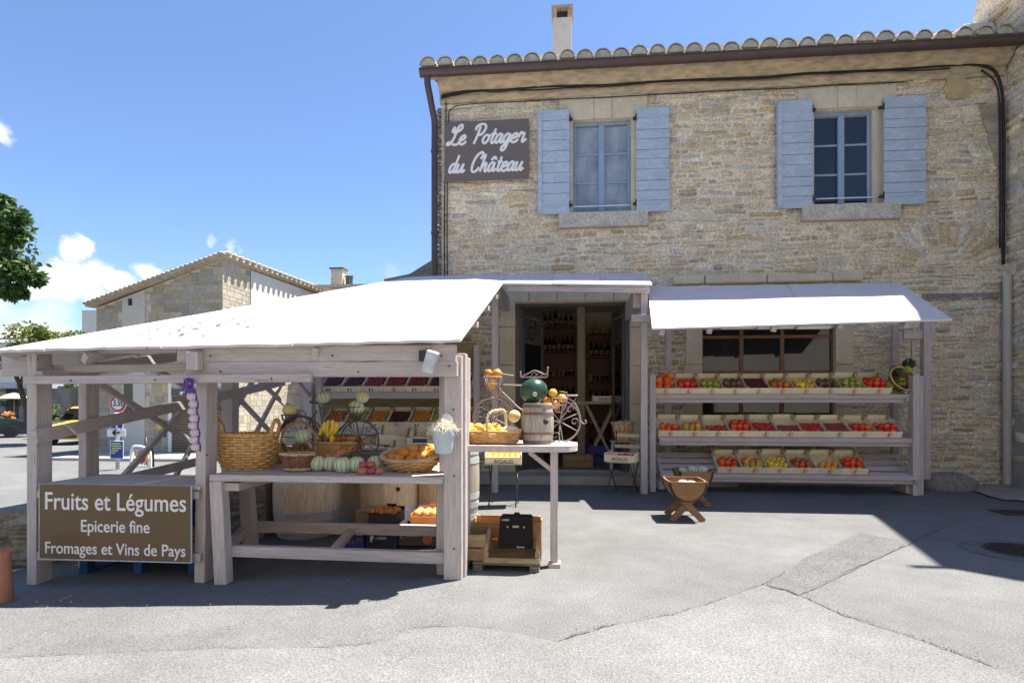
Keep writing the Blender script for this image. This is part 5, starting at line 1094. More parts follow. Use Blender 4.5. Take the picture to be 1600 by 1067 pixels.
# ------------------------------------------------------------------ barrels
def barrel(c, rmax, h, label, m, hoopm, group=None, hoops=(.06, .2, .3, .7, .8, .94), name='wine_barrel', staves=24, head=.86):
    c = Vector(c); root = empty(name, c, label, 'barrel', group); pr = lambda t: rmax * (head + (1 - head) * math.sin(math.pi * t) ** .85)
    mb = MB(); n = staves * 4; ts = [0, .03, .1, .2, .3, .4, .5, .6, .7, .8, .9, .97, 1]
    mod = lambda t, z: 1 - (.012 if int(round(t / (2 * math.pi) * n)) % 4 == 0 else 0)
    mb.lathe([(pr(t), h * t) for t in ts] + [(pr(1) * .93, h), (pr(1) * .92, h - .03), (.01, h - .03)], n, mod=mod, cap=True); place(mb, root, 'staves', m, 0, smooth='auto')
    for t in hoops: mb = MB(); dt = .03; mb.lathe([(pr(t - dt) - .004, h * (t - dt)), (pr(t - dt) + .004, h * (t - dt)), (pr(t + dt) + .004, h * (t + dt)), (pr(t + dt) - .004, h * (t + dt))], 48, cap=False); place(mb, root, 'hoop', hoopm, 0, smooth='auto')
    if 'furthest' in label or 'shaded' in label: return root
    mb = MB(); mb.lathe([(.022, 0), (.022, .012), (.005, .014)], 12, M=Matrix.Translation((rmax * .55, -rmax * .835, h * .55)) @ Matrix.Rotation(R(90), 4, 'X')); place(mb, root, 'bung', M['iron'], 0)
    return root
def wb(px, py, Y, rpx, h, *a, **k): p = W(px, py, Y); z = g(p.x); k_ = FPX / ((W(px, py, Y) - Vector((0, -DIST, EYE))).dot(Vector((-math.sin(YAW), math.cos(YAW), 0)))); return barrel((p.x, Y, z), rpx / k_, h, *a, **k)
wb(481, 850, -4.1, 51.5, .84, 'oak wine barrel furthest left under the trestle counter', M['barrel'], M['hoop'], 'wine barrels under the counter')
wb(560, 820, -3.3, 38, .8, 'dark shaded oak barrel standing behind the other two barrels', M['barrel'], M['hoop'], 'wine barrels under the counter')
wb(609, 812, -3.9, 45, .84, 'oak wine barrel behind the box of orange fruit', M['barrel'], M['hoop'], 'wine barrels under the counter')
wb(693, 812, -3.75, 41, .84, 'oak wine barrel close beside the right post behind the peaches box', M['barrel'], M['hoop'], 'wine barrels under the counter')
wb(716, 815, -3.55, 33, .98, 'pale weathered barrel half hidden behind the right stall post', M['barrel_pale'], M['hoop'])
bp = W(840, 696, -5.3); keg = barrel((bp.x, -5.3, ZS + .001), .133, .335, 'small weathered grey keg on the round ended side table', M['barrel_grey'], M['hoop_rust'], name='small_keg', hoops=(.06, .26, .74, .92), staves=18)
# watermelon on the keg
wm = bpy.data.materials.new('watermelon_skin'); wm = mat('watermelon_skin', (.012, .045, .025), .28, .4, 6, col2=(.03, .085, .045))
mb = MB(); mb.ball((0, 0, 0), .112, (1.03, 1, .92), 32, 18); o = mb.build('watermelon', wm, smooth=True); o.location = (W(834, 615, -5.3).x, -5.3, ZS + .335 + .1); o.rotation_euler = (0, R(-8), 0); tag(o, 'dark green watermelon with a round sticker resting on the small keg', 'watermelon')
mb = MB(); mb.lathe([(.018, 0), (.017, .003), (.002, .004)], 20, M=Matrix.Translation((.012, -.107, -.03)) @ Matrix.Rotation(R(97), 4, 'X')); s_ = mb.build('sticker', M['white'], o, org=(0, 0, 0)); mb = MB(); mb.box(.0, .024, -.113, -.1105, -.036, -.028); mb.build('sticker_print', M['black'], s_, org=(0, 0, 0))
# lemon basket
P6 = W(769, 696, -5.32); P6.z = ZS + .008
lb_ = empty('lemon_basket', P6, 'rectangular golden basket of lemons with a knotted handle on the side table', 'basket')
mb = MB()
def rrect(hx, hy, z, n=80, amp=0, ph=0, fr=20):
    out = []
    for k in range(n):
        t = 2 * math.pi * k / n; c, s_ = math.cos(t), math.sin(t); e = .35; x = math.copysign(abs(c) ** e, c); y = math.copysign(abs(s_) ** e, s_); q = 1 + amp * math.cos(fr * t + ph); out.append((hx * x * q, hy * y * q, z))
    return out
for j in range(6): mb.tube(rrect(.2 + .0055 * j, .1 + .004 * j, .01 + .0155 * j, 88, .05, math.pi * (j % 2), 22), .0085, 5, True)
for j in (0, 1): mb.tube(rrect(.236, .126, .097, 96, .02, math.pi * j, 24), .009, 5, True)
mb.box(-.2, .2, -.1, .1, 0, .008); ring = rrect(.195, .098, .004, 40); o_ = len(mb.v); mb.v += ring + [(x * 1.1, y * 1.1, .095) for x, y, z in ring]; mb.f += [(o_ + k, o_ + (k + 1) % 40, o_ + 40 + (k + 1) % 40, o_ + 40 + k) for k in range(40)]
place(mb, lb_, 'body', M['wicker'], 0)
place(twist([(-.02, -.12, .09), (-.025, -.12, .2), (.0, -.08, .25), (.05, 0, .265), (.085, .06, .265), (.1, .12, .21), (.1, .12, .09)], .009, .009, 9), lb_, 'handle', M['wicker_pale'], 0)
for i in range(17): x = -.185 + .0235 * i; fruit('lemon', P6 + Vector((x if x < .09 else x - .2, rnd.uniform(-.07, .06), .095 + .03 * (i % 3 == 0))), 'yellow lemon heaped in the rectangular basket on the side table', 'lemon', 'lemons in the side table basket', (rnd.uniform(1, 2), rnd.uniform(-.4, .4), rnd.uniform(0, 6)))
cl = empty('linen_cloth', P6 + Vector((.15, -.01, .1)), 'crumpled pale cloth at the right end of the lemon basket', 'cloth'); mb = MB(); mb.ball((0, 0, 0), .07, (1.1, 1, .6), 16, 9, jit=.14); place(mb, cl, 'fold', M['straw'], 0)
# ------------------------------------------------------------------ bicycle shaped wire planters
def bike(Y, parts, m, name, label, baskets=()):
    p0 = W(*parts['origin'], Y); root = empty(name, p0, label, 'bicycle planter')
    for key in ('wheel_a', 'wheel_b'):
        (cx, cy, rp, full) = parts[key]; c = W(cx, cy, Y); r = (W(cx, cy - rp, Y) - c).z; mb = MB()
        mb.tube(circ(c, r, 40), .006, 6, True); mb.tube(circ(c, r * .97, 40), .004, 5, True); mb.lathe([(.016, -.03), (.016, .03)], 12, M=Matrix.Translation(c) @ Matrix.Rotation(R(90), 4, 'X'))
        wh = mb.build('wheel', m, root, smooth=True); sp = MB(); k = 7 if full else 6
        for i in range(k): a = 2 * math.pi * i / k + .4; sp.tube([c, c + Vector((math.cos(a) * r, 0, math.sin(a) * r))], .0042, 5)
        for i in range(k):
            a = 2 * math.pi * (i + .5) / k + .4
            if i % 2 == 0: q = c + Vector((math.cos(a) * r * .72, 0, math.sin(a) * r * .72)); sp.tube([q + Vector((math.cos(t * .9) * .04 * (1 - t / 9), 0, math.sin(t * .9) * .04 * (1 - t / 9))) for t in range(8)], .0038, 5)
        sp.build('spokes', m, wh, org=parent_origin(root), smooth=True)
    mb = MB()
    for path, r in parts['frame']: mb.tube(spline([W(x, y, Y) for x, y in path], 5), r, 6)
    for dy in (-.05, .05):
        for key in ('wheel_a', 'wheel_b'): (cx, cy, rp, f_) = parts[key]; c = W(cx, cy, Y); r = (W(cx, cy - rp, Y) - c).z; mb.tube([c, c + Vector((0, dy * 1.6, -r * .98))], .005, 5)
    mb.build('bike_frame', m, root, smooth=True)
    mb = MB()
    for path, r in parts['saddle']: mb.tube(spline([W(x, y, Y) for x, y in path], 5), r, 6)
    mb.build('saddle', m, root, smooth=True)
    for (px, py, wp, hp) in baskets:
        c = W(px, py, Y); s_ = (W(px, py - 10, Y) - c).z / 10; mb = MB(); n = 12
        for zz, q in ((0, 1), (-.5, .85), (-1, .4)): mb.tube(circ(c + Vector((0, 0, zz * hp * s_)), wp / 2 * s_ * q, 20, ax='xy'), .0045, 5, True)
        for k in range(n): a = 2 * math.pi * k / n; mb.tube([c + Vector((math.cos(a) * wp / 2 * s_ * q, math.sin(a) * wp / 2 * s_ * q, zz * hp * s_)) for zz, q in ((.06, 1.02), (-.5, .85), (-1, .4))], .0035, 4)
        mb.build('wire_basket', m, root, smooth=True)
    return root
bike(-5.0, dict(origin=(835, 690), wheel_a=(770, 652, 31, 1), wheel_b=(874, 658, 33, 1),
     frame=[([(785, 601), (819, 602), (850, 600)], .008), ([(780, 608), (798, 625), (815, 640), (850, 655), (874, 658)], .008), ([(776, 586), (781, 611), (776, 622), (770, 652)], .008), ([(778, 575), (782, 580), (785, 584), (803, 587)], .006), ([(835, 590), (838, 605), (848, 655)], .007), ([(874, 658), (900, 622)], .006), ([(874, 658), (888, 618)], .006), ([(879, 618), (903, 618)], .009),
            ([(874, 612), (880, 612), (886, 615), (885, 612)], .004), ([(868, 621), (885, 621), (898, 630), (905, 645), (908, 658), (913, 662), (916, 659), (914, 656)], .007), ([(800, 640), (797, 628), (788, 620), (776, 618), (774, 622)], .007), ([(742, 652), (745, 636), (755, 626), (768, 622)], .005)],
     saddle=[([(814, 589), (855, 589)], .008), ([(813, 580), (814, 589)], .006), ([(856, 573), (855, 589)], .006), ([(816, 588), (826, 583), (835, 579), (845, 582), (852, 585), (856, 578)], .005), ([(830, 587), (834, 582), (838, 584), (836, 588)], .004), ([(838, 587), (843, 582), (847, 585), (843, 588)], .004)]),
     M['wire'], 'bicycle_planter', 'pinkish grey wire bicycle planter on the side table holding orange squashes', [(770, 589, 30, 22), (874, 622, 26, 22)])
for px, py in ((763, 583), (777, 584), (770, 596), (768, 602)): p = W(px, py, -5.0); fruit('mini_pumpkin', p, 'orange ribbed squash in the front basket of the pink grey bicycle', 'squash', 'squashes in the front bicycle basket', s=.88)
for px, py in ((864, 614), (878, 622), (868, 632), (856, 627)): p = W(px, py, -5.0); fruit('mini_pumpkin', p, 'orange ribbed squash in the rear basket of the pink grey bicycle', 'squash', 'squashes in the rear bicycle basket', s=.88)
p = W(803.5, 650, -5.1); fruit('yellow_melon', p, 'pale yellow melon held against the frame of the pink grey bicycle', 'melon', s=.82)
bike(-5.15, dict(origin=(520, 716), wheel_a=(472, 684, 34, 1), wheel_b=(562, 688, 31, 1),
     frame=[([(499, 633), (503, 660), (505, 690)], .008), ([(500, 637), (548, 637)], .006), ([(495, 642), (482, 662), (472, 684)], .008), ([(553, 648), (530, 672), (508, 692)], .009), ([(551, 632), (556, 655), (562, 688)], .008), ([(446, 652), (455, 652), (470, 645)], .006), ([(472, 684), (505, 690)], .007), ([(436, 676), (445, 660), (462, 650), (478, 652), (492, 664), (500, 682)], .012), ([(534, 694), (528, 696), (526, 692), (530, 688)], .005), ([(545, 660), (562, 654), (578, 660), (590, 675)], .006), ([(463, 646), (470, 641), (478, 646), (474, 650)], .005)],
     saddle=[([(484, 628), (521, 632)], .012), ([(487, 627), (494, 619), (500, 622), (510, 626), (520, 631)], .006), ([(492, 622), (496, 617)], .005)]),
     M['wire_dark'], 'bicycle_planter', 'dark brown wire bicycle planter on the trestle counter holding melons and bananas', [(556, 636, 24, 20), (452, 648, 24, 14)])
for px, py, k, s_, lb in ((505.5, 621, 'melon', 1.0, 'striped melon resting on the saddle of the dark bicycle planter'), (557, 636.5, 'melon', .95, 'striped melon inside the front wire basket of the dark bicycle'), (566, 620, 'melon', .95, 'pale melon stacked on top of the front bicycle basket'), (452, 641, 'yellow_melon', .98, 'pale melon in the rear carrier of the dark bicycle planter'), (473, 681, 'melon', 1.05, 'striped melon seen through the hooped handle of the small red basket')): fruit(k, W(px, py, -5.15 if px != 473 else -5.35), lb, 'melon', None, (rnd.uniform(-.4, .4), rnd.uniform(-.3, .3), rnd.uniform(0, 6)), s_)
# bananas
M['banana'] = mat('banana_skin', (.78, .5, .02), .45, .08, 8, col2=(.72, .55, .04))
for i, (path, lb) in enumerate((([(508, 660), (505, 668), (499, 680)], 'leftmost yellow courgette banana of the hanging bunch'), ([(509, 659), (507, 668), (508, 675)], 'second banana from the left of the hanging bunch'), ([(514, 657), (511, 668), (513, 682)], 'long middle banana of the hanging bunch'), ([(519, 656), (520, 668), (515, 679)], 'large banana right of the middle in the hanging bunch'), ([(525, 660), (526, 668), (521, 678)], 'rightmost banana of the hanging bunch'), ([(517, 680), (519, 684), (517, 690)], 'short lowest banana below the hanging bunch'))):
    p = spline([W(x, y, -5.3 - .015 * (i % 2)) for x, y in path], 6); n = len(p); mb = MB(); mb.tube(p, [.021 * (.35 + .65 * math.sin(math.pi * (.08 + .84 * j / (n - 1))) ** .6) for j in range(n)], 8); one('banana', mb, M['banana'], lb.replace('courgette ', ''), 'banana', 'hanging banana bunch', smooth=True)
# ------------------------------------------------------------------ boxes under the counter
def carton(x0, x1, Y, d, z0, h, m, name, label, mark=None, low=None):
    root = empty(name, ((x0 + x1) / 2, Y + d / 2, z0), label, 'box'); t = .006
    mb = MB(); mb.box(x0, x1, Y, Y + t, z0, z0 + (low or h)); mb.build('front_panel', m, root, bevel=.002); mb = MB(); mb.box(x0, x1, Y + d - t, Y + d, z0, z0 + h); mb.build('back_panel', m, root, bevel=.002)
    
    for xx in (x0, x1 - t): mb = MB(); mb.box(xx, xx + t, Y + t + .0005, Y + d - t - .0005, z0, z0 + h * .8); mb.build('side_panel', m, root)
    mb = MB(); mb.box(x0 + t, x1 - t, Y + t + .0005, Y + d - t - .0005, z0 + .001, z0 + t); mb.build('bottom', m, root); mb = MB(); xm = (x0 + x1) / 2; mb.box(xm - .05, xm + .05, Y + d - t * .9, Y + d - t * .1, z0 + h + .0005, z0 + h + .02); mb.build('tab', m, root)
    return root
def px_x(px, Y): return W(px, 840, Y).x
M['navy'] = mat('navy_card', (.01, .012, .03), .5, .1); M['blue_card'] = mat('blue_card', (.015, .03, .2), .5, .1); M['olive'] = mat('olive_card', (.05, .045, .035), .55, .1); M['orange_card'] = mat('orange_card', (.7, .25, .06), .6, .1)
Yb = -4.86; zb = 0.0
b_ = carton(px_x(534, Yb), px_x(569, Yb), Yb, .3, g(px_x(550, Yb)) + .001, .17, M['blue_card'], 'fruit_carton', 'blue carton with red lettering under the trestle counter')
mb = MB(); text_mesh(mb, 'LULU', (px_x(538, Yb), Yb - .001, g(px_x(550, Yb)) + .06), (1, 0, 0), (0, 0, 1), .1, .03, .003, .01); mb.build('lettering', M['red_ink'], b_); mb = MB(); x = px_x(560, Yb); mb.box(x - .02, x + .04, Yb - .004, Yb - .0005, .085, .15); mb.build('paper_label', M['white'], b_); mb = MB(); mb.box(x - .1, x - .06, Yb - .004, Yb - .0005, .09, .115); mb.build('orange_print', M['orange_card'], b_); mb = MB(); mb.box(x - .02, x + .03, Yb - .004, Yb - .0005, .03, .06); mb.build('green_print', M['green_ink'], b_)
b_ = carton(px_x(572, Yb), px_x(620, Yb), Yb, .3, g(px_x(595, Yb)) + .001, .17, M['navy'], 'fruit_carton', 'black navy carton with a white figure print, low in the middle under the counter')
mb = MB(); text_mesh(mb, 'LA GARENNE', (px_x(587, Yb), Yb - .001, .05), (1, 0, 0), (0, 0, 1), .1, .028, .003, .015); mb.build('lettering', M['hoop'], b_)
mb = MB(); x = px_x(580.5, Yb); mb.ball((x, Yb - .004, .13), .009, (1, .4, 1), 8, 6); mb.prism([(x - .008, Yb - .005, .12), (x + .008, Yb - .005, .12), (x + .022, Yb - .005, .06), (x + .008, Yb - .005, .05), (x + .006, Yb - .005, .025), (x - .01, Yb - .005, .025), (x - .014, Yb - .005, .07)], (0, .004, 0)); mb.build('figure_print', M['hoop'], b_)
b_ = carton(px_x(623, Yb), px_x(682, Yb), Yb, .3, .001, .17, M['olive'], 'fruit_carton', 'dark olive carton with a printed red pomegranate disc beside the right post')
mb = MB(); text_mesh(mb, 'K', (px_x(626, Yb), Yb - .001, .06), (1, 0, 0), (0, 0, 1), .03, .052, .003); text_mesh(mb, 'OMATI', (px_x(633, Yb), Yb - .001, .075), (1, 0, 0), (0, 0, 1), .115, .033, .003); mb.build('lettering', M['wood'], b_)
mb = MB(); c = Vector((px_x(668, Yb), Yb - .001, .06)); mb.lathe([(.037, -.002), (.037, .003)], 28, M=Matrix.Translation(c) @ Matrix.Rotation(R(90), 4, 'X')); mb.build('disc_print', M['red_ink'], b_); mb = MB(); mb.tube(circ(c, .041, 28), .0025, 4, True); mb.build('disc_ring', M['wood'], b_)
x0, x1 = W(577, 815, Yb + .05).x, W(620, 815, Yb + .05).x
b_ = carton(x0, x1, Yb + .02, .3, .178, .13, M['navy'], 'fruit_carton', 'black open carton of small orange fruits stacked on the figure print carton', low=.1)
for i in range(26): fruit('apricot', (x0 + .03 + (x1 - x0 - .06) * ((i % 6) / 5), Yb + .06 + .052 * (i // 6), .178 + .105 + rnd.uniform(0, .02)), 'small orange fruit in the open black carton under the counter', 'apricot', 'fruits in the open black carton')
x0, x1 = W(640, 815, Yb).x, W(696, 815, Yb).x
b_ = carton(x0, x1, Yb + .02, .3, .173, .14, M['orange_card'], 'fruit_carton', 'orange open carton of pale peaches beside the right post', low=.09)
for i in range(8): fruit('grapefruit', (x0 + .055 + (x1 - x0 - .1) * ((i % 4) / 3), Yb + .08 + .11 * (i // 4), .173 + .1), 'pale orange peach in the orange carton under the counter', 'peach', 'peaches in the orange carton', s=.95)
mb = MB(); x = W(563, 815, -4.5).x; mb.box(x - .05, x + .1, -4.5, -4.2, g(x), .24); one('cardboard_box', mb, M['crate_old'], 'plain small brown box between the barrels behind the rear rail', 'box', bevel=.004)
# ------------------------------------------------------------------ pallet with crates beside the side table
def pallet(x0, x1, y0, y1, z0, m, label, hh=.13, nb=5):
    root = empty('pallet', ((x0 + x1) / 2, (y0 + y1) / 2, z0), label, 'pallet')
    for k in range(nb): ya = y0 + (y1 - y0) * k / nb; mb = MB(); mb.box(x0, x1, ya + .004, ya + (y1 - y0) / nb * .72, z0 + hh - .02, z0 + hh); mb.build('top_board', m, root, bevel=.003)
    for x in (x0, (x0 + x1) / 2 - .04, x1 - .08):
        if nb < 6 and abs(x - (x0 + x1) / 2 + .04) < .01: continue
        for y in (y0 + .005, y1 - .09): mb = MB(); mb.box(x + .003, x + .077, y, y + .085, z0 + .016, z0 + hh - .021); mb.build('block', m, root, bevel=.003)
        mb = MB(); mb.box(x + .002, x + .078, y0, y1, z0, z0 + .015); mb.build('bottom_board', m, root)
    return root
Yp = -5.62; x0, x1 = W(738, 890, Yp).x, W(843, 890, Yp).x; pallet(x0, x1, Yp, Yp + .4, .002, M['greywood'], 'small grey wooden pallet on the asphalt beside the side table leg', W(790, 880, Yp).z)
ph_ = W(790, 880, Yp).z + .003
def wcrate(x0, x1, y0, y1, z0, h, m, label, slots=2, name='wooden_crate'):
    root = empty(name, ((x0 + x1) / 2, (y0 + y1) / 2, z0), label, 'crate', None); t = .01
    for nm, yy in (('front_board', y0), ('back_board', y1 - t)):
        mb = MB(); mb.box(x0, x1, yy, yy + t, z0, z0 + h * .46); mb.box(x0, x1, yy, yy + t, z0 + h * .52, z0 + h) if slots > 1 else None; mb.build(nm, m, root, bevel=.002)
    for xx in (x0, x1 - t): mb = MB(); mb.box(xx, xx + t, y0 + t + .0005, y1 - t - .0005, z0, z0 + h * .96); mb.build('side_board', m, root)
    for xx in (x0 + t + .001, x1 - t - .026):
        for yy in (y0 + t + .001, y1 - t - .026): mb = MB(); mb.box(xx, xx + .025, yy, yy + .025, z0 + .001, z0 + h * 1.0); mb.build('corner_post', m, root)
    mb = MB(); mb.box(x0 + t, x1 - t, y0 + t + .0005, y1 - t - .0005, z0 + .001, z0 + .008); mb.build('bottom', m, root)
    return root
xa, xb = W(755, 870, Yp - .02).x, W(843, 870, Yp - .02).x
tray = wcrate(xa, xb, Yp - .01, Yp + .3, ph_, .085, M['crate_old'], 'old brown wooden tray on the grey pallet with a black insert', 1)
for xx in (xa + .001, xb - .031): mb = MB(); mb.prism([(xx, Yp + .0005, ph_ + .086), (xx, Yp + .28, ph_ + .086), (xx, Yp + .28, ph_ + .22), (xx, Yp + .22, ph_ + .22), (xx, Yp + .04, ph_ + .13)], (.03, 0, 0)); mb.build('raised_end', M['crate_old'], tray, bevel=.002)
x0, x1 = W(736, 840, Yp + .45).x, W(845, 840, Yp + .45).x; zc0 = .0
wcrate(x0, x1, Yp + .42, Yp + .75, .02, W(790, 815, Yp + .45).z - .02, M['orange_wood'], 'tall orange brown wooden crate standing behind the pallet', 2)
x0, x1 = W(728, 850, Yp + .05).x, W(760, 850, Yp + .05).x
wcrate(x0 - .1, x1 - .008, Yp + .05, Yp + .4, ph_, .2, M['crate_old'], 'brown slatted crate pushed behind the right stall post on the pallet', 2)
bc = empty('black_plastic_crate', (W(806, 862, Yp + .12).x, Yp + .12, ph_ + .02), 'black plastic fruit crate stood on end in the wooden tray', 'crate')
Yk = Yp + .1; k0, k1 = W(780, 840, Yk).x, W(831, 840, Yk).x; z0, z1 = W(806, 857, Yk).z, W(806, 808, Yk).z
mb = MB(); tl = Vector((0, .05, 0))
mb.prism([(k0 - .012, Yk, z0), (k1 + .004, Yk, z0), (k1, Yk + .05, z1 - .015), (k1 - .015, Yk + .05, z1), ((k0 + k1) / 2 + .022, Yk + .05, z1), ((k0 + k1) / 2 + .02, Yk + .05, z1 + .014), ((k0 + k1) / 2 - .022, Yk + .05, z1 + .014), ((k0 + k1) / 2 - .024, Yk + .05, z1), (k0 + .012, Yk + .05, z1), (k0, Yk + .05, z1 - .015)], (0, .1, 0)); mb.build('body', M['blackplastic'], bc, bevel=.004)
mb = MB(); zm = (z0 + z1) / 2 + .045; xm = (k0 + k1) / 2
mb.box(xm - .025, xm + .025, Yk + .0225, Yk + .027, zm - .008, zm + .009)
for dx in (-.065, .065): mb.lathe([(.008, -.002), (.008, .004)], 10, M=Matrix.Translation((xm + dx, Yk + .024, zm - .003)) @ Matrix.Rotation(R(90), 4, 'X'))
mb.build('hand_hole', M['wood'], bc); mb = MB(); text_mesh(mb, 'LA GARENNE', (k0 + .015, Yk + .04, z1 - .035), (1, 0, 0), (0, 0, 1), .06, .014, .004, .015); mb.build('lettering', M['hoop'], bc); mb = MB(); text_mesh(mb, 'Garenne', (xm + .01, Yk + .0, z0 + .008), (1, 0, 0), (0, 0, 1), .06, .014, .004, .015); mb.build('lettering', M['hoop'], bc)
x0, x1 = W(130, 885, YF + .35).x, W(313, 885, YF + .35).x; pallet(x0, x1, YF + .3, YF + .9, g((x0 + x1) / 2) - .02, M['bluepallet'], 'blue painted pallet on the ground below the lettered board', .13, 6)
for i, (px, lab, mm) in enumerate(((303, 'brown sack coloured crate behind the board end by the second post', 'crate_old'), (305, 'blue crate stacked above the brown crate by the second post', 'blue_card'))):
    x = W(px, 840, YF + .5).x; wcrate(x - .15, x + .12, YF + .45, YF + .8, g(x) + .12 + .24 * i, .22, M[mm], lab, 2)
# ------------------------------------------------------------------ chairs
def bistro(loc, rz, label, wood=True):
    root = empty('bistro_chair', loc, label, 'chair', None, rz)
    for k in range(5): mb = MB(); mb.box(-.19, .19, -.17 + .07 * k, -.17 + .07 * k + .055, .445, .46); place(mb, root, 'seat_slat', M['slat'], 0, smooth=False)
    for sx in (-1, 1):
        mb = MB(); x = sx * .18; mb.tube([(x, -.2, 0), (x, .0, .23), (x, .17, .44), (x * 1.02, .22, .62), (x * 1.02, .25, .88)], .009, 6); place(mb, root, 'back_leg', M['iron'], 0); mb = MB(); mb.tube([(x * .9, .2, 0), (x * .9, 0, .23), (x * .9, -.17, .44)], .009, 6); place(mb, root, 'front_leg', M['iron'], 0)
    mb = MB(); mb.tube([(-.18, -.11, .1), (.18, -.11, .1)], .006, 6); mb.tube([(-.17, .13, .08), (.17, .13, .08)], .006, 6); place(mb, root, 'stretcher', M['iron'], 0)
    for z in (.66, .82): mb = MB(); mb.beam((-.2, .215 + (z - .66) * .2, z), (.2, .215 + (z - .66) * .2, z), .05, .014); place(mb, root, 'back_slat', M['slat'], 0, smooth=False)
    return root
def named_crate(P_, rz, tilt, text, label):
    root = empty('fruit_crate', P_, label, 'crate'); root.rotation_euler = (tilt, 0, rz); w_, d_, h_ = .46, .3, .1; t = .008
    mb = MB(); mb.box(-w_ / 2, w_ / 2, -d_ / 2, -d_ / 2 + t, 0, h_); o = mb.build('front_board', M['crate'], root, org=(0, 0, 0), bevel=.002); mb = MB(); text_mesh(mb, text, (-.11, -d_ / 2 - .0005, .02), (1, 0, 0), (0, 0, 1), .24, .045, .002, .005); mb.build('lettering', M['dark_ink'], o, org=(0, 0, 0))
    mb = MB(); mb.box(-w_ / 2, w_ / 2, d_ / 2 - t, d_ / 2, 0, h_); mb.build('back_board', M['crate'], root, org=(0, 0, 0))
    for x in (-w_ / 2, w_ / 2 - t): mb = MB(); mb.box(x, x + t, -d_ / 2 + t + .0005, d_ / 2 - t - .0005, 0, h_ * 1.25); o = mb.build('side_board', M['crate'], root, org=(0, 0, 0))
    mb = MB(); mb.tube([(w_ / 2 + .001, .03 * math.cos(a * .6), .06 + .03 * math.sin(a * .6)) for a in range(11)], .003, 4); mb.build('emblem', M['red_ink'], o, org=(0, 0, 0))
    mb = MB(); mb.box(-w_ / 2 + t, w_ / 2 - t, -d_ / 2 + t + .0005, d_ / 2 - t - .0005, .001, .007); mb.build('bottom', M['crate'], root, org=(0, 0, 0))
    return Matrix.Translation(P_) @ Matrix.Rotation(rz, 4, 'Z') @ Matrix.Rotation(tilt, 4, 'X')
cp = G(974, 771); cp.y += .1; bistro((cp.x, cp.y, 0), R(-24), 'slatted folding bistro chair carrying the crate of red apples by the doorway')
Mx = named_crate(Vector((cp.x, cp.y - .0, .465)), R(-24), R(4), 'RIGAUD', 'pale lettered crate of red apples on the slatted chair')
for i in range(12): fruit('apple', Mx @ Vector((-.03 + .05 * (i % 5), -.09 + .07 * (i // 5), .05 + .02 * (i % 2))), 'red apple in the lettered crate on the slatted chair', 'apple', 'apples in the chair crate')
# stool behind with a bushel basket
sp_ = W(974, 736, -.78); sp_.z = .0; sch = empty('school_stool', (sp_.x, -.75, .0), 'tubular steel school chair base with a wooden seat beside the door jamb', 'stool')
zs = W(974, 688, -.75).z
mb = MB(); mb.box(-.2, .2, -.17, .17, zs - .02, zs); place(mb, sch, 'seat', M['wood'], 0, smooth=False)
for sx in (-1, 1):
    for sy in (-1, 1): mb = MB(); mb.tube([(sx * .19, sy * .16, .0), (sx * .17, sy * .14, zs - .08), (sx * .15, sy * .12, zs - .021)], .012, 8); place(mb, sch, 'leg', M['hoop'], 0)
bq = empty('bushel_basket', (sp_.x, -.75, zs + .001), 'slatted bushel basket of green apples on the stool by the door', 'basket'); k = 10; h_ = .29
for i in range(14):
    a = 2 * math.pi * i / 14; c, s_ = math.cos(a), math.sin(a); mb = MB(); e = Vector((-s_, c, 0)); r0, r1 = .115, .18
    p = [Vector((c * r0, s_ * r0, 0)) - e * .023, Vector((c * r0, s_ * r0, 0)) + e * .023, Vector((c * r1, s_ * r1, h_)) + e * .036, Vector((c * r1, s_ * r1, h_)) - e * .036]; mb.prism(p, Vector((-c, -s_, 0)) * .006); place(mb, bq, 'stave', M['wicker'], 0, smooth=False)
mb = MB(); mb.lathe([(.184, h_ - .04), (.192, h_ - .038), (.198, h_ + .004), (.19, h_ + .005)], 28, cap=False); mb.lathe([(.11, 0), (.11, .01)], 20); mb.lathe([(.152, h_ * .5), (.156, h_ * .5), (.159, h_ * .57), (.155, h_ * .57)], 28, cap=False); place(mb, bq, 'band', M['barrel_grey'], 0, smooth='auto')
for i in range(12): a = i * 2.4; q = .035 * (i % 4) + .02; fruit('green_apple', Vector((sp_.x + q * math.cos(a), -.75 + q * math.sin(a), zs + h_ - .03 + .015 * (i % 2))), 'green apple in the bushel basket by the door', 'apple', 'apples in the bushel basket')
# small folding table with lemons to the left of the door
lp = W(787, 722, -2.6); lt = empty('folding_chair', (lp.x, -2.6, 0), 'dark folding chair frame under the lemon crate left of the door', 'chair')
mb = MB(); zs = W(787, 722, -2.6).z; mb.box(-.22, .22, -.17, .17, zs - .015, zs); place(mb, lt, 'seat', M['slat'], 0, smooth=False)
for sx in (-1, 1):
    for sy in (-1, 1): mb = MB(); mb.tube([(sx * .17, sy * .17, 0), (sx * .17, -sy * .15, zs - .016)], .009, 6); place(mb, lt, 'leg', M['iron'], 0)
Mx = named_crate(Vector((lp.x, -2.6, zs + .002)), R(4), R(8), 'RIGAUD', 'pale lettered crate of lemons on the folding chair under the side table')
for i in range(18): fruit('lemon', Mx @ Vector((-.18 + .072 * (i % 6), -.09 + .085 * (i // 6), .065)), 'yellow lemon in the lettered crate left of the door', 'lemon', 'lemons in the lettered crate', (1.5, rnd.uniform(-.3, .3), rnd.uniform(0, 6)))
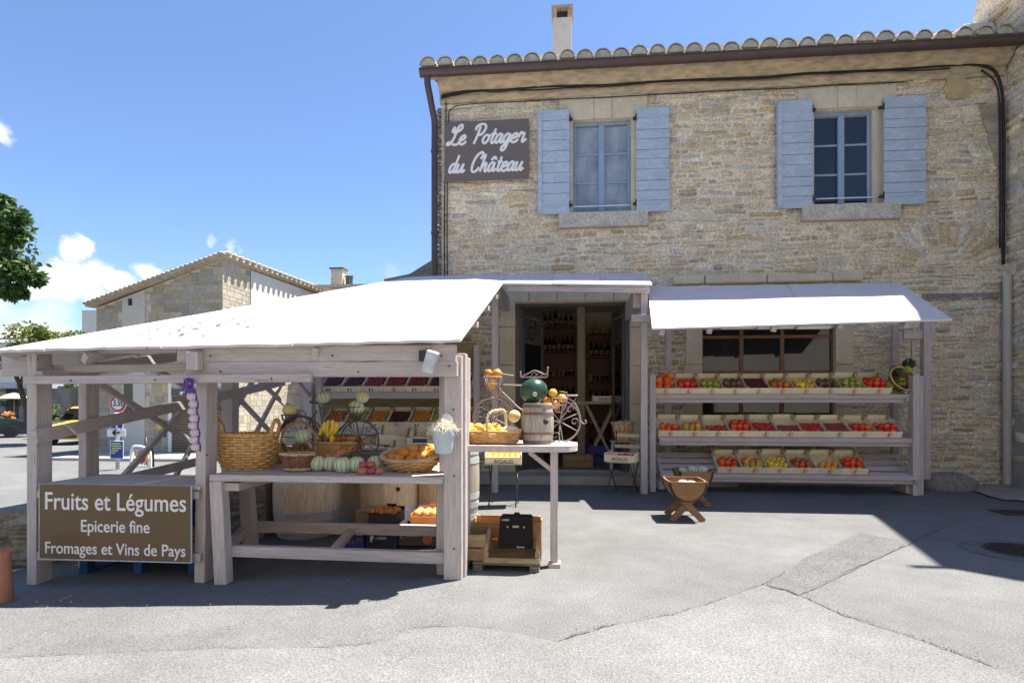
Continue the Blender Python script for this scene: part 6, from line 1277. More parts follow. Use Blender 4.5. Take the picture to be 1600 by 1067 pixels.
# ------------------------------------------------------------------ half barrel planters on crossed legs
def planter(p, s, label):
    root = empty('half_barrel_planter', p, label, 'planter'); root.scale = (s, s, s); L_ = .5; r = .2; z0 = .27
    mb = MB(); n = 12; out = [(-r * math.cos(math.pi * k / n), z0 + .17 - r * 1.05 * math.sin(math.pi * k / n)) for k in range(n + 1)]
    v = [(x * (1 + bul), y, z0 + .17 + (z - z0 - .17) * (1 + bul)) for y, bul in ((-L_ / 2, 0), (-L_ / 4, .06), (0, .09), (L_ / 4, .06), (L_ / 2, 0)) for x, z in out]; vi = [(x * (1 + bul) * .9, y, z0 + .17 + (z - z0 - .17) * (1 + bul) * .9) for y, bul in ((-L_ / 2 + .03, 0), (-L_ / 4, .06), (0, .09), (L_ / 4, .06), (L_ / 2 - .03, 0)) for x, z in out]
    m_ = n + 1; f = [(j * m_ + i, j * m_ + i + 1, (j + 1) * m_ + i + 1, (j + 1) * m_ + i) for j in range(4) for i in range(n)]; o = len(v); f2 = [(o + a, o + d, o + c, o + b_) for a, b_, c, d in f]; rims = []
    for j in range(4):
        for i in (0, n): rims.append((j * m_ + i, (j + 1) * m_ + i, o + (j + 1) * m_ + i, o + j * m_ + i))
    mb.add(v + vi, f + f2 + rims); place(mb, root, 'trough', M['brownwood'], 0, smooth=False)
    for y0, nm in ((-L_ / 2, 'end_board'), (L_ / 2 - .028, 'end_board')):
        mb = MB(); mb.prism([(x * .93, y0 + .002, z) for x, z in out], (0, .024, 0)); place(mb, root, nm, M['brownwood'], 0, smooth=False)
    mb = MB(); mb.tube([(x * 1.02, -L_ / 2 + .02, z0 + .17 + (z - z0 - .17) * 1.02) for x, z in out], .014, 6); mb.tube([(x * 1.02, L_ / 2 - .02, z0 + .17 + (z - z0 - .17) * 1.02) for x, z in out], .014, 6); place(mb, root, 'hoop', M['iron'], 0)
    for y in (-L_ / 2 + .04, L_ / 2 - .09):
        for sx in (-1, 1): mb = MB(); mb.beam((-.17 * sx, y + .01 + .026 * (sx > 0), 0), (.13 * sx, y + .01 + .026 * (sx > 0), z0 + .06), .07, .024); place(mb, root, 'leg', M['brownwood'], 0, smooth=False)
    mb = MB(); mb.box(-.02, .02, -L_ / 2 + .08, L_ / 2 - .1, .15, .19); place(mb, root, 'stretcher', M['brownwood'], 0, smooth=False)
    return root
pp = G(1075, 815); sc_ = 1.0; pz = pp.copy(); pz.y += .22; planter(pz, 1.0, 'brown half barrel planter with crossed legs standing in the sun with white melons')
for x, y, z, s_ in ((-.09, -.1, .33, .9), (.06, -.1, .34, 1.1), (.0, .06, .33, 1.0)): fruit('white_melon', pz + Vector((x, y, z + .03)), 'cream white melon in the sunlit half barrel planter', 'melon', 'white melons in the sunlit planter', (.1, .1, 0), s_)
pp = G(1087, 791); pq = pp.copy(); pq.y += .2; planter(pq, 1.0, 'brown half barrel planter behind in the shade full of striped melons')
for x, y, z, lb in ((-.12, .02, .41, 'left striped melon in the shaded half barrel planter'), (-.0, .0, .43, 'middle striped melon in the shaded half barrel planter'), (.12, -.02, .43, 'right yellow green striped melon in the shaded half barrel planter')): fruit('melon', pq + Vector((x, y, z)), lb, 'melon', None, (.2, .2, 1), 1.05)
# tipped round basket with greens at the end of the top shelf
tb = W(1400, 600, -1.0); tbk = empty('wicker_basket', tb, 'round wicker basket tipped on its side with greens at the end of the top shelf', 'basket'); tbk.rotation_euler = (R(62), 0, R(14))
pf = lambda t: (.12 + .08 * t, .16 * t); place(wicker(pf, 0, 1, .95, 24, 10, .006, .005), tbk, 'body', M['wicker_red'], 0); place(rim(.2, .165, 1, .95, .009, .005, 22), tbk, 'rim', M['wicker'], 0)
M['lettuce'] = mat('lettuce_green', (.3, .42, .04), .6, .3, 12, col2=(.5, .55, .08)); M['herb'] = mat('dark_greens', (.02, .07, .02), .6, .4, 12)
def leafy(c, r, m, name, label, n=70, sz=.05):
    mb = MB()
    for _ in range(n):
        d = Vector((rnd.gauss(0, 1), rnd.gauss(0, 1), rnd.gauss(0, 1))).normalized(); p = c + d * r * rnd.uniform(.5, 1); u = d.orthogonal().normalized(); v_ = d.cross(u); a = rnd.uniform(0, 6.28); u, v_ = u * math.cos(a) + v_ * math.sin(a), v_ * math.cos(a) - u * math.sin(a); s_ = sz * rnd.uniform(.6, 1.2)
        mb.add([p - u * s_ * .5, p + v_ * s_ + d * .01, p + u * s_ * .5 + d * .012, p - v_ * s_ * .6], [(0, 3, 2, 1)])
    return one(name, mb, m, label, 'vegetable')
for px, py, dy, m_, r, lb in ((1391, 603, -.05, 'lettuce', .07, 'left light green lettuce at the mouth of the tipped basket'), (1409, 597, -.03, 'lettuce', .065, 'right light green lettuce at the mouth of the tipped basket'), (1418, 578, .02, 'lettuce', .045, 'upper small light green lettuce in the tipped basket'), (1398, 580, .05, 'herb', .075, 'dark green leafy bunch in the middle of the tipped basket'), (1420, 568, .1, 'herb', .08, 'dark green leaves sticking out above the tipped basket')): leafy(W(px, py, -1.05 + dy), r, M[m_], 'leafy_greens', lb)
# ------------------------------------------------------------------ inside the shop
def rack(x0, x1, Y, z0, z1, n, label, d=.32):
    root = empty('bottle_shelf', ((x0 + x1) / 2, Y, z0), label, 'shelf')
    mb = MB(); mb.box(x0, x1, Y, Y + .02, z0, z1); mb.build('back_panel', M['shelfwood'], root)
    for x in (x0, x1 - .035): mb = MB(); mb.box(x, x + .035, Y - d, Y - .0005, z0, z1); mb.build('upright', M['shelfwood'], root)
    zs_ = []
    for k in range(n): z = z0 + .08 + (z1 - z0 - .1) * k / (n - 1); mb = MB(); mb.box(x0 + .036, x1 - .036, Y - d + .005, Y - .001, z, z + .022); mb.build('board', M['shelfwood'], root); zs_.append(z + .0225)
    return zs_
M['bottle_dark'] = mat('dark_bottle', (.02, .018, .012), .12, .5, rand=.3); M['bottle_amber'] = mat('amber_bottle', (.3, .15, .03), .15, .3, rand=.3); M['jar'] = mat('jam_jar', (.28, .1, .03), .2, .3, rand=.9); M['cap'] = mat('jar_lid', (.6, .5, .3), .4, .2)
def bottle_p(kind):
    if kind == 'jar': root = empty('jar'); mb = MB(); mb.lathe([(.038, 0), (.04, .01), (.04, .085), (.034, .1)], 12); place(mb, root, 'glass', M['jar'], 0, smooth='auto'); mb = MB(); mb.lathe([(.037, .1), (.037, .118)], 12); place(mb, root, 'lid', M['cap'], 0, smooth='auto')
    else:
        root = empty('bottle'); mb = MB(); mb.lathe([(.036, 0), (.038, .01), (.038, .17), (.03, .205), (.014, .235), (.014, .29)], 12); place(mb, root, 'glass', M['bottle_amber' if kind == 'amber' else 'bottle_dark'], 0, smooth='auto'); mb = MB(); mb.lathe([(.0388, .05), (.0388, .13)], 12, cap=False); place(mb, root, 'paper_label', M['wood'], 0, smooth='auto')
    return root
BP = {}
def put(kind, loc, label, cat, group, s=1):
    if kind not in BP: BP[kind] = bottle_p(kind); r = BP[kind]
    else: r = copy_tree(BP[kind])
    r.location = loc; r.scale = (s, s, s); tag(r, label, cat, group)
Yr = 3.6; a, b_ = W(846, 560, Yr - .3).x, W(901, 560, Yr - .3).x; zt_ = W(870, 527, Yr - .3).z
zs_ = rack(a, b_, Yr, .13, zt_ + .25, 6, 'tall dark wooden shelf of bottles and jars left of the shop pillar')
rows = [('jar', .1), ('jar', .1), ('dark', .085), ('jar', .085), ('dark', .082), ('dark', .1)]
zs_[5] = zs_[5]
for k, z in enumerate(zs_):
    kind, stp = rows[k]; x = a + .08; i = 0
    while x < b_ - .06:
        kk = 'amber' if (kind == 'dark' and i % 5 == 3) else kind; put(kk, (x, Yr - .16 - .05 * (i % 2), z), '%s on %s of the left shop shelf' % ({'jar': 'preserve jar', 'dark': 'dark wine bottle', 'amber': 'amber bottle'}[kk], ['the lowest board', 'the second board', 'the third board', 'the fourth board', 'the fifth board', 'the topmost board'][k]), 'jar' if kk == 'jar' else 'bottle', '%s on board %d of the left shop shelf' % (kk, k + 1), 1.15 if k != 5 else 1.05 + .35 * (i % 4 == 2)); x += stp * 1.15 * rnd.uniform(.9, 1.25); i += 1
a, b_ = W(918, 560, 3.2).x, W(956, 560, 3.2).x
zs_ = rack(a, b_, 3.5, .13, W(935, 520, 3.2).z, 6, 'dark wooden shelf of jars right of the shop pillar')
for k, z in enumerate(zs_):
    x = a + .08; i = 0
    while x < b_ - .06: kk = 'jar' if k % 2 else 'dark'; put(kk, (x, 3.3 - .05 * (i % 2), z), '%s on %s of the right shop shelf' % ('preserve jar' if kk == 'jar' else 'dark wine bottle', ['the lowest board', 'the second board', 'the third board', 'the fourth board', 'the fifth board', 'the topmost board'][k]), 'jar' if kk == 'jar' else 'bottle', '%s on board %d of the right shop shelf' % (kk, k + 1), 1.1); x += .1 * rnd.uniform(.95, 1.4); i += 1
a, b_ = W(816, 560, 2.6).x, W(835, 560, 2.6).x; zs_ = rack(a - .2, b_, 2.9, .13, W(825, 525, 2.6).z, 5, 'narrow dark shelf just behind the folded door leaf')
for k, z in enumerate(zs_):
    for i in range(3): put('dark', (a + .05 + .11 * i, 2.75, z), 'dark wine bottle on the narrow shelf behind the door leaf', 'bottle', 'bottles on the narrow shelf', 1.1)
tr = empty('trestle_table', (W(930, 640, 1.2).x, 1.3, .13), 'pale folding table with crossed legs inside the doorway', 'table'); a, b_ = W(895, 627, 1.1), W(975, 627, 1.1)
mb = MB(); mb.box(a.x, b_.x, 1.1, 1.7, a.z - .05, a.z); mb.build('tabletop', M['slat'], tr)
for y in (1.2, 1.6):
    for sx in (0, 1): mb = MB(); p, q_ = (a.x + .25, b_.x - .15) if sx else (b_.x - .15, a.x + .25); mb.beam((p, y + .03 * sx, .13), (q_, y + .03 * sx, a.z - .051), .05, .025); mb.build('leg', M['slat'], tr)
Mx = named_crate(Vector((W(945, 620, 1.2).x, 1.3, a.z + .001)), 0, 0, 'RIGAUD', 'pale crate of red apples on the table inside the doorway')
for i in range(10): fruit('apple', Mx @ Vector((-.18 + .09 * (i % 5), -.06 + .1 * (i // 5), .07)), 'red apple in the crate on the table inside the doorway', 'apple', 'apples inside the doorway')
x = W(905, 690, .9).x; wcrate(x - .3, x + .25, .8, 1.15, .13, .22, M['crate_old'], 'brown slatted crate on the floor just inside the doorway', 2)
x = W(930, 690, 1.3).x; wcrate(x - .15, x + .25, 1.2, 1.5, .13, .36, M['blue_card'], 'dark blue carton crate on the shop floor under the folding table', 2)
for px, py, Y, r in ((868, 690, .7, .16), (875, 684, .8, .14)): leafy(W(px, py, Y), r, M['herb'], 'leafy_greens', 'dark leafy plant on the floor inside the doorway' if px == 868 else 'second dark leafy plant just behind on the doorway floor', 120, .09)
# ------------------------------------------------------------------ the square beyond, on the left
def brick_stone():
    m = bpy.data.materials.new('coursed_stone'); m.use_nodes = True; t = m.node_tree; L = t.links.new; b = t.nodes['Principled BSDF']; b.inputs['Roughness'].default_value = .9
    at = N(t, 'ShaderNodeAttribute', attribute_name='Col'); tc = N(t, 'ShaderNodeTexCoord'); nz = N(t, 'ShaderNodeTexNoise', i_Scale=9.0, i_Detail=4.0); L(tc.outputs['Object'], nz.inputs['Vector'])
    mr = N(t, 'ShaderNodeMapRange', i_1=.3, i_2=.7, i_3=.85, i_4=1.15); L(nz.outputs['Fac'], mr.inputs[0]); s = N(t, 'ShaderNodeVectorMath', operation='SCALE'); L(at.outputs['Color'], s.inputs[0]); L(mr.outputs[0], s.inputs['Scale']); L(s.outputs[0], b.inputs['Base Color']); return m
M['coursed'] = brick_stone()
def blocks(mb, P, u0, u1, v0, top, holes=(), hs=(.14, .2, .28), ls=(.2, .5), seed=1, d=.015):
    r = random.Random(seed); mb.c = mb.c or []; v = v0; tmax = max(top(u0), top(u1))
    while v < tmax:
        h = r.choice(hs); u = u0
        while u < u1:
            l = min(r.uniform(*ls), u1 - u); um = u + l / 2; vt = min(v + h, top(u) if top(u) < top(u + l) else top(u + l)); 
            if vt - v > .03 and not any(a < um < b_ and c < v + h / 2 < e for a, b_, c, e in holes):
                pc = [(v, vt)] if h < .25 or r.random() < .6 else [(v, (v + vt) / 2), ((v + vt) / 2, vt)]
                for (va, vb) in pc:
                    c = r.choice([(.42, .36, .26), (.46, .4, .3), (.38, .33, .25), (.48, .4, .27), (.4, .37, .31)]); k = r.gauss(1, .08); q = .012
                    p = [P(u + q, va + q, d), P(u + l - q, va + q, d), P(u + l - q, vb - q, d), P(u + q, vb - q, d), P(u + .004, va + .004, 0), P(u + l - .004, va + .004, 0), P(u + l - .004, vb - .004, 0), P(u + .004, vb - .004, 0)]
                    mb.add(p, [(0, 1, 2, 3), (4, 5, 1, 0), (5, 6, 2, 1), (6, 7, 3, 2), (7, 4, 0, 3)]); mb.c += [tuple(x * k for x in c)] * 8
            u += l
        v += h
YH = 9.0; c0 = W(348, 600, YH).x; cl = W(150, 600, YH).x; zr, zl = W(348, 405, YH).z, W(150, 481, YH).z; gz = -.46
hs = empty('stone_house', (c0, YH + 3, gz), 'stone clad house with a sloping roof, white panels and a brown garage door', 'building')
bay = (W(191, 600, YH).x, W(227, 600, YH).x); gar = (W(269, 640, YH).x, c0 - .05)
top = lambda x: zl + (zr - zl) * (x - cl) / (c0 - cl)
bz = W(230, 712, YH).z; gt = W(290, 619, YH).z
mb = MB(); mb.prism([(cl, YH + .02, gz), (c0 - .02, YH + .02, gz), (c0 - .02, YH + .02, zr), (cl, YH + .02, zl)], (0, 12, 0)); mb.build('wall', M['mortar'], hs)
mb = MB(); blocks(mb, lambda u, v, w_: (u, YH + .02 - w_, v), cl, c0, gz, lambda u: top(u) - .02, [(bay[0], bay[1], -5, 20), (gar[0], gar[1], -5, gt + .55)], seed=4)
blocks(mb, lambda u, v, w_: (c0 - .02 + w_, YH + u, v), 0, 1.75, gz, lambda u: zr + .05, [], seed=6); blocks(mb, lambda u, v, w_: (c0 - .02 + w_, YH + u, v), 1.76, 11.9, gz, lambda u: 3.2, [], seed=8); blocks(mb, lambda u, v, w_: (c0 - .02 + w_, YH + u, v), 4.4, 11.9, 3.2, lambda u: zr - 1.2, [], seed=11)
mb.build('stone_facing', M['coursed'], hs)
M['cream_wall'] = mat('cream_wall', (.62, .58, .5), .9, .06, 2)
mb = MB(); mb.prism([(bay[0] + .01, YH - .02, gz), (bay[1] - .01, YH - .02, gz), (bay[1] - .01, YH - .02, top(bay[1]) - .03), (bay[0] + .01, YH - .02, top(bay[0]) - .03)], (0, .035, 0))
mb.prism([(c0 + .002, YH + 1.78, 3.2), (c0 + .002, YH + 11.9, 3.2), (c0 + .002, YH + 11.9, zr + .3), (c0 + .002, YH + 1.78, zr + .02)], (.012, 0, 0)); pn = mb.build('white_panel', M['cream_wall'], hs)
mb = MB(); a, b_ = W(194, 650, YH).x, W(208, 590, YH); mb.box(a, b_.x, YH - .03, YH - .021, W(200, 655, YH).z, W(200, 596, YH).z); a = W(204, 472, YH); mb.box(a.x - .07, a.x + .07, YH - .03, YH - .021, a.z - .12, a.z + .12); w_ = mb.build('window', M['pane_dark'], hs)
mb = MB(); n = 22
for k in range(n): z = gz + (gt - gz) * k / n; mb.box(gar[0], gar[1], YH - .0 - .0, YH + .01, z + .004, z + (gt - gz) / n - .006)
mb.build('garage_door', mat('brown_slats', (.12, .075, .045), .5, .15), hs); mb = MB(); mb.box(gar[0] - .12, gar[0] - .01, YH - .04, YH + .01, gz, gt + .55); mb.build('door_post', M['white'], hs)
mb = MB(); mb.box(gar[0], gar[1], YH - .05, YH + .01, gt + .02, gt + .25); fa = mb.build('fascia', M['grey_frame'], hs); mb = MB(); a = W(281, 616, YH - .06); text_mesh(mb, 'n F', (a.x, YH - .0505, gt + .06), (1, 0, 0), (0, 0, 1), .9, .15, .01, .02); mb.build('lettering', M['white'], fa)
mb = MB(); e = .25; rt = [(cl - .2, YH - e, zl + .0), (c0 + .2, YH - e, zr + .06), (c0 + .2, YH + 12, zr + .5), (cl - .2, YH + 12, zl + .4)]; mb.slab([Vector(p) + Vector((0, 0, .1)) for p in rt], .1)
for k in range(30): t = (k + .5) / 30; p = Vector(rt[0]).lerp(Vector(rt[1]), t); mb.ball(p + Vector((0, 0, .09)), .1, (1.4, 1.5, .7), 8, 5); p = Vector(rt[1]).lerp(Vector(rt[2]), t); mb.ball(p + Vector((0, 0, .1)), .1, (1.4, 1.5, .8), 8, 5)
mb.build('roof', M['tile'], hs)
for px, nm in ((175, 0), (243, 1)):
    p = W(px, 597, YH - .3); o = empty('wall_lamp', p, 'white dome lamp on the stone house front, %s' % ('left of the cream bay' if not nm else 'right of the cream bay'), 'lamp'); mb = MB(); mb.lathe([(.32, 0), (.3, .08), (.2, .18), (.04, .24)], 20); place(mb, o, 'shade', M['white'], 0, smooth='auto'); mb = MB(); mb.beam((0, .0, .22), (0, .3, .3), .04, .04, ax=(1, 0, 0)); place(mb, o, 'arm', M['iron'], 0, smooth=False)
mbx = empty('letter_box', W(252, 672, YH - .12), 'yellow and blue letter box on the stone house front beside the garage', 'letter box'); a = W(253, 666, YH - .1); mb = MB(); mb.box(a.x - .14, a.x + .13, YH - .16, YH - .016, a.z - .1, a.z + .09); mb.build('body', mat('post_yellow', (.75, .5, .02), .4, .05), mbx, bevel=.01); mb = MB(); mb.box(a.x - .14, a.x + .13, YH - .15, YH - .016, a.z + .095, a.z + .17); mb.build('top_sign', M['blue_ink'], mbx)
a = W(253, 677, YH - .1); bs = empty('wall_notice', (a.x, YH - .02, a.z - .15), 'small blue square notice with a white pictogram below the letter box', 'sign'); mb = MB(); mb.box(a.x - .12, a.x + .1, YH - .04, YH - .016, a.z - .13, a.z + .1); mb.build('panel', M['blue_ink'], bs); mb = MB(); mb.box(a.x - .05, a.x + .035, YH - .045, YH - .0405, a.z - .07, a.z + .05); mb.build('pictogram', M['white'], bs)
a, b_ = G(158, 735), G(360, 728); mb = MB(); mb.box(cl + .5, c0 + 3, YH - 2.4, YH + .01, gz - .05, gz + .1); tag(mb.build('pavement', mat('pale_paving', (.42, .39, .34), .9, .08)), kind='structure')
# second house with a chimney behind the stall roof
nh = empty('distant_house', (W(560, 440, 15).x, 16, gz), 'distant pale house mostly hidden by the stall roof with a square chimney', 'building'); a, b_ = W(505, 440, 15), W(650, 440, 15)
mb = MB(); mb.box(a.x, b_.x, 15, 18, gz, W(560, 447, 15).z); mb.build('wall', M['cream_wall'], nh); mb = MB(); mb.slab([(a.x - .3, 14.7, W(560, 446, 15).z), (b_.x + .3, 14.7, W(560, 446, 15).z), (b_.x + .3, 18.3, W(560, 442, 15).z), (a.x - .3, 18.3, W(560, 442, 15).z)], .1); mb.build('roof', M['tile'], nh)
mb = MB(); p, q = W(517, 440, 15), W(535, 420, 15); mb.box(p.x, q.x, 15, 15.5, p.z - .3, q.z); ch = mb.build('chimney', M['ashlar'], nh); mb = MB(); mb.box(p.x - .06, q.x + .06, 14.95, 15.55, q.z + .001, q.z + .06); mb.build('chimney_cap', M['grey_frame'], ch)
for px in (540, 546): c = W(px, 432, 15); mb = MB(); mb.lathe([(.08, -.4), (.08, 0), (.12, .02), (.12, .06)], 10, (c.x, 15.2, c.z)); mb.build('chimney_pot', M['grey_frame'], nh)
# road sign
sp0 = W(181, 690, 4.5); rs = empty('road_sign', (sp0.x, 4.5, g(sp0.x)), 'road sign post with a red ringed weight limit disc, arrow plate and poster', 'road sign')
mb = MB(); mb.tube([(sp0.x + .05, 4.5, g(sp0.x)), (sp0.x + .05, 4.5, W(181, 615, 4.5).z)], .045, 10); mb.build('post', M['hoop'], rs, smooth=True)
def disc(px, py, rp, m, dy, name): c = W(px, py, 4.4); r = (W(px, py - rp, 4.4) - c).z; mb = MB(); mb.lathe([(r, 0), (r, .01)], 40, M=Matrix.Translation((c.x, 4.4 - dy, c.z)) @ Matrix.Rotation(R(90), 4, 'X')); return mb.build(name, m, rs)
M['sign_red'] = mat('sign_red', (.55, .03, .03), .4, .04)
disc(185, 630.5, 14, M['white'], 0, 'disc'); disc(185, 630.5, 13, M['sign_red'], .012, 'red_ring'); disc(185, 630.5, 9.3, M['white'], .024, 'disc_face')
mb = MB(); a, b_, z_ = W(177, 634, 4.37), W(192, 634, 4.37), 0; text_mesh(mb, '3.5t', (a.x, 4.364, a.z), (1, 0, 0), (0, 0, 1), b_.x - a.x, .16, .004, .02); mb.build('lettering', M['black'], rs)
def plate(x0, y0, x1, y1, m, Y, name): a, b_ = W(x0, y1, Y), W(x1, y0, Y); mb = MB(); mb.box(a.x, b_.x, Y, Y + .02, a.z, b_.z); return mb.build(name, m, rs, bevel=.01)
plate(172, 645, 192, 669.5, M['white'], 4.42, 'panel_edge'); plate(173, 646, 191, 668.5, M['blue_ink'], 4.39, 'blue_panel'); plate(180.5, 652, 183.5, 668, M['white'], 4.36, 'panel_bar'); plate(178, 650, 186, 654, M['white'], 4.365, 'panel_top_bar')
plate(167, 670.5, 196, 682, M['white'], 4.39, 'arrow_plate'); mb = MB(); a, b_ = W(176, 676, 4.36), W(187, 676, 4.36); mb.beam(a, b_, .035, .01); mb.beam(a, a + Vector((.08, 0, .08)), .035, .01); mb.beam(a, a + Vector((.08, 0, -.08)), .035, .01); mb.build('arrow', M['black'], rs)
plate(171.5, 688.5, 192.5, 716.5, M['white'], 4.42, 'poster_edge'); po = plate(172.5, 689.5, 191.5, 715.5, M['blue_ink'], 4.39, 'poster'); mb = MB()
for k, (x0, x1) in enumerate(((174, 188), (174, 190), (175, 189), (174, 184), (174, 180))): a, b_ = W(x0, 694 + 3.6 * k, 4.38), W(x1, 692.6 + 3.6 * k, 4.38); mb.box(a.x, b_.x, 4.378, 4.388, a.z, a.z + .035)
mb.build('poster_print', mat('poster_yellow', (.55, .6, .15), .6, .05), rs)
# barrier with a sticker
rb = empty('street_barrier', (W(218, 730, 3.6).x, 3.6, g(-9)), 'white tubular street barrier with an orange notice in front of the stone house', 'barrier'); Y = 3.6; mb = MB()
a, b_ = W(205, 700, Y), W(235, 700, Y); zz = g(a.x); mb.tube(spline([(a.x, Y, zz), (a.x, Y, a.z - .1), (a.x + .1, Y, a.z + .05), (b_.x - .1, Y, a.z), (b_.x, Y, a.z - .15), (b_.x, Y, zz)], 5), .03, 8)
for k in range(1, 8): x = a.x + (b_.x - a.x) * k / 8; mb.tube([(x, Y, zz + .15), (x, Y, a.z - .0)], .012, 6)
mb.tube([(a.x, Y, zz + .15), (b_.x, Y, zz + .15)], .02, 6); mb.build('tube_frame', M['white'], rb, smooth=True)
mb = MB(); p, q = W(212, 721, Y - .05), W(231, 704, Y - .05); mb.box(p.x, q.x, Y - .06, Y - .05, p.z, q.z); nt_ = mb.build('notice', mat('notice_orange', (.75, .35, .12), .5, .1), rb); c = W(221, 714, Y - .07); mb = MB(); mb.lathe([(.12, 0), (.12, .008)], 24, M=Matrix.Translation((c.x, Y - .061, c.z)) @ Matrix.Rotation(R(90), 4, 'X') @ Matrix.Diagonal((.8, 1.4, 1, 1))); s_ = mb.build('red_oval', M['sign_red'], nt_); mb = MB(); mb.beam((c.x - .05, Y - .073, c.z + .1), (c.x + .05, Y - .073, c.z - .1), .05, .006); mb.build('blue_stripe', M['blue_ink'], s_)
for px in (228, 239): p = W(px, 700, 5); o = empty('bollard', (p.x, 5, g(p.x)), 'thin dark bollard behind the white barrier, %s one' % ('left' if px == 228 else 'right'), 'bollard', 'bollards by the stone house'); mb = MB(); mb.tube([(0, 0, 0), (0, 0, W(px, 683, 5).z - g(p.x))], .035, 8); place(mb, o, 'post', M['iron'], 0)
# ------------------------------------------------------------------ cars
def car(loc, rz, col, label, L_=3.9, wd=1.66, h=1.55, cat='car'):
    root = empty('parked_car', loc, label, cat, None, rz); cm = mat('car_paint_' + label.split()[0], col, .25, .03, 2, spec=.6); hw = wd / 2
    # stations along x (front = -x): x, z bottom, z belt, half width, roof z, half roof width
    S = [(-L_ / 2, .35, .62, hw * .72, .62, 0), (-L_ / 2 + .08, .25, .78, hw * .9, .78, 0), (-L_ / 2 + .5, .22, .9, hw * .98, .9, 0), (-L_ / 2 + .95, .22, .98, hw, .99, 0), (-L_ / 2 + 1.55, .22, 1.0, hw, h - .1, hw * .76), (-L_ / 2 + 1.95, .22, 1.0, hw, h, hw * .8), (L_ / 2 - .8, .22, 1.0, hw, h, hw * .8), (L_ / 2 - .25, .24, .98, hw * .98, h - .12, hw * .76), (L_ / 2 - .05, .3, .95, hw * .93, .98, hw * .85), (L_ / 2, .38, .7, hw * .85, .7, hw * .8)]
    mb = MB()
    for x, zb, zt, w_, zr, wr in S:
        wr = wr or w_ * .82; mb.v += [(x, -w_ * .9, zb), (x, -w_, (zb + zt) / 2 - .05), (x, -w_ * .985, zt), (x, -wr, zr), (x, -wr * .5, zr + .025), (x, wr * .5, zr + .025), (x, wr, zr), (x, w_ * .985, zt), (x, w_, (zb + zt) / 2 - .05), (x, w_ * .9, zb)]
    n = 10; mb.f = [(i * n + j, i * n + (j + 1) % n, (i + 1) * n + (j + 1) % n, (i + 1) * n + j) for i in range(len(S) - 1) for j in range(n)] + [tuple(range(n - 1, -1, -1)), tuple((len(S) - 1) * n + j for j in range(n))]
    place(mb, root, 'body', cm, 0, smooth='auto')
    gl = M['pane_dark']; xw0, xw1 = -L_ / 2 + 1.0, -L_ / 2 + 1.53
    mb = MB(); mb.prism([(xw0 - .02, -hw * .74, 1.035), (xw0 - .02, hw * .74, 1.035), (xw1 - .03, hw * .66, h - .09), (xw1 - .03, -hw * .66, h - .09)], (-.02, 0, .02)); place(mb, root, 'windscreen', gl, 0, smooth=False)
    for sy in (-1, 1):
        for a, b_ in ((xw0 + .28, L_ * .04), (L_ * .07, L_ / 2 - .45)): mb = MB(); mb.prism([(a, sy * (hw * .975), 1.03), (b_, sy * (hw * .975), 1.03), (b_, sy * (hw * .83), h - .1), (a + (.32 if a < 0 else 0), sy * (hw * .83), h - .1)], (0, sy * .02, .004)); place(mb, root, 'side_window', gl, 0, smooth=False)
        for x in (-L_ / 2 + .72, L_ / 2 - .72):
            wh = MB(); wh.lathe([(.2, -.1), (.3, -.1), (.31, -.06), (.31, .06), (.3, .1), (.2, .1)], 28, M=Matrix.Translation((x, sy * (hw - .08), .31)) @ Matrix.Rotation(R(90), 4, 'X')); w_ = place(wh, root, 'wheel', M['black'], 0, smooth='auto')
            m2 = MB(); Mx = Matrix.Translation((x, sy * (hw + .005), .31)) @ Matrix.Rotation(R(90), 4, 'X'); m2.lathe([(.2, -.012), (.21, .012), (.17, .0), (.02, .012)], 24, M=Mx)
            m2.build('rim', M['hoop'], w_, org=(0, 0, 0))
        mb = MB(); mb.ball((-L_ / 2 + .12, sy * hw * .64, .72), .13, (.6, 1.2, .85), 12, 8); place(mb, root, 'headlight', M['zinc'], 0); mb = MB(); mb.ball((xw0 + .3, sy * (hw + .09), 1.06), .09, (.6, 1, .8), 10, 7); place(mb, root, 'mirror', cm, 0)
        mb = MB(); mb.box(L_ / 2 - .1, L_ / 2 + .005, sy * hw * .75 - .07, sy * hw * .75 + .07, .7, .95); place(mb, root, 'tail_light', M['sign_red'], 0, smooth=False)
    mb = MB(); mb.box(-L_ / 2 - .04, -L_ / 2 + .12, -hw * .8, hw * .8, .3, .5); place(mb, root, 'bumper', M['iron'], 0, smooth=False).modifiers.new('b', 'BEVEL').width = .03
    mb = MB(); mb.box(-L_ / 2 - .015, -L_ / 2 + .05, -hw * .35, hw * .35, .58, .68); place(mb, root, 'grille', M['iron'], 0, smooth=False); mb = MB(); mb.box(-L_ / 2 - .05, -L_ / 2 - .041, -.25, .25, .36, .46); place(mb, root, 'number_plate', M['white'], 0, smooth=False)
    return root
p = W(110, 692, 13.6); car((p.x, 14.6, g(p.x)), R(100), (.75, .47, .015), 'yellow parked car seen between the two left stall posts', h=1.6)
p = W(-56, 682, 16.5); car((p.x, 17.3, g(p.x)), R(222), (.012, .03, .035), 'dark green parked car cut off by the left picture edge')
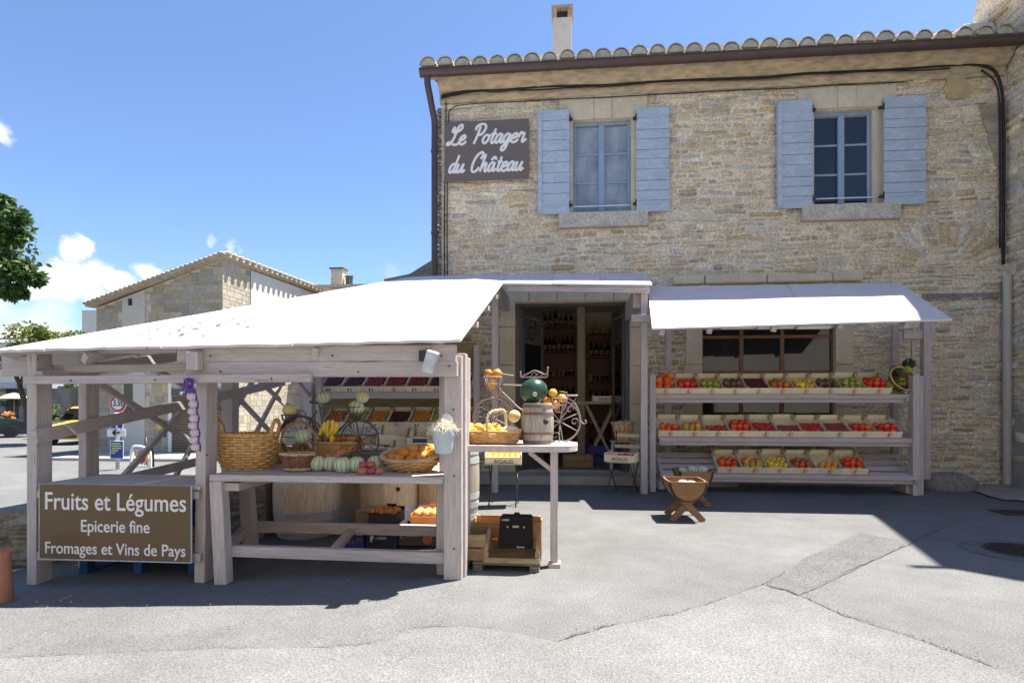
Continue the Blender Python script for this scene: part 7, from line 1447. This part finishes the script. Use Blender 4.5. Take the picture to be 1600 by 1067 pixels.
# planters and flowers at the far side, low building, walls
lbld = empty('low_building', (W(60, 690, 22).x, 24, gz), 'long low shaded building with a pale eaves band at the far side of the square', 'building'); a, b_ = W(-60, 600, 22), W(152, 600, 22)
mb = MB(); zt_ = W(60, 603, 22).z; mb.box(a.x, b_.x, 22, 26, gz, zt_); mb.build('wall', mat('grey_wall', (.22, .2, .17), .9, .2, 2), lbld); mb = MB(); mb.box(a.x - .3, b_.x - 2.5, 21.2, 26.3, zt_ - .15, zt_ + .2); mb.build('eaves', mat('eaves_grey', (.4, .42, .46), .6), lbld)
mb = MB(); q0, q1 = W(9, 655, 22).x, W(29, 600, 22).x; mb.box(q0, q1, 21.98, 21.995, gz, W(20, 600, 22).z); mb.build('doorway', M['black'], lbld); mb = MB(); q0, q1 = W(112, 655, 22).x, W(120, 600, 22).x; mb.box(q0, q1, 21.98, 21.995, W(115, 640, 22).z, W(115, 606, 22).z); mb.build('window', M['pane_dark'], lbld)
fr_ = empty('far_roof', (W(20, 520, 40).x, 42, 0), 'pinkish tiled roofs of a far house behind the shrub on the left', 'building'); a, b_ = W(-60, 530, 40), W(48, 530, 40); mb = MB(); mb.slab([(a.x, 40, W(0, 530, 40).z), (b_.x, 40, W(0, 526, 40).z), (b_.x - 1, 46, W(0, 500, 40).z), (a.x, 46, W(0, 503, 40).z)], .2); mb.build('roof', M['tile'], fr_); mb = MB(); mb.box(a.x + .3, b_.x - .3, 40.4, 45, gz, W(0, 534, 40).z); mb.build('wall', M['cream_wall'], fr_)
a, b_ = W(128, 500, 34), W(152, 500, 34); mb = MB(); mb.box(a.x, b_.x, 34, 38, gz, W(0, 487, 34).z); o = one('far_house', mb, M['cream_wall'], 'small far pale house end beside the left edge of the stone house', 'building')
bp_ = W(73, 660, 17); barrel((bp_.x, 17, g(bp_.x)), .42, .85, 'grey planter barrel with flowers between the dark car and the yellow car', M['barrel_grey'], M['hoop_rust'], name='planter_barrel', hoops=(.1, .3, .7, .9), staves=14)
def foliage(c, sx, sy, sz, n, size, m, name, label, cat, parent=None, lobes=9, seed=1):
    r = random.Random(seed); mb = MB(); lb = [(Vector((r.uniform(-1, 1), r.uniform(-1, 1), r.uniform(-.9, 1))) * .62, r.uniform(.3, .5) * (1 if lobes < 20 else .72)) for _ in range(lobes)]; mb.c = []
    for _ in range(n):
        l, q = r.choice(lb); d = Vector((r.gauss(0, 1), r.gauss(0, 1), r.gauss(0, 1))).normalized(); p = l + d * q * r.uniform(.45, 1.05) ; p = Vector((c[0] + p.x * sx, c[1] + p.y * sy, c[2] + p.z * sz))
        u = Vector((r.gauss(0, 1), r.gauss(0, 1), r.gauss(0, .5) - .4)).normalized(); v_ = u.cross(Vector((r.gauss(0, 1), r.gauss(0, 1), r.gauss(0, 1)))).normalized(); s_ = size * r.uniform(.6, 1.3)
        mb.add([p, p + u * s_ * .5 + v_ * s_ * .24, p + u * s_, p + u * s_ * .5 - v_ * s_ * .24], [(0, 1, 2, 3)]); k = r.uniform(.65, 1.3); mb.c += [(k, k, k * .9)] * 4
    if parent is None: return one(name, mb, m, label, cat)
    return mb.build(name, m, parent)
def leafmat(name, col, col2):
    m = mat(name, col, .55, .3, 1.2, col2=col2, attr=True); t = m.node_tree; b = t.nodes['Principled BSDF']; tr_ = N(t, 'ShaderNodeBsdfTranslucent'); mixs = N(t, 'ShaderNodeMixShader'); mixs.inputs[0].default_value = .35
    src = b.inputs['Base Color'].links[0].from_socket; t.links.new(src, tr_.inputs[0]); out = [n for n in t.nodes if n.type == 'OUTPUT_MATERIAL'][0]; t.links.new(b.outputs[0], mixs.inputs[1]); t.links.new(tr_.outputs[0], mixs.inputs[2]); t.links.new(mixs.outputs[0], out.inputs[0]); return m
M['leaf_dark'] = leafmat('leaf_dark', (.05, .1, .022), (.085, .155, .04)); M['leaf_bright'] = leafmat('leaf_bright', (.12, .17, .03), (.2, .23, .05))
def limb(mb, p, q, r0, r1, k=3):
    pts = [Vector(p).lerp(Vector(q), t / 5) + Vector((rnd.uniform(-1, 1), rnd.uniform(-1, 1), rnd.uniform(-.5, .5))) * .05 * (0 < t < 5) * (Vector(q) - Vector(p)).length * .5 for t in range(6)]; mb.tube(pts, [r0 + (r1 - r0) * t / 5 for t in range(6)], 7)
# big dark tree, crown reaching in at the left edge
tc_ = W(-70, 385, 4.0); tg = g(tc_.x); bt_ = empty('plane_tree', (tc_.x - .3, 4.0, tg), 'dense dark green tree reaching into the sky at the left edge', 'tree')
mb = MB(); limb(mb, (tc_.x - .3, 4, tg), (tc_.x - .1, 4, tc_.z - 1), .22, .14)
for k in range(9): a = k * .7; limb(mb, (tc_.x - .1, 4, tc_.z - 1 + .15 * k), (tc_.x + 1.6 * math.cos(a), 4 + 1.5 * math.sin(a), tc_.z - .5 + .28 * k), .08, .02)
mb.build('trunk', M['bark'], bt_, smooth=True)
foliage((tc_.x - .6, 4, tc_.z + .1), 2.0, 2.2, 1.75, 9500, .2, M['leaf_dark'], 'crown', '', '', bt_, 44, 3)
for i, (px, py, r_) in enumerate(((22, 345, .62), (10, 400, .7), (40, 425, .55), (58, 437, .4), (5, 320, .45), (30, 455, .38), (-5, 440, .6), (15, 372, .6))): q = W(px - 8, py, 4.0); foliage(q, r_ * .62, r_ * .8, r_ * .55, 1100, .18, M['leaf_dark'], 'leaf_spray', '', '', bt_, 7, 30 + i)
# bright shrub tree
sc0 = W(75, 552, 13); s0 = W(36, 650, 13); sb_ = empty('small_tree', (s0.x, 13, g(s0.x)), 'bright yellow green small tree with a leaning dark trunk behind the stall roof', 'tree'); mb = MB(); limb(mb, (s0.x + .5, 13, g(s0.x)), W(30, 600, 13), .13, .1)
for px, py in ((20, 540), (60, 520), (100, 530), (80, 560), (120, 545), (10, 570)): limb(mb, W(30, 600, 13), W(px, py, 13 + rnd.uniform(-.6, .6)), .06, .015)
mb.build('trunk', M['bark'], sb_, smooth=True); k_ = (W(75, 500, 13) - W(75, 510, 13)).z / 10
foliage(sc0, 66 * k_, 1.6, 52 * k_, 6500, .19, M['leaf_bright'], 'crown', '', '', sb_, 22, 5)
p = W(183, 484, 30); mb_ = foliage(p, .5, .5, .4, 400, .2, M['leaf_dark'], 'far_treetop', 'tiny dark treetop above the low end of the stone house roof', 'tree', None, 5, 8)
M['flower'] = mat('flower_mix', (.6, .1, .05), .6, .6, 5, col2=(.7, .45, .1)); M['lime'] = mat('lime_planter', (.35, .6, .04), .5, .1)
for i, (px, py, Y, s_, m_, lb) in enumerate(((70, 638, 16.8, .55, 'leaf_bright', 'plant growing out of the grey planter barrel'), (8, 625, 19, .7, 'leaf_dark', 'dark bush by the low building at the left picture edge'), (10, 650, 18, .45, 'flower', 'red and orange flowers behind the dark car'), (48, 628, 20, .6, 'flower', 'reddish flowering bush by the black doorway'), (108, 600, 20, .6, 'leaf_bright', 'bright hanging foliage on the low building wall'), (84, 650, 17.5, .35, 'leaf_dark', 'small dark plant beside the planter barrel'))): foliage(W(px, py, Y), s_, s_ * .8, s_ * .6, 500, .14, M[m_], 'flowering_bush', lb, 'plant', None, 6, 50 + i)
p = W(88, 660, 17.2); lp_ = empty('lime_pot', (p.x, 17.2, g(p.x)), 'lime green plant pot beside the grey planter barrel', 'plant pot'); mb = MB(); mb.lathe([(.2, 0), (.27, .7), (.3, .72), (.3, .76), (.25, .74)], 20); place(mb, lp_, 'pot', M['lime'], 0, smooth='auto')
p = W(22, 617, 19); po_ = empty('parasol', (p.x, 19, g(p.x)), 'small grey parasol in front of the black doorway far left', 'parasol'); mb = MB(); mb.lathe([(.75, 2.0), (.4, 2.2), (.03, 2.32)], 8, cap=False); place(mb, po_, 'canopy', M['barrel_grey'], 0, smooth=False); mb = MB(); mb.tube([(0, 0, 0), (0, 0, 2.3)], .03, 6); place(mb, po_, 'pole', M['wood'], 0)
# low dry stone wall, pot and chain at the left edge
wl = empty('dry_stone_wall', (-4.6, -5.2, g(-4.6)), 'low dark dry stone wall beside the left stall post', 'wall'); mb = MB()
xw0, xw1 = W(-60, 850, -5.3).x, W(120, 850, -4.9).x
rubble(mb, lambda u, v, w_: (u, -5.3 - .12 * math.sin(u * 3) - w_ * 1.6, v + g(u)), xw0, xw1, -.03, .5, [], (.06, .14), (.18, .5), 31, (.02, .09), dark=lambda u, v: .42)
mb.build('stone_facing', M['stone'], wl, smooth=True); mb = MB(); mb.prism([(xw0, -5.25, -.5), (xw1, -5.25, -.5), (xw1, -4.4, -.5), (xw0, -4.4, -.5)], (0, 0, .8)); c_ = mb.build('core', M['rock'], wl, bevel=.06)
wl2 = empty('dry_stone_wall', (W(220, 850, -4.4).x, -4.4, -.1), 'dark stone footing wall under the left counter behind the blue pallet', 'wall'); mb = MB(); xa_, xb_ = W(95, 850, -4.6).x, W(440, 850, -3.9).x
yw = lambda u: -4.6 + .16 * (u - xa_) + .4 * max(0, u + 3.2)
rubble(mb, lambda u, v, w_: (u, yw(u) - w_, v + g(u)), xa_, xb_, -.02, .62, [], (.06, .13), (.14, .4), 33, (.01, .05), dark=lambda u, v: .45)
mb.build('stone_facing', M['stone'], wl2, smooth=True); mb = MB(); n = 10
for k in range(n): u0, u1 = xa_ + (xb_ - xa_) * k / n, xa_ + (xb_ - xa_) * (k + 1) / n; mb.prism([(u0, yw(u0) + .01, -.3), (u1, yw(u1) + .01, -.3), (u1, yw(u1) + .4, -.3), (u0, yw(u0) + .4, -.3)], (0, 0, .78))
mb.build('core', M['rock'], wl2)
pc = G(-20, 945); tp = empty('terracotta_pot', (pc.x, pc.y + .08, pc.z), 'tall terracotta pot cut by the left picture edge in front of the low wall', 'pot'); mb = MB(); mb.lathe([(.09, 0), (.095, .02), (.075, .3), (.08, .36), (.07, .37), (.06, .34)], 28); place(mb, tp, 'body', M['terracotta'], 0, smooth='auto')
cn_ = empty('chain_barrier', W(20, 801, -3.0), 'dark chain hanging across the sunny road left of the stall', 'chain'); mb = MB(); a, b_ = W(-30, 802, -3.0), W(44, 801.5, -3.0); n = 26
for k in range(n): t = (k + .5) / n; c = a.lerp(b_, t) + Vector((0, 0, -.06 * math.sin(math.pi * t))); mb.tube([c + Vector((.035 * math.cos(q), .018 * math.sin(q) * (k % 2), .018 * math.sin(q) * ((k + 1) % 2))) for q in [i * math.pi / 4 for i in range(8)]], .006, 4, True)
mb.build('links', M['iron'], cn_)

# the house on the other side of the street, seen only mirrored in the panes
oh = empty('opposite_house', (2, -14, 0), 'plain stone house across the street facing the shop, mirrored in the dark panes', 'building')
mb = MB(); P_ = lambda u, v, w_: (u, -13.6 + w_, v); H_ = [(-4, -2.8, 4.2, 5.8), (1, 2.2, 4.2, 5.8), (6, 7.2, 4.2, 5.8), (-2, -.8, 0, 2.3), (4, 5.6, 0, 2.4)]; holed_wall(mb, P_, -7, 15, -.4, 7.2, H_, .35); mb.build('wall', mat('warm_plaster', (.76, .68, .54), .9, .1, 1), oh)
for a, b_, c, d in H_: mb = MB(); mb.box(a, b_, -13.85, -13.8, c, d); mb.build('pane', M['pane_dark'], oh)
mb = MB(); mb.slab([(-7.3, -13.3, 7.15), (15.3, -13.3, 7.15), (15.3, -20, 9), (-7.3, -20, 9)], .12); mb.build('roof', M['tile'], oh)
